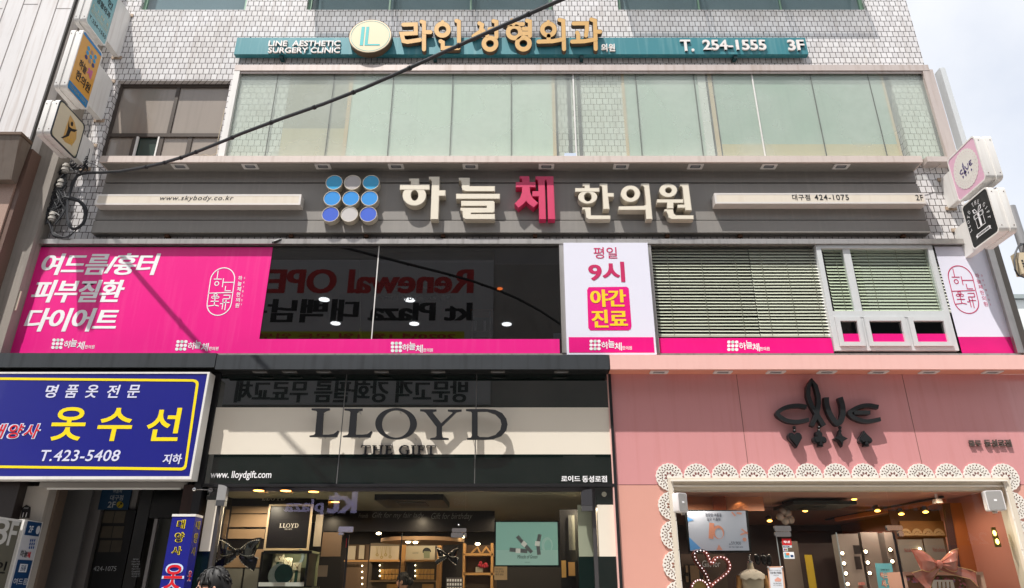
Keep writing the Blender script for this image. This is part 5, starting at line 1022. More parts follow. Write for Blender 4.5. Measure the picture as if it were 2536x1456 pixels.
m = MB(); m.box(wx0 - .06, wx0, WY - .03, .12, 0, wz1 + .05); m.box(wx1, wx1 + .06, WY - .03, .12, 0, wz1 + .05); m.box(wx0, wx1, WY - .03, .12, wz1, wz1 + .05); m.box(wx0 + .001, wx1 - .001, -.06, .12, wz1 - .05, wz1 - .001); m.box(wx0 + .001, wx1 - .001, -.01, .12, wz1 - .11, wz1 - .051); m.build('window_frame', FRM, t)
m = MB(); m.box(wx0 - .02, wx1 + .02, WY - .055, WY - .031, wz1 + .001, wz1 + .016); m.box(wx0 + .001, wx1 - .001, -.082, -.0601, wz1 - .062, wz1 - .044); m.build('frame_lip', mat('lip_white', (232, 228, 220), .35), t)
# letters of the shop name with four card suit charms
CL = mat('charm_black', (34, 36, 38), .35, .1, .15, 10); CY = -.205
def cq(pts): return [q(3, 2, *p) for p in pts]
def dens(pts):
    P = [Vector(p) for p in pts]; P = [P[0] * 2 - P[1]] + P + [P[-1] * 2 - P[-2]]; o = []
    for i in range(1, len(P) - 2):
        p0, p1, p2, p3 = P[i - 1:i + 3]
        for j in range(4): s_ = j / 4; v = .5 * ((2 * p1) + (p2 - p0) * s_ + (2 * p0 - 5 * p1 + 4 * p2 - p3) * s_ ** 2 + (3 * p1 - p0 - 3 * p2 + p3) * s_ ** 3); o.append((v.x, v.y))
    return o + [tuple(P[-2])]
for i, (pts, w_) in enumerate([([(386, 1116), (300, 1104), (200, 1116), (128, 1148), (96, 1184), (128, 1220), (200, 1256), (300, 1265), (408, 1243)], 40),
               ([(580, 1023), (586, 1100), (620, 1195), (665, 1262), (695, 1282), (728, 1252), (745, 1180), (738, 1095), (716, 1023)], 50), ([(1097, 1118), (1000, 1102), (920, 1112), (846, 1145), (812, 1180), (846, 1218), (920, 1250), (1000, 1260), (1118, 1238)], 40)]):
    m = MB(); m.prism([cq(stroke(dens(pts), w_))], sheet(CY), 0, .075)
    if i == 2: m.prism([cq(stroke([(855, 1173), (1015, 1173)], 40))], sheet(CY - .002), 0, .075)
    m.build('letter', CL, t)
m = MB(); m.prism([cq(stroke([(434, 838), (402, 920), (400, 1010), (430, 1095), (485, 1185), (556, 1306)], [14, 44, 42, 42, 42, 48]))], sheet(CY), 0, .075); m.prism([cq(stroke([(430, 838), (475, 910), (502, 1010), (505, 1085), (488, 1185), (438, 1308)], [14, 40, 42, 42, 44, 40]))], sheet(CY - .002), 0, .075); m.build('letter', CL, t)
def suit(k):
    if k == 'heart': return [[(0, -1), (.55, -.25), (.95, .25), (.95, .65), (.7, .95), (.35, .98), (0, .68), (-.35, .98), (-.7, .95), (-.95, .65), (-.95, .25), (-.55, -.25)]]
    if k == 'diamond': return [[(0, 1.1), (.3, .35), (1, 0), (.3, -.35), (0, -1.1), (-.3, -.35), (-1, 0), (-.3, .35)]]
    if k == 'club': return [[(.14, -.5)] + [(.5 + .45 * math.cos(a), -.12 + .45 * math.sin(a)) for a in [-2.2 + i * .5 for i in range(8)]] + [(.0 + .47 * math.cos(a), .6 + .45 * math.sin(a)) for a in [-.6 + i * .62 for i in range(8)]] + [(-.5 - .45 * math.cos(a), -.12 + .45 * math.sin(a)) for a in [-2.2 + i * .5 for i in range(7, -1, -1)]] + [(-.14, -.5), (-.35, -1), (.35, -1)]]
    return [[(0, 1.05), (.35, .55), (.85, .05), (.95, -.3), (.7, -.6), (.3, -.55), (.12, -.4), (.35, -1), (-.35, -1), (-.12, -.4), (-.3, -.55), (-.7, -.6), (-.95, -.3), (-.85, .05), (-.35, .55)]]
for k, cx, cy, bead in (('heart', 1972, 1089, (1967, 1062)), ('club', 2032, 1086, (2028, 1062)), ('diamond', 2084, 1085, (2080, 1062)), ('spade', 2145, 1085, None)):
    p = at(cx, cy, CY); m = MB(); s_ = .098
    m.prism([[(u * s_, v * s_ * 1.08) for u, v in suit(k)[0]]], lambda u, v, d: (p.x + u, CY + .02 + d, p.z + v), 0, .08); m.prism([[(u * s_ * .8, v * s_ * .86) for u, v in suit(k)[0]]], lambda u, v, d: (p.x + u, CY + d, p.z + v), 0, .03)
    if bead:
        for dy in (-3, 5): bp = at(bead[0], bead[1] + dy, CY + .05); m.ball(bp, .024, .03, .024, 12, 7)
    m.build(k + '_charm', CL, t)
m = MB(); wtext(m, '클루', 2400, 1090, 2431, 1105, WY - .03, .02, .03); wtext(m, '동성로점', 2439, 1088, 2505, 1106, WY - .03, .02, .03); m.build('small_letters', mat('bronze_letter', (96, 84, 78), .5, .1), t)
# lace frame: scallops with pierced flowers, cut from a white board
LACE = mat('lace_white', (230, 226, 218), .5, 0, .10, 9, .12, (186, 172, 156)); pit = (X(2474, 1181, WY) - X(1660, 1184, WY)) / 12; r0 = pit / 2
def bumps(a0, a1, n, r): 
    o = []
    for i in range(n * 4 + 1):
        f = i / (n * 4); a = math.radians(a0 + (a1 - a0) * f); rr = r * (.955 + .045 * abs(math.sin(math.pi * n * f))); o.append((rr * math.cos(a), rr * math.sin(a)))
    return o
def tear(a, r, rt, rr, n=7):
    a = math.radians(a); o = []
    for i in range(n):
        b = 2 * math.pi * i / n; u, v = rr * math.cos(b), rt * math.sin(b) * (1 - .35 * math.cos(b)); o.append(((r + u) * math.cos(a) - v * math.sin(a), (r + u) * math.sin(a) + v * math.cos(a)))
    return o
def holes(a0, a1, n):
    H = []; st = (a1 - a0) / n
    for i in range(n): H.append(tear(a0 + st * (i + .5), r0 * .835, r0 * .055, r0 * .080, 6)); 
    for i in range(n): H.append(tear(a0 + st * (i + .5) + (st * .5 if i < n - 1 else 0), r0 * .665, r0 * .046, r0 * .080, 6)) if i < n - 1 else None
    H = [h for h in H if h]
    np_ = max(3, round((a1 - a0) / 45)); s2 = (a1 - a0) / np_
    for i in range(np_):
        c = a0 + s2 * (i + .5); lo = []; hi = []
        for k in range(5):
            f = -1 + k / 2; a = math.radians(c + f * s2 * .44); lo.append((r0 * (.425 + .11 * (1 - f * f)) * math.cos(a), r0 * (.425 + .11 * (1 - f * f)) * math.sin(a))); hi.append((r0 * (.555 + .02 * (1 - f * f)) * math.cos(a), r0 * (.555 + .02 * (1 - f * f)) * math.sin(a)))
        H.append(lo + hi[::-1])
        H.append(tear(c, r0 * .285, r0 * .085, r0 * .125, 8))
    return H
LYF = WY - .021; zb0 = wz1 + .03; xL, xR = wx0 - .03, wx1 + .03
def unit(m, cx, cz, rot, full=False):
    rot += random.uniform(-.012, .012); cz += random.uniform(-.003, .003); c, s_ = math.cos(rot), math.sin(rot); fn = lambda u, v, d: (cx + c * u - s_ * v, LYF + d, cz + s_ * u + c * v)
    if not full: m.prism([bumps(0, 180, 9, r0 * .995) + [(-r0 * .98, -.045), (r0 * .98, -.045)]] + holes(4, 176, 10), fn, 0, .018)
    else: m.prism([bumps(-88, 178, 13, r0 * .995) + [(-r0 * .98, -.045), (-.05, -.045), (-.045, -.05), (-.045, -r0 * .98)]] + [h for h in holes(-84, 174, 14)], fn, 0, .018)
cz = zb0 + .03
m = MB()
for i in range(1, 12): unit(m, xL + (xR - xL) * i / 12, cz, 0)
unit(m, xL, cz, math.pi / 2, True); unit(m, xR, cz, 0, True)
for k in range(1, 7): unit(m, xL - .0, cz - pit * k, math.pi / 2); unit(m, xR + .0, cz - pit * k, -math.pi / 2)
m.build('lace_trim', LACE, t)
# glass, door and interior
cx0, cx1 = X(1932, 1400, GYL) + .0, X(2232, 1400, GYL); zcd = at(2080, 1316, GYL).z
m = MB(); m.box(wx0, cx0 - .003, GYL, GYL + .01, .02, wz1 - .11); m.box(cx1 + .003, wx1, GYL, GYL + .01, .02, wz1 - .11); m.box(cx0, cx1, GYL, GYL + .01, zcd, wz1 - .11); m.build('shop_pane', GSH, t)
m = MB(); m.box(cx0 + .01, cx0 + .012 + (cx1 - cx0) * .5, GYL + .002, GYL + .012, .02, zcd - .012); o = m.build('glass_door', GSH, t)
xe = cx0 + .012 + (cx1 - cx0) * .5; MB().box(xe, xe + .008, GYL - .002, GYL + .014, .02, zcd - .012).box(cx0 + .002, cx0 + .01, GYL - .002, GYL + .014, .02, zcd - .012).build('edge_seal', mat('seal_grey', (130, 136, 136), .3), o)
MB().box(cx1 - .03, cx1 - .008, GYL - .01, GYL + .01, .02, zcd - .012).build('door_edge', mat('seal_black', (12, 14, 18)), t)
patch(1919, 1302, 1959, 1316, -.05, CHROME, t); patch(1920, 1317, 1959, 1329, -.05, CHROME, t); patch(2197, 1301, 2236, 1313, -.05, CHROME, t); patch(2226, 1314, 2238, 1328, -.05, CHROME, t)
SALM = mat('salmon_wall', (176, 116, 96), .6, 0, .06); BRN = mat('brown_wall', (128, 78, 60), .6, 0, .06); DKB = mat('deep_brown', (54, 36, 32), .6); zk = 2.83
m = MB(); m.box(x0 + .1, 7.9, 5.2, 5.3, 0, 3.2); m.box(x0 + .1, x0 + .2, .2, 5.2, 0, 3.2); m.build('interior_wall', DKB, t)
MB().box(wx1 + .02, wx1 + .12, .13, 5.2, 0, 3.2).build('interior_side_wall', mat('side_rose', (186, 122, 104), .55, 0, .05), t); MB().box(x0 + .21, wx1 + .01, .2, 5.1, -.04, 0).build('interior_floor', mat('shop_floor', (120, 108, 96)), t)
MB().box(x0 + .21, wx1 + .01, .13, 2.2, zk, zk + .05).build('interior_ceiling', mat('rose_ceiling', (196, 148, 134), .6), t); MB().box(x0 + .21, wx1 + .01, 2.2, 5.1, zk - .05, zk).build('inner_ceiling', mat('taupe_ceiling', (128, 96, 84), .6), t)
# speakers
def speaker(x0_, x1_, y0, y1, yaw, label):
    p0 = at((x0_ + x1_) / 2, y1, -.2); z1 = at((x0_ + x1_) / 2, y0, -.2).z; t = thing('wall_speaker', label, 'speaker', p0, 'white loudspeakers at the lace window corners'); w_ = (X(x1_, y0, -.2) - X(x0_, y0, -.2)) / 2; c, s_ = math.cos(yaw), math.sin(yaw); h = z1 - p0.z
    fn = lambda u, v, d: (p0.x + c * u - s_ * d, p0.y + s_ * u + c * d, p0.z + v)
    m = MB(); m.prism([rrect(-w_, 0, w_, h, .025, 3)], fn, .01, .13); m.build('cabinet', mat('speaker_white', (222, 220, 220), .45), t); m = MB(); m.prism([rrect(-w_ * .86, h * .04, w_ * .86, h * .96, .02, 3)], fn, .002, .012); m.build('grille', mat('speaker_mesh', (160, 158, 156), .6, .2, .12, 160), t)
    m = MB(); m.prism([rrect(-.018, h * .46, .018, h * .56, .003, 1)], fn, -.001, .003); m.build('badge', WHITE, t); MB().box(p0.x - .02, p0.x + .02, p0.y + .05, p0.y + .10, p0.z - .03, p0.z).build('mount', STEEL, t)
speaker(1680, 1709, 1220, 1268, .5, 'white wall speaker above the ring poster'); speaker(2452, 2492, 1214, 1264, -.25, 'white wall speaker beside the twin recessed spotlights')
# copper panels over the poster
t = thing('copper_valance', 'row of copper coloured panels hanging above the ring poster', 'panel', at(1800, 1265, .9)); CP = mat('copper_panel', (206, 136, 100), .5, 0, .06)
flat('panel', 1700, 1229, 1765, 1266, .92, CP, par=t); flat('panel', 1766, 1228, 1798, 1266, .86, mat('copper_dark', (176, 92, 58), .5), par=t); flat('panel', 1799, 1228, 1891, 1265, .92, CP, par=t)
l = bpy.data.lights.new('valance_lamp', 'SPOT'); l.spot_size = 1.6; l.spot_blend = .9; l.energy = 25; l.color = (1, .66, .3); l.shadow_soft_size = .02; o = bpy.data.objects.new('valance_lamp', l); COL.objects.link(o); p = at(1835, 1226, .80); o.location = p; o.rotation_euler = (math.radians(20), 0, 0)
# ring poster screen
t = thing('advertising_screen', 'pale blue advertising screen with two rose gold rings and a price', 'screen', at(1780, 1366, .45)); sk = lambda Y: (lambda x, y, d: (lambda p: (p.x, Y + d, p.z))(at(x + (y - 1266) * .10, y, Y)))
def pp(pts, Y, mm, nm): m = MB(); m.prism([pts], sk(Y), 0, None); return m.build(nm, mm, t)
m = MB(); m.prism([[(1696, 1262), (1852, 1264), (1852, 1368), (1696, 1368)]], sk(.46), 0, .04); m.build('bezel', BLACK, t)
pp([(1701, 1266), (1846, 1265), (1846, 1363), (1700, 1364)], .455, mat('poster_blue', (160, 166, 182), .35, 0, .12, 1.5, emit=.22, ecol=(178, 184, 200)), 'display')
m = MB(); f2 = sk(.451); m.prism([[(1700, 1330), (1727, 1358), (1700, 1363)]], f2, 0, None); m.prism([[(1701, 1280), (1717, 1288), (1701, 1292)]], f2, 0, None); m.build('blue_print', mat('sky_print', (84, 140, 196), .4, emit=.3), t)
m = MB(); m.prism([stroke([(1760, 1295), (1757, 1314), (1754, 1334)], 12)], f2, 0, None); m.prism([ell(1774, 1318, 14, 17, 24), ell(1775, 1321, 10, 13, 24)], sk(.4505), 0, None); m.build('ring_print', mat('rose_gold_print', (196, 134, 112), .4, 0, .3, 60, emit=.2), t)
m = MB(); m.prism([stroke([(1812, 1268), (1820, 1278)], 4), ], f2, 0, None); m.prism([stroke([(1824, 1270), (1836, 1272)], 5)], f2, 0, None); m.prism([stroke([(1832, 1310), (1846, 1322)], 4)], f2, 0, None); m.prism([stroke([(1828, 1324), (1846, 1318)], 4)], f2, 0, None); m.prism([ell(1837, 1336, 5, 5, 12)], f2, 0, None); m.prism([[(1765, 1362), (1772, 1348), (1780, 1362)]], f2, 0, None); m.build('shell_print', mat('coral_print', (196, 140, 124), .5, emit=.2), t)
m = MB()
def ptext(s_, xa, ya, xb, yb, b=0): f3 = sk(.4495); text(m, s_, lambda u, v, d: f3(xa + (xb - xa) * u, yb + (ya - yb) * v, 0), 0, b)
ptext('청량한 여름을', 1746, 1271, 1786, 1280, .012); ptext('닮은 커플링', 1749, 1282, 1782, 1290, .012); ptext('59,900', 1803, 1341, 1827, 1350, .0); ptext('₩', 1798, 1345, 1801, 1350); ptext('세트 구매시 커플링 10만원', 1796, 1353, 1831, 1356.5, .02); m.build('lettering', mat('ink_navy', (40, 44, 60), .5), t)
# heart marquee
HY = .30
def heart_pts(k=1.0):
    ctl = [(1760, 1454), (1744, 1420), (1722, 1390), (1717, 1372), (1724, 1363), (1738, 1360), (1750, 1365), (1758, 1376), (1764, 1391), (1771, 1380), (1782, 1376), (1796, 1378), (1807, 1388), (1812, 1402), (1806, 1418), (1790, 1432), (1772, 1446)]
    return ctl
def dense(ctl, n=4):
    o = []; N = len(ctl)
    for i in range(N):
        p0, p1, p2, p3 = [Vector(ctl[(i + k) % N]) for k in (-1, 0, 1, 2)]
        for j in range(n):
            s_ = j / n; o.append(.5 * ((2 * p1) + (p2 - p0) * s_ + (2 * p0 - 5 * p1 + 4 * p2 - p3) * s_ ** 2 + (3 * p1 - p0 - 3 * p2 + p3) * s_ ** 3))
    return o
C3 = dense(heart_pts()); sfh = sheet(HY)
t = thing('heart_light', 'heart shaped marquee light edged with white bulbs and handwriting', 'light', at(1762, 1456, HY))
ins = inset([tuple(p) for p in C3], -7.0); m = MB(); m.prism([[tuple(p) for p in C3], ins], sfh, 0, .10); m.build('heart_rim', mat('rim_rose', (176, 100, 92), .4), t)
m = MB(); mid = inset([tuple(p) for p in C3], -3.2); acc = 0; last = None
for i in range(len(mid)):
    a, b = Vector(mid[i]), Vector(mid[(i + 1) % len(mid)]); L = (b - a).length; pos = 0
    while acc + (L - pos) >= 8.4: pos += 8.4 - acc; acc = 0; c_ = a + (b - a) * (pos / L); m.ball(at(c_.x, c_.y, HY - .008), .0078, n=8, m=5)
    acc += L - pos
m.build('bulbs', mat('bulb_white', (255, 236, 236), emit=1.6, ecol=(255, 225, 230)), t)
m = MB(); wtext(m, 'Gift for', 1739, 1388, 1784, 1404, HY + .05, 0, .004, .2); m.build('white_script', WHITE, t); m = MB(); wtext(m, 'Her', 1746, 1406, 1767, 1418, HY + .05, 0, .01, .2); m.build('dark_script', mat('script_dark', (70, 50, 44), .5), t)
p = at(1733, 1462, HY); t = thing('round_marquee', 'round marquee light edged with bulbs under the heart', 'light', p); m = MB(); m.prism([ell(p.x, p.z, .125, .14, 28), ell(p.x, p.z, .105, .12, 28)], lambda u, v, d: (u, HY - .04 + d, v), 0, .1); m.build('rim', mat('rim_rose', (206, 140, 130)), t); m = MB(); m.prism([ell(p.x, p.z, .105, .12, 28)], lambda u, v, d: (u, HY + .03, v), 0, None); m.build('disc', mat('disc_yellow', (206, 186, 110), .5), t)
m = MB(); [m.ball((p.x + .115 * math.cos(i * .3), HY - .045, p.z + .13 * math.sin(i * .3)), .0095, n=8, m=5) for i in range(21)]; m.build('bulbs', mat('bulb_white', (255, 236, 236)), t)
# mannequin bust
MY = .55; p = at(1863, 1440, MY); t = thing('bust_mannequin', 'headless cream mannequin bust with white lace collar and wooden arms', 'mannequin', (p.x, MY, 0)); LIN = mat('linen_bust', (196, 182, 160), .7, 0, .06); zt = at(1863, 1394, MY).z
prof = [(0, .035, .035), (-.05, .042, .042), (-.09, .055, .05), (-.12, .12, .075), (-.16, .165, .09), (-.24, .16, .11), (-.32, .145, .11), (-.42, .12, .09), (-.52, .14, .10), (-.62, .16, .11)]
m = MB(); n = 18; vs = [(p.x + a * math.cos(2 * math.pi * k / n), MY + b * math.sin(2 * math.pi * k / n), zt + z) for z, a, b in prof for k in range(n)]; m.add(vs, [(i * n + k, i * n + (k + 1) % n, (i + 1) * n + (k + 1) % n, (i + 1) * n + k) for i in range(len(prof) - 1) for k in range(n)] + [tuple(range(n))]); m.build('torso', LIN, t)
m = MB(); m.tube([(p.x, MY, zt), (p.x, MY, zt + .02)], .042, 14).ball((p.x, MY, zt + .035), .016).ball((p.x, MY, zt + .065), .014).ball((p.x, MY, zt + .095), .018, .018, .022); m.build('neck_finial', CHROME, t)
m = MB(); vs = []; R3 = ((-.085, .062, .058), (-.115, .135, .09), (-.155, .185, .112), (-.21, .18, .13))
vs = [(p.x + a * math.cos(2 * math.pi * k / 36), MY + b * math.sin(2 * math.pi * k / 36), zt + z + (.012 * math.sin(k * math.pi / 2) if i == 3 else 0)) for i, (z, a, b) in enumerate(R3) for k in range(36)]; m.add(vs, [(i * 36 + k, i * 36 + (k + 1) % 36, (i + 1) * 36 + (k + 1) % 36, (i + 1) * 36 + k) for i in range(3) for k in range(36)]); m.build('lace_collar', mat('collar_lace', (216, 206, 190), .7, 0, .25, 60), t)
m = MB()
for sd in (-1, 1): m.tube([(p.x + sd * .175, MY, zt - .17), (p.x + sd * .20, MY - .02, zt - .33), (p.x + sd * .25, MY - .06, zt - .55)], [.036, .034, .028], 10)
m.build('arms', mat('wood_arm', (190, 138, 80), .45), t); m = MB(); m.tube([(p.x - .05, MY - .075, zt - .10), (p.x, MY - .115, zt - .17), (p.x + .05, MY - .075, zt - .10)], .003, 4); m.build('necklace', mat('rose_gold', (196, 140, 100)), t); MB().tube([(p.x, MY, 0), (p.x, MY, zt - .6)], .02, 10).build('pole', CHROME, t)
# papers and stickers on the glass
t = thing('notice_sheet', 'white printed relief fund notice with peach edges on the glass', 'notice', at(1920, 1456, -.04)); sY = -.032; f2 = sheet(sY); m = MB(); m.prism([[(1901, 1403), (1939, 1402), (1947, 1480), (1908, 1480)]], f2, 0, .004); m.build('paper', mat('peach_edge', (206, 158, 130), .5), t); m = MB(); m.prism([[(1904, 1406), (1936, 1405), (1943, 1480), (1911, 1480)]], sheet(sY - .002), 0, None); m.build('print_area', mat('paper_white', (212, 216, 222), .5), t)
m = MB(); wtext(m, '코로나 19 극복을 위한', 1907, 1411, 1934, 1414, sY - .004); wtext(m, '긴급 재난 지원금', 1907, 1416, 1935, 1420.5, sY - .004, 0, .03); wtext(m, '사용 안내', 1915, 1423, 1928, 1426, sY - .004); wtext(m, '긴급 재난지원금', 1915, 1443, 1935, 1446, sY - .004, 0, .02); wtext(m, '사용이 가능한 매장입니다', 1915, 1448, 1937, 1451, sY - .004); m.build('lettering', mat('ink_grey', (60, 60, 66), .5), t); m = MB(); m.prism([[(1918, 1436), (1926, 1429), (1935, 1434), (1934, 1440), (1920, 1440)]], sheet(sY - .004), 0, None); m.build('house_print', mat('coral_print', (196, 140, 124)), t); m = MB(); [m.ball(at(x, y, sY - .005), .014) for x, y in ((1903, 1405), (1937, 1405))]; m.build('suction_cups', CHROME, t)
t = thing('sticker', 'red and blue security sticker on the pink shop door', 'sticker', at(1948, 1356, sY)); flat('red_field', 1937, 1334, 1960, 1350, sY, mat('sticker_red', (200, 20, 30)), par=t, d=.002); flat('pale_field', 1938, 1350.5, 1961, 1356, sY, mat('sticker_pale', (196, 210, 214), .4), par=t, d=.002); m = MB(); wtext(m, '에스원', 1941, 1339, 1956, 1345, sY - .003, 0, .05); m.build('lettering', WHITE, t); m = MB(); wtext(m, 'SECOM', 1939, 1351.5, 1955, 1355, sY - .003, 0, .03); m.build('blue_lettering', NAVY, t)
t = thing('sticker', 'small white card sticker with three coloured bars on the door', 'sticker', at(1945, 1366, sY)); flat('white_field', 1940, 1357, 1951, 1365, sY, WHITE, par=t, d=.002)
for i, c in enumerate(((30, 60, 150), (190, 30, 40), (40, 140, 70))): flat('colour_bar', 1941.5 + i * 3, 1358.5, 1944 + i * 3, 1363.5, sY - .002, mat('bar%d' % i, c, .5), par=t, d=.0015)
t = thing('sticker', 'white card sticker with blue and orange picture on the door', 'sticker', at(1952, 1384, sY)); flat('white_field', 1941, 1367, 1967, 1383.5, sY, WHITE, par=t, d=.002); flat('picture', 1943, 1369, 1955, 1381, sY - .002, mat('pic_teal', (110, 186, 200), .5), par=t, d=.0015); flat('orange_field', 1947, 1369, 1955, 1375, sY - .004, mat('pic_orange', (232, 120, 60), .5), par=t, d=.0015); flat('blue_field', 1958, 1374, 1965, 1380, sY - .002, NAVY, par=t, d=.0015)
# cabinets with bulbs
for i, (fx, fy, fw, fh) in enumerate(((1696, 1398, 10, 22), (1708, 1398, 26, 46), (1697, 1424, 10, 20), (1740, 1424, 16, 26))):
    t = thing('picture_frame', ('narrow upper', 'tall wide', 'narrow lower', 'small square')[i] + ' dark picture frame behind the heart light', 'picture', at(fx, fy + fh, 1.0), 'dark picture frames behind the heart light'); flat('frame', fx, fy, fx + fw, fy + fh, 1.0, mat('frame_dark', (40, 34, 32), .4), par=t); flat('print', fx + 2, fy + 2.5, fx + fw - 2, fy + fh - 2.5, .995, mat('print_tan', (140, 112, 84), .6, 0, .2, 20), par=t, d=.004)
flat('brown_panel', 1690, 1372, 1800, 1480, 1.05, mat('panel_umber', (74, 56, 46), .6, 0, .1), 'umber wall panel behind the heart light', 'panel')
for i, (hx, hy) in enumerate(((1876, 1384), (1892, 1384), (1904, 1386))):
    p = at(hx, hy, 1.6); tag(MB().ball(p, .05, .03, .09).build('hand_mirror', mat('mirror_black', (24, 22, 24), .08, .3)), 'small glossy black oval mirror behind the bust, ' + ('closest to the bust', 'between two others', 'closest to the notice')[i], 'mirror')
CABW = mat('cabinet_white', (136, 128, 120), .5, 0, .05)
def bulbcab(x0_, x1_, y0, label, bx, by, sl):
    Y = 2.2; a, b = X(x0_, y0, Y), X(x1_, y0, Y); z1 = at(x0_, y0, Y).z; t = thing('bulb_cabinet', label, 'cabinet', ((a + b) / 2, Y, 0), 'white cabinets lined with round bulbs'); MB().box(a, b, Y, Y + .25, 0, z1).build('body', CABW, t); m = MB(); k = MB()
    for i, y in enumerate(by): p = at(bx + sl * i, y, Y - .02); m.ball(p, .024, n=12, m=7); k.tube([(p.x, Y - .001, p.z), (p.x, Y - .02, p.z)], .040, 14)
    m.build('bulbs', HOT, t); k.build('bulb_rings', CHROME, t); return t
bulbcab(2074, 2124, 1322, 'white bulb cabinet closest to the card stickers', 2086, (1370, 1395, 1420, 1446), 4.5)
bulbcab(2130, 2172, 1318, 'white bulb cabinet behind the open glass door', 2144, (1366, 1393, 1419), 5); bulbcab(2188, 2226, 1318, 'white bulb cabinet above the teal sale sign', 2205, (1361, 1390), 5)
flat('picture_frame', 2115, 1350, 2131, 1372, 2.1, mat('frame_dark', (40, 34, 32), .4), 'small dark framed picture on the bulb cabinet, upper one', 'picture'); flat('picture_frame', 2119, 1378, 2133, 1410, 2.1, mat('frame_dark', (40, 34, 32)), 'small dark framed picture on the bulb cabinet, lower one', 'picture')
for i in range(9):
    x, y = random.uniform(2112, 2140), 1440 + (i % 3) * 9 + random.uniform(0, 3); k = i % 3; o = MB().rbox(x, y, x + random.uniform(6, 11), y + random.uniform(5, 8), 1.9 + .035 * i, .03).build('gift_box', mat('pk%d' % k, ((196, 120, 110), (120, 70, 60), (206, 180, 160))[k], .5))
    tag(o, ('rose', 'chocolate brown', 'pale beige')[k] + ' small gift box in the heap under the bulb cabinet', 'gift box', 'small gift boxes heaped under the bulb cabinet')
t = thing('sale_sign', 'teal sale sign with red outlined syllables on a stand', 'sign', at(2200, 1470, 1.1)); f2 = sheet(1.1); m = MB(); m.prism([[(2168, 1395), (2208, 1395), (2222, 1475), (2180, 1475)]], f2, 0, .02); m.build('board', mat('teal_board', (96, 170, 182), .5), t); m1, m2 = MB(), MB(); outlined('싹쓰리', wall_fn(2180, 1417, 2206, 1434, 1.096), m1, m2, .05, .02); outlined('세-일', wall_fn(2183, 1436, 2210, 1454, 1.096), m1, m2, .05, .02); m1.build('outline', mat('sale_red', (180, 40, 40), .5), t); m2.build('syllables', mat('sale_cream', (230, 214, 190), .5), t); m = MB(); wtext(m, '연예 할인', 2181, 1409, 2203, 1413, 1.096); m.build('small_lettering', BLK, t)
flat('yellow_banner', 2000, 1374, 2018, 1470, 2.4, mat('yellow_banner', (190, 160, 30), .6), 'narrow yellow banner deep inside the pink shop', 'banner'); flat('dark_partition', 1985, 1345, 2072, 1480, 3.0, DKB, 'dark partition deep inside the pink shop', 'partition'); flat('grey_column', 1945, 1340, 1985, 1480, 2.6, mat('col_grey', (110, 98, 90), .6), 'grey column behind the card stickers', 'column')
# wall cabinet with lace valance, wooden beam
t = thing('wooden_wall', 'orange brown wall with glowing wooden beam and lace valance', 'wall panel', at(2300, 1400, 1.3)); ORW = mat('orange_wood', (196, 112, 60), .5, 0, .1, 4)
p0, p1 = at(2070, 1287, 2.6), at(2340, 1240, .9); m = MB(); m.tube([p0, p1], .04, 4); m.build('beam', ORW, t)
m = MB(); m.prism([[(2340, 1246), (2455, 1244), (2475, 1480), (2384, 1480)]], sheet(1.0), 0, .05); m.build('orange_panel', mat('orange_dim', (164, 92, 44), .6, 0, .08), t); m = MB(); m.prism([[(2338, 1246), (2352, 1246), (2392, 1480), (2372, 1480)]], sheet(.98), 0, .05); m.build('purple_edge', mat('plum_edge', (64, 40, 44), .6), t)
flat('back', 2222, 1262, 2350, 1480, 1.4, mat('back_brown', (84, 52, 38), .6), par=t); flat('valance_board', 2232, 1290, 2340, 1330, 1.34, mat('valance_tan', (150, 104, 56), .6), par=t)
VLC = mat('valance_lace', (190, 156, 110), .6); m = MB()
for i in range(4):
    c_ = at(2246 + i * 27, 1326, 1.3); rr = .085; m.prism([[(rr * math.cos(a), rr * 1.2 * math.sin(a)) for a in [j * math.pi / 12 for j in range(13)]]] + [[(u * .22 + .6 * rr * math.cos(a), v * .22 + .65 * rr * math.sin(a)) for u, v in ell(0, 0, rr * .5, rr * .5, 6)] for a in (.5, 1.1, 1.6, 2.1, 2.7)], lambda u, v, d: (c_.x + u, 1.3 + d, c_.z + v), 0, .01)
m.build('lace_valance', VLC, t)
flat('watch_shelf', 2236, 1336, 2298, 1480, 1.36, CABW, par=t); flat('watch_shelf', 2302, 1334, 2352, 1480, 1.36, CABW, par=t); m = MB(); wtext(m, 'Watch collection', 2240, 1358, 2262, 1367, 1.352, 0, .01, .3); wtext(m, 'Watch collection', 2310, 1356, 2340, 1366, 1.352, 0, .01, .3); m.build('red_script', mat('script_red', (140, 70, 66), .5), t)
m = MB(); [m.ball(at(x, y, 1.33), .02, n=12, m=7) for x, y in ((2278, 1359), (2360, 1356))]; m.build('bulbs', HOT, t)
t = thing('recessed_spotlight', 'twin lit spotlight set upright in the rose side wall', 'light', at(2468, 1330, .12)); m = MB(); m.prism([[(2455, 1306), (2465, 1305), (2481, 1354), (2466, 1355)]], sheet(.118), 0, .02); m.build('housing', mat('brass_box', (110, 100, 60), .3, .5), t)
for x, y in ((2463, 1320), (2470, 1341)): p = at(x, y, .11); MB().ball(p, .022, .012, .036).build('lens', mat('lamp_yellow', (255, 226, 120), emit=6, ecol=(255, 220, 110)), t)
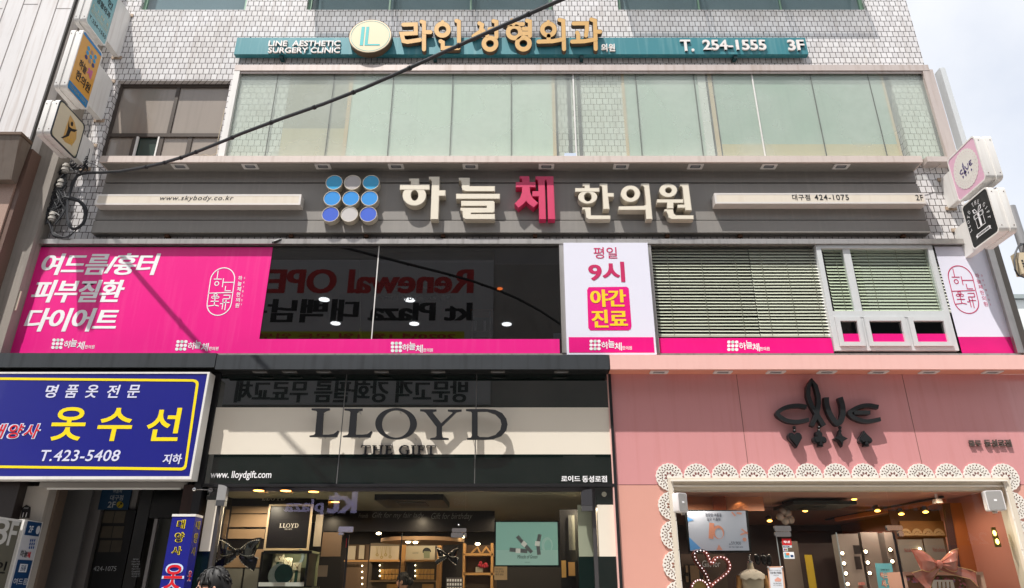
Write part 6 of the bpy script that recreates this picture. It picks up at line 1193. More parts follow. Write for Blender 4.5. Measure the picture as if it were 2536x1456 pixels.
# rose bow on the showcase
t = thing('showcase', 'cream framed showcase with earring cards and pink blossom garland', 'display case', at(2345, 1480, .35)); a, b, z0, z1 = R(2240, 1416, 2442, 1500, .30)
m = MB(); m.box(a, b, .28, .7, z1 - .04, z1); m.box(a, a + .045, .28, .7, z0, z1 - .04); m.box(b - .045, b, .28, .7, z0, z1 - .04); m.build('frame', mat('rose_cream', (216, 172, 152), .4), t); MB().box(a + .045, b - .045, .66, .7, z0, z1 - .04).build('back', mat('case_tan', (150, 110, 84), .6), t)
m = MB(); cols = [mat('blossom_pink', (214, 130, 150), .6), mat('blossom_lilac', (160, 140, 196), .6), mat('leaf_green', (90, 120, 60), .6)]
for i in range(90):
    u = random.random(); x = a + .08 + (b - a - .16) * u; z = z1 - .07 - random.random() * .05 - (.16 * random.random() if u < .12 or u > .85 else 0); m.use(0 if random.random() < .6 else (1 if random.random() < .7 else 2)); m.ball((x, .62 - random.random() * .06, z), .016, .010, .016, 6, 4)
m.build('blossom_garland', cols, t)
t2 = thing('earring_card', 'white earring card with four gold pendants in the cream showcase', 'jewellery card', at(2340, 1470, .55)); flat('card', 2310, 1436, 2365, 1480, .55, WHITE, par=t2, d=.004); m = MB(); [m.tube([at(2322 + i * 10, 1441, .545), at(2323 + i * 10, 1454, .545)], .006, 5).ball(at(2323 + i * 10, 1456, .543), .010, n=8, m=5) for i in range(4)]; m.build('pendants', mat('pendant_gold', (196, 150, 60), .25, .8), t2)
ROS = mat('satin_rose', (190, 112, 98), .18, 0, .08, 3, coat=.6)
bow('ribbon_bow', 'big satin rose ribbon bow with gold edge on the cream showcase', 2322, 1398, .16, .33, ROS, mat('gold_edge', (220, 176, 120), .3, .3), False,
    {-1: [((-.08, -.05), (-.02, -.22)), ((-.5, -.15), (-.25, -.50)), ((-1.0, -.28), (-.5, -.90)), ((-1.12, -.32), (-.62, -1.0))], 1: [((.02, -.22), (.10, -.02)), ((.6, -.42), (.7, -.06)), ((1.15, -.55), (1.35, -.22)), ((1.45, -.85), (1.45, -.30))]})
# track lights, cassette, camera, glass balls
G2 = 'track lamps of the pink shop'
m = MB(); q0, q1 = atz(2045, 1290, zk - .1), atz(2335, 1228, zk - .02); m.tube([(q0.x, q0.y, zk - .08), (q1.x, q1.y, zk - .03)], .02, 4); tag(m.build('light_track', BLACK), 'black light track running along the pink shop ceiling', 'track')
for x, y, s_ in ((2115, 1236, 'nearest the glass, under the cassette'), (2232, 1285 - 12, 'on the track between two others'), (2292, 1268, 'on the track, close to its neighbour'), (2428 - 0, 1246, 'by the camera'), (2173, 1265, 'far along the track'), (1906, 1290, 'behind the copper panels'), (1994, 1265, 'deep in the shop, left of the track')):
    if x == 2428: x = 2427 - 0
    p = at(x, y, 1.2 if x > 2100 else 2.0); t = thing('track_lamp', 'black spot lamp with orange glow ' + s_, 'light', p, G2); MB().tube([(p.x, p.y + .04, p.z + .06), (p.x, p.y, p.z + .004)], .05, 12).build('housing', mat('lamp_housing', (24, 22, 22), .4), t); MB().ball(p, .042, .042, .018, 12, 6).build('lens', mat('lamp_amber', (255, 190, 90), emit=7, ecol=(255, 180, 80)), t)
p0, p1 = atz(1925, 1246, zk - .04), atz(2100, 1246, zk - .04); t = thing('ceiling_air_conditioner', 'dark ceiling air conditioner cassette in the pink shop', 'air conditioner', ((p0.x + p1.x) / 2, p0.y, zk - .1)); MB().box(p0.x + .1, p1.x - .05, p0.y - .4, p0.y + .5, zk - .1, zk - .051).build('body', mat('ac_green', (34, 40, 36), .4), t); MB().box(p0.x + .4, p1.x - .4, p0.y - .1, p0.y + .3, zk - .11, zk - .101).build('grille', mat('ac_grille', (50, 50, 48)), t)
p = at(2320, 1236, .6); t = thing('security_camera', 'small white security camera under the rose ceiling', 'camera', p); MB().tube([(p.x, p.y, zk), (p.x, p.y, p.z)], .02, 8).build('stem', WHITE, t); MB().box(p.x - .04, p.x + .04, p.y - .06, p.y + .06, p.z - .06, p.z).build('body', mat('camera_cream', (186, 170, 156), .5), t)
p = at(1943, 1275, 1.5); t = thing('pendant_lamp', 'cluster of unlit white glass balls hanging in the pink shop', 'lamp', (p.x, p.y, p.z - .1)); GB = mat('opal_glass', (186, 170, 160), .2)
for dx, dz in ((-.09, -.03), (.06, .03), (0, -.09), (.1, -.07), (-.03, .05)): MB().ball((p.x + dx, p.y + dx * .5, p.z + dz), .062).build('glass_ball', GB, t)
MB().tube([(p.x, p.y, zk), (p.x, p.y, p.z)], .008, 6).build('cord', BLACK, t)
spots((2.6, 3.8, 5.0, 6.0), (.35,), 2.78, 26, (1, .84, .70)); spots((3.2, 4.6, 6.0), (2.0, 3.8), 2.72, 22, (1, .80, .64))
# ================================================================== projecting light boxes
BOXW = mat('box_white', (228, 226, 222), .4, 0, .06, 3, .18, (130, 100, 75), coat=.2)
def proj(name, label, Xf, sg, th, y0, y1, z0, z1, facem, rad=.07, brk=(.15, .85), rimm=None):
    t = thing(name, label, 'sign', (Xf + sg * th / 2, (y0 + y1) / 2, z0)); fn = lambda u, v, d: (Xf + sg * d, u, v)
    m = MB(); m.prism([rrect(y0, z0, y1, z1, rad)], fn, .012, th * .36).prism([rrect(y0 + .018, z0 + .018, y1 - .018, z1 - .018, rad * .85)], fn, th * .36, th * .64).prism([rrect(y0, z0, y1, z1, rad)], fn, th * .64, th); m.build('case', BOXW, t)
    m = MB(); m.prism([rrect(y0, z0, y1, z1, rad), rrect(y0 + .022, z0 + .022, y1 - .022, z1 - .022, rad * .8)], fn, 0, .0118); m.build('rim', rimm or BOXW, t)
    m = MB(); m.prism([rrect(y0 + .0222, z0 + .0222, y1 - .0222, z1 - .0222, rad * .8)], fn, .005, .0117); m.build('face', facem, t)
    h = z1 - z0; xm = Xf + sg * th * .5
    MB().box(xm - .05, xm + .05, y1 + .001, -.004, z0 + h * brk[0], z0 + h * brk[1]).build('bracket', BOXW, t)
    m = MB()
    for f_ in brk: m.box(xm - .09, xm + .09, -.02, -.002, z0 + h * f_ - .03, z0 + h * f_ + .03); m.box(xm - .02, xm + .02, -.03, -.0201, z0 + h * f_ - .012, z0 + h * f_ + .012)
    m.build('mounting_plate', mat('rusty_plate', (170, 150, 130), .7, 0, .3, 20), t)
    m = MB()
    for u in (y0 + .02, y0 + .02): 
        for v in (z0 + .10, z1 - .10): m.ball((xm - sg * th * .3, y0 - .001, v), .008, n=6, m=4); m.ball((xm + sg * th * .38, y0 - .001, v), .008, n=6, m=4)
    m.build('screws', mat('rust', (90, 60, 44), .8), t)
    return t, (lambda a, b, c, e, off=0: (lambda u, v, d: (Xf - sg * (off - .005 - d), (y0 if sg < 0 else y1) + ((y1 - y0) if sg < 0 else (y0 - y1)) * (a + (c - a) * u), z0 + (z1 - z0) * (b + (e - b) * v))))
ORG = mat('orange_face', (216, 158, 66), .4, 0, .04, coat=.2); SKY = mat('blue_strip', (16, 130, 190), .4)
t, F = proj('projecting_sign', 'orange projecting light box with blue strips and dot logo', -7.0, -1, .20, -1.09, -.50, 8.80, 10.0, ORG)
m = MB(); sqr = [(0, 0), (1, 0), (1, 1), (0, 1)]; m.prism([sqr], F(.05, .93, .95, .975, .003), 0, None); m.prism([sqr], F(.05, .03, .95, .15, .003), 0, None); m.build('blue_strip', SKY, t)
m = MB(); text(m, '하늘', F(.22, .44, .56, .58, .004), 0, .03); text(m, '한의원', F(.22, .25, .88, .40, .004), 0, .03); m.build('black_lettering', BLK, t)
m = MB(); text(m, '체', F(.58, .46, .80, .60, .004), 0, .045); m.build('rose_lettering', mat('rose_print', (206, 110, 150), .5), t)
m = MB(); text(m, '☎424-1075', F(.10, .055, .90, .125, .006), 0, .02); m.build('grey_lettering', mat('grey_print', (150, 150, 140), .5), t)
cols = [(30, 150, 200), (150, 130, 130), (30, 150, 200), (30, 150, 200), (30, 150, 200), (30, 150, 200), (50, 50, 110), (150, 130, 130), (50, 50, 110)]
for i in range(9):
    r_, c_ = divmod(i, 3); m = MB(); u, v = .40 + c_ * .17, .83 - r_ * .075; m.prism([ell(.5, .5, .5, .5, 16)], F(u - .065, v - .032, u + .065, v + .032, .004), 0, None); m.build('logo_dot', mat('dot%d_%d' % (cols[i][0], cols[i][2]), cols[i], .45), t)
t, F = proj('projecting_sign', 'pale teal projecting light box with phone number, highest on the wall', -7.0, -1, .20, -1.11, -.50, 10.14, 11.55, mat('teal_face', (130, 178, 184), .4, 0, .05, coat=.2))
m = MB(); text(m, '성형외과', F(.18, .385, .86, .475, .004), 0, .025); text(m, '라', F(.18, .52, .40, .62, .004), 0, .025); text(m, '인', F(.62, .52, .84, .62, .004), 0, .025); text(m, 'T.254-1555', F(.10, .09, .92, .145, .004), 0, .012, 0, 1.2); m.build('lettering', BLK, t)
m = MB(); text(m, 'L  I  N  E', F(.12, .275, .90, .315, .004), 0, .01); text(m, 'AESTHETIC SURGERY CLINIC', F(.10, .205, .92, .235, .004)); [m.prism([sqr], F(.08, v, .94, v + .004, .003), 0, None) for v in (.19, .255, .345)]; m.prism([ell(.5, .5, .5, .5, 24), ell(.5, .5, .42, .42, 24)], F(.55, .70, .95, .86, .003), 0, None); text(m, 'L', F(.70, .745, .82, .82, .003), 0, .02); m.build('cream_lettering', mat('cream_print', (206, 196, 160), .5), t)
t, F = proj('projecting_sign', 'cream projecting light box with dancing figure emblem, lowest of the stack', -7.0, -1, .22, -1.12, -.43, 7.90, 8.57, mat('sage_face', (176, 176, 140), .4, 0, .04, coat=.2), rimm=mat('rim_navy', (36, 44, 54), .4))
m = MB(); m.prism([rrect(.03, .04, .97, .97, .14)], F(0, 0, 1, 1, .003), 0, None); m.build('cream_field', mat('field_cream', (214, 204, 178), .45), t)
m = MB(); m.prism([[(.42, .86), (.62, .80), (.76, .66), (.82, .48), (.78, .32), (.66, .20), (.50, .15), (.40, .18), (.40, .5)]], F(0, 0, 1, 1, .005), 0, None); m.build('drop', mat('gold_drop', (206, 164, 96), .45, 0, .15, 12), t)
m = MB(); m.prism([ell(.55, .70, .045, .06, 14)], F(0, 0, 1, 1, .0075), 0, None); m.prism([[(.42, .70), (.50, .58), (.60, .60), (.78, .70), (.70, .58), (.58, .52), (.56, .36), (.40, .18), (.34, .16), (.46, .32), (.47, .50)]], F(0, 0, 1, 1, .007), 0, None); m.build('figure', BLK, t)
m = MB(); text(m, '연습', F(.48, .22, .76, .38, .006), 0, .03); m.build('gold_lettering', mat('gold_print', (222, 176, 80), .5), t)
t, F = proj('projecting_sign', 'pink projecting light box with white lace oval and purple script', 7.0, 1, .26, -1.10, -.39, 7.13, 7.91, mat('lilac_face', (224, 178, 200), .4, 0, .03, coat=.2))
m = MB(); hs = [[(.5 + (rr) * math.cos(a) + rx * math.cos(b), .5 + rr * math.sin(a) + rx * math.sin(b)) for b in [k * 1.047 for k in range(6)]] for i in range(28) for rr, rx in ((.355, .011), (.31, .008)) for a in [i * 2 * math.pi / 28 + (rr < .33) * .11]]
m.prism([[(.5 + (.40 + .02 * abs(math.sin(14 * a))) * math.cos(a), .5 + (.40 + .02 * abs(math.sin(14 * a))) * math.sin(a)) for a in [i * 2 * math.pi / 112 for i in range(112)]]] + hs, F(0, .02, 1, 1.0, .003), 0, None); m.prism([ell(.5, .5, .262, .262, 40), ell(.5, .5, .256, .256, 40)], F(0, .02, 1, 1, .005), 0, None); m.build('lace_oval', mat('oval_white', (226, 222, 216), .45), t)
PUR = mat('purple_print', (70, 56, 120), .5); Fq = F(0, .02, 1, 1, .006); m = MB()
for pts in ([(.40, .545), (.34, .55), (.30, .51), (.33, .47), (.41, .47)], [(.42, .42), (.47, .55), (.46, .66), (.43, .60), (.45, .50), (.50, .43)], [(.50, .56), (.52, .49), (.56, .46), (.60, .50), (.60, .57)], [(.73, .57), (.66, .57), (.64, .525), (.67, .48), (.74, .49)], [(.645, .525), (.71, .525)]): m.prism([stroke(pts, .022)], Fq, 0, None)
for k, u in zip(('heart', 'club', 'diamond', 'spade'), (.36, .46, .55, .66)): m.prism([[(u + .024 * x, .385 + .032 * y) for x, y in suit(k)[0]]], Fq, 0, None)
m.build('script', PUR, t)
t, F = proj('projecting_sign', 'black projecting light box with arched white lettering and gift parcel', 7.0, 1, .26, -1.05, -.41, 6.28, 7.04, mat('charcoal_face', (38, 40, 40), .4, 0, .08, coat=.2), .07, (.05, .75))
m = MB(); L_ = 'LLOYD THE GIFT'; n = len(L_)
for i, ch in enumerate(L_):
    if ch == ' ': continue
    a = math.radians(196 - i * 212 / (n - 1)); cx, cy = .46 + .36 * math.cos(a), .50 + .36 * math.sin(a); c, s_ = math.sin(a), -math.cos(a); base = F(0, 0, 1, 1, .004); w_ = .030 * SER(ch)[0]
    serif(m, ch, (lambda cx, cy, c, s_, w_: lambda u, v, d: base(cx + (u - .5) * 2 * w_ * c - (v - .5) * .085 * s_, cy + (u - .5) * 2 * w_ * s_ + (v - .5) * .085 * c, 0))(cx, cy, c, s_, w_))
base = F(0, 0, 1, 1, .004)
for pts, w_ in (([(.36, .62), (.36, .34)], .014), ([(.64, .62), (.64, .34)], .014), ([(.355, .34), (.645, .34)], .014), ([(.33, .63), (.67, .63)], .014), ([(.33, .55), (.67, .55)], .012), ([(.33, .55), (.33, .63)], .014), ([(.67, .55), (.67, .63)], .014), ([(.50, .63), (.50, .34)], .07)): m.prism([stroke(pts, w_)], base, 0, None)
for sx in (-1, 1): m.prism([[(.5, .64), (.5 + sx * .07, .75), (.5 + sx * .16, .76), (.5 + sx * .14, .68)], [(.5 + sx * .03, .655), (.5 + sx * .08, .735), (.5 + sx * .13, .74), (.5 + sx * .11, .69)]], base, 0, None)
m.prism([[(.22, .22), (.27, .25), (.73, .25), (.78, .22), (.75, .19), (.78, .155), (.73, .18), (.27, .18), (.22, .155), (.25, .19)], [(.285, .235), (.715, .235), (.715, .195), (.285, .195)]], base, 0, None); text(m, 'SPECIAL GIFT FOR YOU', F(.30, .20, .70, .23, .004), 0, 0)
m.build('lettering', WHITE, t)
# small box at the picture's edge with plates
p = atx(31, 770, -7.72); q_ = atx(0, 745, -7.72); t, F = proj('projecting_sign', 'small pale pink projecting light box low beside the pink window panel', -7.72, -1, .2, -.95, -.22, 4.92, 5.55, mat('pale_rose_face', (214, 190, 176), .4)); m = MB(); m.prism([rrect(.05, .05, .85, .95, .12), rrect(.12, .12, .78, .88, .08)], F(0, 0, 1, 1, .003), 0, None); m.build('lilac_border', mat('lilac_print', (206, 160, 186), .5), t)
a, b, z0, z1 = R(28, 721, 46, 768, -.26); tag(MB().box(a, b, -.26, -.24, z0, z1).build('wiring_plate', mat('plate_cream', (206, 196, 176), .6)), 'cream wiring plate screwed beside the pink window panel', 'plate')
# ================================================================== neighbour at the corner
N = thing('neighbour_building', 'neighbouring building with white metal cladding, granite pier and grey render', 'building', (-9, -.3, 0))
xr = at(118, 480, -.28).x; MB().box(-13, xr, -.28, -.002, 0, 16).build('rendered_pier', CONC, N)
xg = (at(187, 0, -.55).x + at(67, 357, -.55).x) / 2; zg_ = at(50, 364, -.55).z
MB().box(-14, xg, -.55, -.281, zg_, 16).build('metal_cladding', mat('white_cladding', (216, 213, 212), .45, .1, .08, 2, .45, (168, 150, 138)), N)
m = MB()
for i in range(10): xx = xg - .28 - i * .30; m.box(xx - .006, xx + .006, -.556, -.549, zg_ + .01, 16)
for i in range(5): m.box(xg - .28 - i * .6, xg - .02 - i * .6, -.5535, -.55, zg_ + .18 + (i % 3) * .25, zg_ + .19 + (i % 3) * .25); m.box(xg - .28 - i * .6, xg - .02 - i * .6, -.5535, -.55, zg_ + 2.9 + (i % 2) * .1, zg_ + 2.91 + (i % 2) * .1)
m.build('cladding_seam', mat('seam_grey', (140, 134, 130), .6), N)
MB().box(xg + .001, xg + .03, -.56, -.5, zg_, 16).build('dark_edge', mat('edge_dark', (60, 58, 56), .6), N)
MB().box(-14, xg - .02, -.53, -.281, 0, zg_ - .002).build('granite_wall', mat('pink_granite', (168, 140, 126), .5, 0, .35, 45), N)
MB().box(xg - .019, xg + .06, -.50, -.281, 0, zg_ - .003).build('granite_return', mat('shaded_return', (110, 86, 76), .5, 0, .3, 45), N)  # side face of the granite, its shade put into a darker colour
a, b, z0, z1 = R(-60, 334, 34, 432, -.80); t = thing('gutter_box', 'rusty grey steel gutter box fixed on the granite pier', 'gutter box', ((a + b) / 2, -.7, z0))
m = MB(); m.add([(a, -.80, z1), (b, -.80, z1), (b - .03, -.66, z0), (a, -.66, z0), (a, -.531, z1), (b, -.531, z1), (b - .03, -.531, z0), (a, -.531, z0)], [(0, 1, 2, 3), (4, 7, 6, 5), (1, 5, 6, 2), (0, 4, 5, 1), (3, 2, 6, 7), (0, 3, 7, 4)]); m.build('body', mat('rust_steel', (120, 108, 98), .6, .2, .25, 6, .6, (84, 58, 44)), t); MB().box(a, b + .02, -.815, -.532, z1 + .001, z1 + .05).build('rim', mat('rust_rim', (100, 80, 66), .7, .1, .3, 9), t)
# duct on the corner of the glazing
xd = (at(2308, 175, -.06).x + at(2345, 330, -.06).x) / 2; MB().box(7.60, 7.69, -.05, .12, at(2350, 368, 0).z, at(2305, 172, 0).z).build('cable_duct', ALU, B)
# ================================================================== utility pole and far building
p = at(2512, 540, .35); zt = at(2503, 512, .35).z; t = thing('utility_pole', 'grey steel utility pole behind the black projecting light box', 'pole', (p.x, .35, 0)); MB().tube([(p.x, .35, 0), (p.x, .35, zt)], [.085, .07], 16).build('shaft', mat('pole_grey', (150, 150, 152), .5, .2, .1, 4, .3), t)
a, b, z0, z1 = R(2516, 630, 2546, 682, .22); MB().box(a, b + .05, .15, .28, z0, z1).build('meter_box', mat('beige_box', (206, 190, 160), .5), t)
m = MB(); [m.box(a + .05, a + .08, .145, .1499, z0 + .06 + i * .05, z0 + .09 + i * .05) for i in range(4)]; m.build('vents', BLACK, t)
m = MB(); m.tube([at(2534, 604, .2), at(2522, 610, .15), at(2515, 625, .12), at(2512, 645, .12), at(2514, 668, .12), at(2522, 682, .15), at(2540, 688, .2)], .014, 6); m.tube([(p.x - .1, .27, at(2508, 607, .3).z), (p.x + .1, .27, at(2508, 605, .3).z)], .02, 6); m.build('cable_loop', CABLE, t)
a, b, z0, z1 = R(2470, 742, 2760, 1500, 26); t = thing('far_building', 'pale far building beyond the corner', 'building', ((a + b) / 2, 28, 0)); FW = mat('far_white', (222, 226, 224), .7, 0, .03); MB().box(a, b, 26, 32, 0, z1).build('wall', FW, t); MB().box(a - .2, b, 25.8, 32.2, z1 + .01, z1 + .25).build('roof_edge', mat('far_grey', (150, 160, 160), .6), t)
m = MB(); 
for zz in (.55, .75): m.box(a + .3, b, 25.95, 25.999, z1 * zz, z1 * zz + .2)
m.build('window_band', mat('far_glass', (150, 165, 165), .3), t)
m = MB(); L = [at(x, y, .3) for x, y in ((2462, 660), (2478, 720), (2484, 735), (2490, 770), (2512, 810), (2540, 838))]; m.tube(L, .010, 5); tag(m.build('overhead_wire', CABLE), 'loose black wire hanging at the building corner by the far building', 'wire')
m = MB(); m.tube([at(x, y, .28) for x, y in ((2481, 735), (2484, 790), (2513, 848), (2522, 856), (2545, 868))], .007, 5); tag(m.build('overhead_wire', CABLE), 'thin slack wire below the loose black one at the corner', 'wire')
# ================================================================== overhead cable and the tangle it ends in
P = [(190, 436), (203, 430), (222, 428), (250, 427), (300, 424), (350, 416), (400, 405), (450, 390), (500, 371), (550, 351), (600, 330), (700, 293), (800, 258), (900, 219), (1000, 175), (1100, 129), (1200, 84), (1300, 39), (1420, -14), (1560, -80), (1750, -175)]
pts = []; Lm = 0
for i, (x, y) in enumerate(P): f = max(0, (x - 222) / (1420 - 222)); pts.append(at(x, y, -.42 - 4.1 * f if x > 222 else -.30 - .12 * max(0, (x - 190) / 32)))
t = thing('overhead_cable', 'thick black telephone cable slung diagonally across the tiled facade', 'cable', pts[0]); m = MB(); m.tube(pts, .022, 10); m.build('cable', CABLE, t)
m = MB(); 
for x in (362, 408, 448, 486, 575, 672, 779, 876, 1015, 1137, 1310):
    for i in range(len(P) - 1):
        if P[i][0] <= x <= P[i + 1][0]: f = (x - P[i][0]) / (P[i + 1][0] - P[i][0]); a, b = pts[i], pts[i + 1]; c_ = a + (b - a) * f; d_ = (b - a).normalized() * .016; m.tube([c_ - d_, c_ + d_], .031, 10)
m.build('cable_clip', mat('clip_black', (26, 28, 32), .5), t)
m = MB(); m.tube([p_ + Vector((0, 0, .03)) for p_ in pts[4:]], .005, 5); m.build('messenger_wire', CABLE, t)
t = thing('cable_bundle', 'tangled black cables with white insulators on the tiled corner', 'cables', at(165, 590, -.2)); m = MB()
def crv(pp_, Y, r, n=6): C_ = [at(x, y, Y + random.uniform(-.03, .03)) for x, y in pp_]; D = []; N = len(C_); 
def spl(pp_, Y, r, jit=.02):
    C_ = [at(x, y, Y + random.uniform(-jit, jit)) for x, y in pp_]; C_ = [C_[0]] + C_ + [C_[-1]]; o = []
    for i in range(1, len(C_) - 2):
        for j in range(6): s_ = j / 6; p0, p1, p2, p3 = C_[i - 1:i + 3]; o.append(.5 * ((2 * p1) + (p2 - p0) * s_ + (2 * p0 - 5 * p1 + 4 * p2 - p3) * s_ ** 2 + (3 * p1 - p0 - 3 * p2 + p3) * s_ ** 3))
    o.append(C_[-2]); m.tube(o, r, 6)
spl([(193, 434), (182, 450), (172, 480), (167, 510), (167, 540), (175, 563), (190, 566), (205, 553), (213, 535), (212, 515), (200, 500), (180, 492), (160, 488)], -.24, .022)
for k in range(9): spl([(158 + random.uniform(-4, 4), 488 + k), (180, 492 + random.uniform(-4, 6)), (202 + random.uniform(-4, 4), 505 + random.uniform(-5, 5)), (211 + random.uniform(-3, 3), 525), (206 + random.uniform(-4, 4), 552), (188 + random.uniform(-5, 5), 567)], -.22, .010)
for k in range(6): spl([(115 + random.uniform(-3, 3), 500 + random.uniform(-8, 8)), (114, 525), (128 + random.uniform(-3, 3), 565), (133, 575 + k * 2), (160 + random.uniform(-6, 6), 588), (180, 578), (195, 562)], -.18, .009)
for k in range(26):
    x, y = random.uniform(150, 168), random.uniform(420, 460); spl([(x, y), (x - random.uniform(5, 25), y + 22), (random.uniform(115, 160), random.uniform(470, 500)), (random.uniform(115, 165), random.uniform(500, 530)), (random.uniform(110, 150), random.uniform(520, 560))], -.18, random.choice((.006, .009, .013)))
for k in range(14): spl([(165 + random.uniform(-5, 5), 415 + random.uniform(-6, 10)), (180, 405 + random.uniform(-8, 20)), (200, 398 + random.uniform(-5, 30)), (218, 385 + random.uniform(-2, 45))], -.15, .007)
spl([(218, 386), (222, 370), (215, 340), (222, 320), (213, 290)], -.12, .005); spl([(205, 400), (235, 408), (258, 424)], -.3, .005); spl([(197, 330), (205, 350), (200, 385), (170, 402)], -.2, .004); spl([(228, 240), (225, 300), (215, 345), (212, 380)], -.12, .004)
m.build('cables', CABLE, t)
m = MB(); m.tube([at(168, 408, -.10), at(150, 470, -.10), at(131, 548, -.10)], .03, 6); m.build('rack', mat('rack_steel', (90, 84, 76), .6, .4, .2), t)
for x, y in ((164, 413), (152, 452), (132, 533)):
    c_ = at(x, y, -.17); m = MB()
    for dz, r_ in ((.05, .045), (.02, .06), (-.02, .05), (-.05, .06), (-.08, .045)): m.tube([(c_.x, c_.y, c_.z + dz), (c_.x, c_.y, c_.z + dz - .028)], r_, 14)
    m.build('insulator', mat('porcelain', (200, 196, 188), .25), t)
m = MB(); pp_ = [(2262, 436), (2310, 420), (2332, 404)]; m.tube([at(x, y, -.12) for x, y in pp_], .005, 5); tag(m.build('thin_wire', mat('wire_grey', (120, 116, 112), .5)), 'thin grey wire from the sign board to the pink light box', 'wire')
m = MB(); L = [at(x, y, -.02) for x, y in ((556, 270), (548, 310), (540, 345), (537, 380), (520, 386), (505, 382), (490, 387))]; m.tube(L, .005, 5); tag(m.build('thin_wire', mat('wire_cream', (190, 176, 150), .5)), 'thin cream wire curling by the brown window', 'wire')
m = MB(); [m.tube([at(680 + dx, 602, -.15), at(678 + dx, 598 - dx * .3, -.19), at(690 + dx, 593, -.17), at(702 + dx, 592, -.12)], .014, 6) for dx in (-4, 0, 3)]; tag(m.build('cable_stub', CABLE), 'short black cable stub lying on the steel window head', 'cable')
tag(MB().rbox(1398, 379, 1427, 388, -.33, .1).build('ledge_box', mat('pale_blue', (190, 205, 225))), 'small pale box left on top of the grey canopy', 'box')
# ================================================================== people
def skin_mesh(nodes, edges, name, mm, parent, lv=2):
    me = bpy.data.meshes.new(name); me.from_pydata([n[0] for n in nodes], edges, []); o = bpy.data.objects.new(name, me); COL.objects.link(o); md = o.modifiers.new('s', 'SKIN'); md.use_smooth_shade = True
    for i, n in enumerate(nodes): sv = me.skin_vertices[0].data[i]; r = n[1]; sv.radius = r if isinstance(r, tuple) else (r, r); sv.use_root = (i == 0)
    sb = o.modifiers.new('b', 'SUBSURF'); sb.levels = lv; sb.render_levels = lv
    dg = bpy.context.evaluated_depsgraph_get(); dg.update(); nm = bpy.data.meshes.new_from_object(o.evaluated_get(dg)); bpy.data.objects.remove(o)
    for p_ in nm.polygons: p_.use_smooth = True
    nm.name = name; nm.materials.clear(); nm.materials.append(mm); o = bpy.data.objects.new(name, nm); COL.objects.link(o); o.parent = parent; return o
SKIN = mat('skin', (206, 158, 132), .55, 0, .06, 12); HAIR = mat('black_hair', (15, 13, 12), .6, 0, .4, 40)
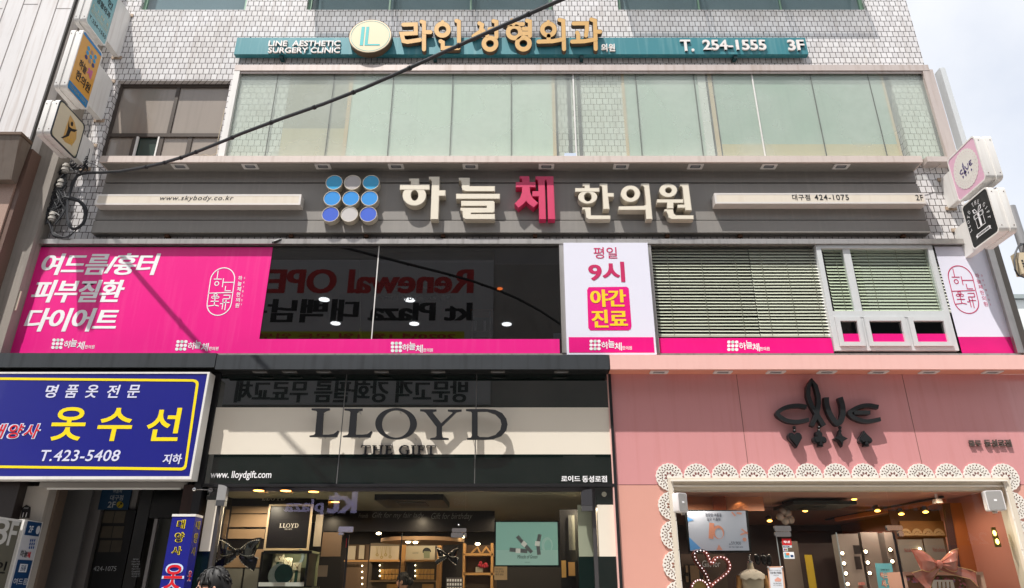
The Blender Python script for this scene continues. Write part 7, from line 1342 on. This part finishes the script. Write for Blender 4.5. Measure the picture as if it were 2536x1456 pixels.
def person(label, loc, yaw, H, shirt, trousers, style):
    t = thing('person', label, 'person', loc); t.rotation_euler = (0, 0, yaw); k = H / 1.75
    V = lambda x, y, z: (x * k, y * k, z * k)   # faces +x
    nd = [(V(0, 0, .95), .13), (V(0, 0, 1.12), .12), (V(.01, 0, 1.32), (.15, .11)), (V(-.01, 0, 1.44), .07), (V(-.005, 0, 1.50), .052), (V(.01, 0, 1.56), .055),
          (V(0, .18, 1.42), .055), (V(-.02, .24, 1.15), .042), (V(.10, .25, .92), .033), (V(.13, .25, .84), .034), (V(0, -.18, 1.42), .055), (V(.02, -.24, 1.15), .042), (V(.16, -.24, .93), .033), (V(.20, -.24, .85), .034),
          (V(.0, .09, .88), .095), (V(.06, .095, .50), .062), (V(-.08, .095, .10), .045), (V(.06, .10, .035), (.045, .035)), (V(0, -.09, .88), .095), (V(.12, -.095, .50), .062), (V(.20, -.095, .10), .045), (V(.34, -.10, .05), (.045, .035))]
    ed = [(0, 1), (1, 2), (2, 3), (3, 4), (4, 5), (2, 6), (6, 7), (7, 8), (8, 9), (2, 10), (10, 11), (11, 12), (12, 13), (0, 14), (14, 15), (15, 16), (16, 17), (0, 18), (18, 19), (19, 20), (20, 21)]
    for hb, s_ in ((9, 1), (13, -1)):
        bx, by, bz = nd[hb][0]
        for f in range(4): nd.append(((bx + .02 * f * k - .02 * k, by, bz - .05 * k), .011)); nd.append(((bx + (.022 * f - .015) * k, by - s_ * .015, bz - (.10 - .008 * abs(f - 1.3)) * k), .009)); ed += [(hb, len(nd) - 2), (len(nd) - 2, len(nd) - 1)]
        nd.append(((bx + .05 * k, by - s_ * .02, bz - .035 * k), .012)); ed.append((hb, len(nd) - 1))
    nd = [((Vector(p) * 1), r if isinstance(r, tuple) else r) for p, r in nd]; nd = [(tuple(p), tuple(v * k for v in r) if isinstance(r, tuple) else r * k) for p, r in nd]
    # head joined to the same body mesh
    body = skin_mesh(nd, ed, 'body', SKIN, t)
    h = MB(); hc = Vector(V(.02, 0, 1.635)); rx, ry, rz = .094 * k, .074 * k, .115 * k
    def face(p_, d):
        q2 = p_.copy(); z = d.z
        if z < -.2: q2.x *= 1 + .05 * (-z); q2.y *= 1 - .30 * (-z - .2)
        if d.x > .75 and abs(d.y) < .25 and -.35 < z < .12: q2.x += .020 * k * (1 - abs(d.y) / .25) * (1 - abs(z + .15) / .3)
        if d.x > .6 and -.08 < z < .18 and .18 < abs(d.y) < .55: q2.x -= .007 * k
        return q2
    h.ball(hc, rx, ry, rz, 28, 20, face); 
    for s_ in (1, -1): h.ball(hc + Vector((-.012 * k, s_ * .078 * k, -.01 * k)), .020 * k, .010 * k, .034 * k, 10, 7)
    hm = bpy.data.meshes.new('h'); hm.from_pydata(h.v, [], h.f); bm = bmesh.new(); bm.from_mesh(body.data); bm.from_mesh(hm); bmesh.ops.recalc_face_normals(bm, faces=bm.faces); bm.to_mesh(body.data); bm.free()
    for p_ in body.data.polygons: p_.use_smooth = True
    def child(m_, nm, mm):
        me = bpy.data.meshes.new(nm); me.from_pydata(m_.v, [], m_.f); bm = bmesh.new(); bm.from_mesh(me); bmesh.ops.recalc_face_normals(bm, faces=bm.faces); bm.to_mesh(me); bm.free(); me.materials.append(mm); me.shade_smooth(); o = bpy.data.objects.new(nm, me); COL.objects.link(o); o.parent = t; return o
    e = MB()
    for s_ in (1, -1): e.ball(hc + Vector((.083 * k, s_ * .030 * k, .012 * k)), .009 * k, .014 * k, .007 * k, 10, 6)
    child(e, 'eyes', BLK); e = MB(); e.ball(hc + Vector((.084 * k, 0, -.062 * k)), .008 * k, .024 * k, .006 * k, 10, 6); child(e, 'mouth', mat('lip', (160, 90, 80), .5))
    hr = MB(); rnd = random.Random(3)
    def hairf(p_, d):
        a = math.atan2(d.y, d.x); ph = 1 + .035 * math.sin(a * 9 + d.z * 4) + .03 * math.sin(a * 17 + 1) * (1 - abs(d.z)) + rnd.uniform(-.012, .012); q2 = p_ * ph
        low = -.55 if d.x < .2 else (.05 if abs(d.y) > .45 else .34)    # hairline: nape, sides, forehead
        if d.z < low: q2 = Vector((p_.x * .86, p_.y * .86, max(p_.z, low * rz * 1.1)))
        return q2
    hr.ball(hc + Vector((-.006 * k, 0, .014 * k)), rx * 1.10, ry * 1.12, rz * 1.05, 40, 26, hairf)
    for i in range(70):   # locks
        th = rnd.uniform(0, 1.25); a = rnd.uniform(0, 2 * math.pi); d = Vector((math.sin(th) * math.cos(a), math.sin(th) * math.sin(a), math.cos(th)))
        if d.x > .72 and d.z < .5: continue
        p0 = hc + Vector((-.006 * k + d.x * rx * 1.09, d.y * ry * 1.11, .014 * k + d.z * rz * 1.045)); th2 = th + rnd.uniform(.25, .5); d2 = Vector((math.sin(th2) * math.cos(a + .2), math.sin(th2) * math.sin(a + .2), math.cos(th2))); p2 = hc + Vector((-.006 * k + d2.x * rx * 1.11, d2.y * ry * 1.14, .014 * k + d2.z * rz * 1.06)); pm = (p0 + p2) / 2 + (d + d2) * .004 * k; hr.tube([p0, pm, p2], [.005 * k, .006 * k, .002 * k], 5)
    if style == 'bun': hr.ball(hc + Vector((-.12 * k, 0, .0)), .055 * k, .055 * k, .06 * k, 14, 10)
    child(hr, 'hair', HAIR)
    if style != 'bun':
        mk = MB(); vs = []
        for i in range(9):
            a = math.radians(-62 + i * 15.5)
            for j in range(4): z = -.015 - .028 * j; rr = 1.10 + (.12 if abs(i - 4) < 2 and j in (1, 2) else .02); vs.append(hc + Vector((math.cos(a) * rx * rr, math.sin(a) * ry * rr, z * k)))
        mk.add(vs, [(i * 4 + j, i * 4 + j + 1, i * 4 + j + 5, i * 4 + j + 4) for i in range(8) for j in range(3)])
        for s_ in (1, -1): mk.tube([hc + Vector((math.cos(1.08) * rx * 1.1, s_ * math.sin(1.08) * ry * 1.12, -.02 * k)), hc + Vector((-.01 * k, s_ * .089 * k, .02 * k))], .002, 5); mk.tube([hc + Vector((math.cos(1.08) * rx * 1.1, s_ * math.sin(1.08) * ry * 1.12, -.09 * k)), hc + Vector((-.02 * k, s_ * .088 * k, -.035 * k))], .002, 5)
        child(mk, 'face_mask', mat('mask_black', (20, 20, 22), .7))
    g = [(nd[i][0], tuple(v * 1.13 for v in nd[i][1]) if isinstance(nd[i][1], tuple) else nd[i][1] * 1.16) for i in (0, 1, 2, 3, 6, 7, 10, 11)]; skin_mesh(g, [(0, 1), (1, 2), (2, 3), (2, 4), (4, 5), (2, 6), (6, 7)], 'shirt', shirt, t)
    g = [(nd[i][0], nd[i][1] * 1.16) for i in (0, 14, 15, 16, 18, 19, 20)]; skin_mesh(g, [(0, 1), (1, 2), (2, 3), (0, 4), (4, 5), (5, 6)], 'trousers', trousers, t)
    m_ = MB()
    for i in (17, 21): x, y, z = nd[i][0]; m_.ball((x - .02, y, .04), .13 * k, .05 * k, .05 * k, 14, 8)
    child(m_, 'shoes', BLK); return t
ph = at(530, 1404, -5.4)
person('passer-by with short black hair and black face mask under the shop window', (ph.x + .03, -5.4, 0), math.radians(196), 1.75 * (ph.z - .005) / 1.765, mat('shirt_dark', (50, 52, 60), .8), mat('trouser_dark', (40, 42, 50), .8), 'short')
p2 = at(1002, 1418, 2.0)
person('shop visitor with dark hair bun standing inside the open door', (p2.x, 2.0, 0), math.radians(165), 1.75 * p2.z / 1.765, mat('coat_black', (24, 24, 26), .8), mat('trouser_dark', (40, 42, 50)), 'bun')
# ================================================================== the other side of the street, seen only in reflections
OY = -12.4; VYR = 2 * PY - OY    # mirror depth
O = thing('opposite_building', 'dark building across the street, mirrored in the shop windows', 'building', (0, OY - 1, 0))
MB().box(-16, 16, OY - 2, OY - .01, 0, 13.2).build('wall', mat('opp_grey', (150, 146, 142), .8, 0, .35, .8), O)
m = MB(); 
for i in range(7): m.box(-15 + i * 4.4, -11.6 + i * 4.4, OY - .05, OY + .02, 8.9, 10.4) if not -6 < -13 + i * 4.4 < 2 else None
for i in range(7): m.box(-15 + i * 4.4, -11.6 + i * 4.4, OY - .05, OY + .02, 5.4, 6.4)
m.build('window', mat('opp_glass', (40, 50, 56), .1), O)
def opp(x0, y0, x1, y1, Yp=PY): a, b, z0, z1 = R(x0, y0, x1, y1, 2 * Yp - OY); return a, b, z0, z1
def otext(m_, s_, x0, y0, x1, y1, off, Yp=PY, bold=.03, sh=0): a, b, z0, z1 = opp(x0, y0, x1, y1, Yp); text(m_, s_, lambda u, v, d: (b + (a - b) * u, OY + off - d, z0 + (z1 - z0) * v), 0, bold, sh)
BW = mat('banner_white', (176, 176, 178), .7, 0, .10, .6); a, b, z0, z1 = opp(560, 645, 1222, 862)
t = thing('street_banner', 'large white opening banner across the street, mirrored in the dark window', 'banner', ((a + b) / 2, OY + .05, z0)); MB().box(a, b, OY + .02, OY + .05, z0, z1).build('cloth', BW, t)
m = MB(); otext(m, 'Renewal OPEN', 600, 668, 1171, 728, .056, bold=.045); m.build('red_lettering', mat('banner_red', (170, 44, 44), .6), t); m = MB(); otext(m, 'kt Plaza 대백남문', 590, 742, 1168, 800, .056, bold=.05); m.build('black_lettering', BLK, t); a, b, z2, z3 = opp(600, 822, 1150, 845); MB().box(a, b, OY + .051, OY + .055, z2, z3).build('yellow_strip', mat('banner_yellow', (170, 170, 30), .6), t); m = MB(); otext(m, '2020년 1월 1일 모든 업무', 640, 827, 1128, 841, .06); m.build('small_lettering', mat('banner_red', (190, 30, 30)), t)
a, b, z0, z1 = opp(540, 934, 1215, 1003, WY); t = thing('street_banner', 'white free film replacement banner across the street, mirrored in the black fascia', 'banner', ((a + b) / 2, OY + .05, z0)); MB().box(a, b, OY + .02, OY + .05, z0, z1).build('cloth', BW, t); m = MB(); otext(m, '방문고객 강화필름 무료교체', 585, 943, 1158, 998, .056, WY, .05); m.build('black_lettering', BLK, t)
a, b, z0, z1 = opp(690, 1206, 900, 1280, GYL); t = thing('lit_shop_sign', 'lavender lit phone shop sign across the street, mirrored in the shop glass', 'sign', ((a + b) / 2, OY + .1, z0)); LAV = mat('lavender_lit', (180, 174, 222), .5, emit=3.4, ecol=(180, 174, 222)); MB().box(a - .3, b + .3, OY, OY + .04, z0 - .1, z1 + .1).build('board', mat('opp_board', (40, 40, 44), .6), t); m = MB(); otext(m, 'kt', 815, 1208, 884, 1272, .05, GYL, .04); otext(m, 'plaza', 706, 1236, 802, 1278, .05, GYL, .03); m.build('lettering', LAV, t)
a, b, z0, z1 = opp(1115, 1228, 1160, 1258, GYL); t = thing('red_badge_sign', 'small red 5G badge sign across the street, mirrored in the shop glass', 'sign', ((a + b) / 2, OY + .1, z0)); MB().box(a, b, OY, OY + .04, z0, z1).build('board', mat('badge_red', (190, 40, 40), .5), t); m = MB(); otext(m, '5G', 1124, 1234, 1152, 1252, .045, GYL, .02); m.build('lettering', WHITE, t)
a, b, z0, z1 = opp(2130, 1246, 2470, 1350, GYL); t = thing('store_sign', 'orange convenience store sign across the street, mirrored in the pink shop glass', 'sign', ((a + b) / 2, OY + .1, z0)); MB().box(a, b, OY, OY + .05, z0, z1).build('board', mat('store_orange', (226, 140, 30), .5, emit=.15), t); m = MB(); otext(m, '24', 2392, 1318, 2444, 1348, .056, GYL, .02); otext(m, 'emart', 2140, 1246, 2330, 1266, .056, GYL, .02); m.build('lettering', WHITE, t)
m = MB(); 
for k in range(5): m.tube([(-14, OY + .4 + k * .1, 5.6 + k * .3), (-4, OY + .9, 5.2 + k * .28), (6, OY + .8, 5.4 + k * .33), (15, OY + .3, 5.9 + k * .2)], .02, 5)
tag(m.build('street_wires', CABLE), 'bunch of black wires strung across the street, mirrored in the fascia', 'wires')
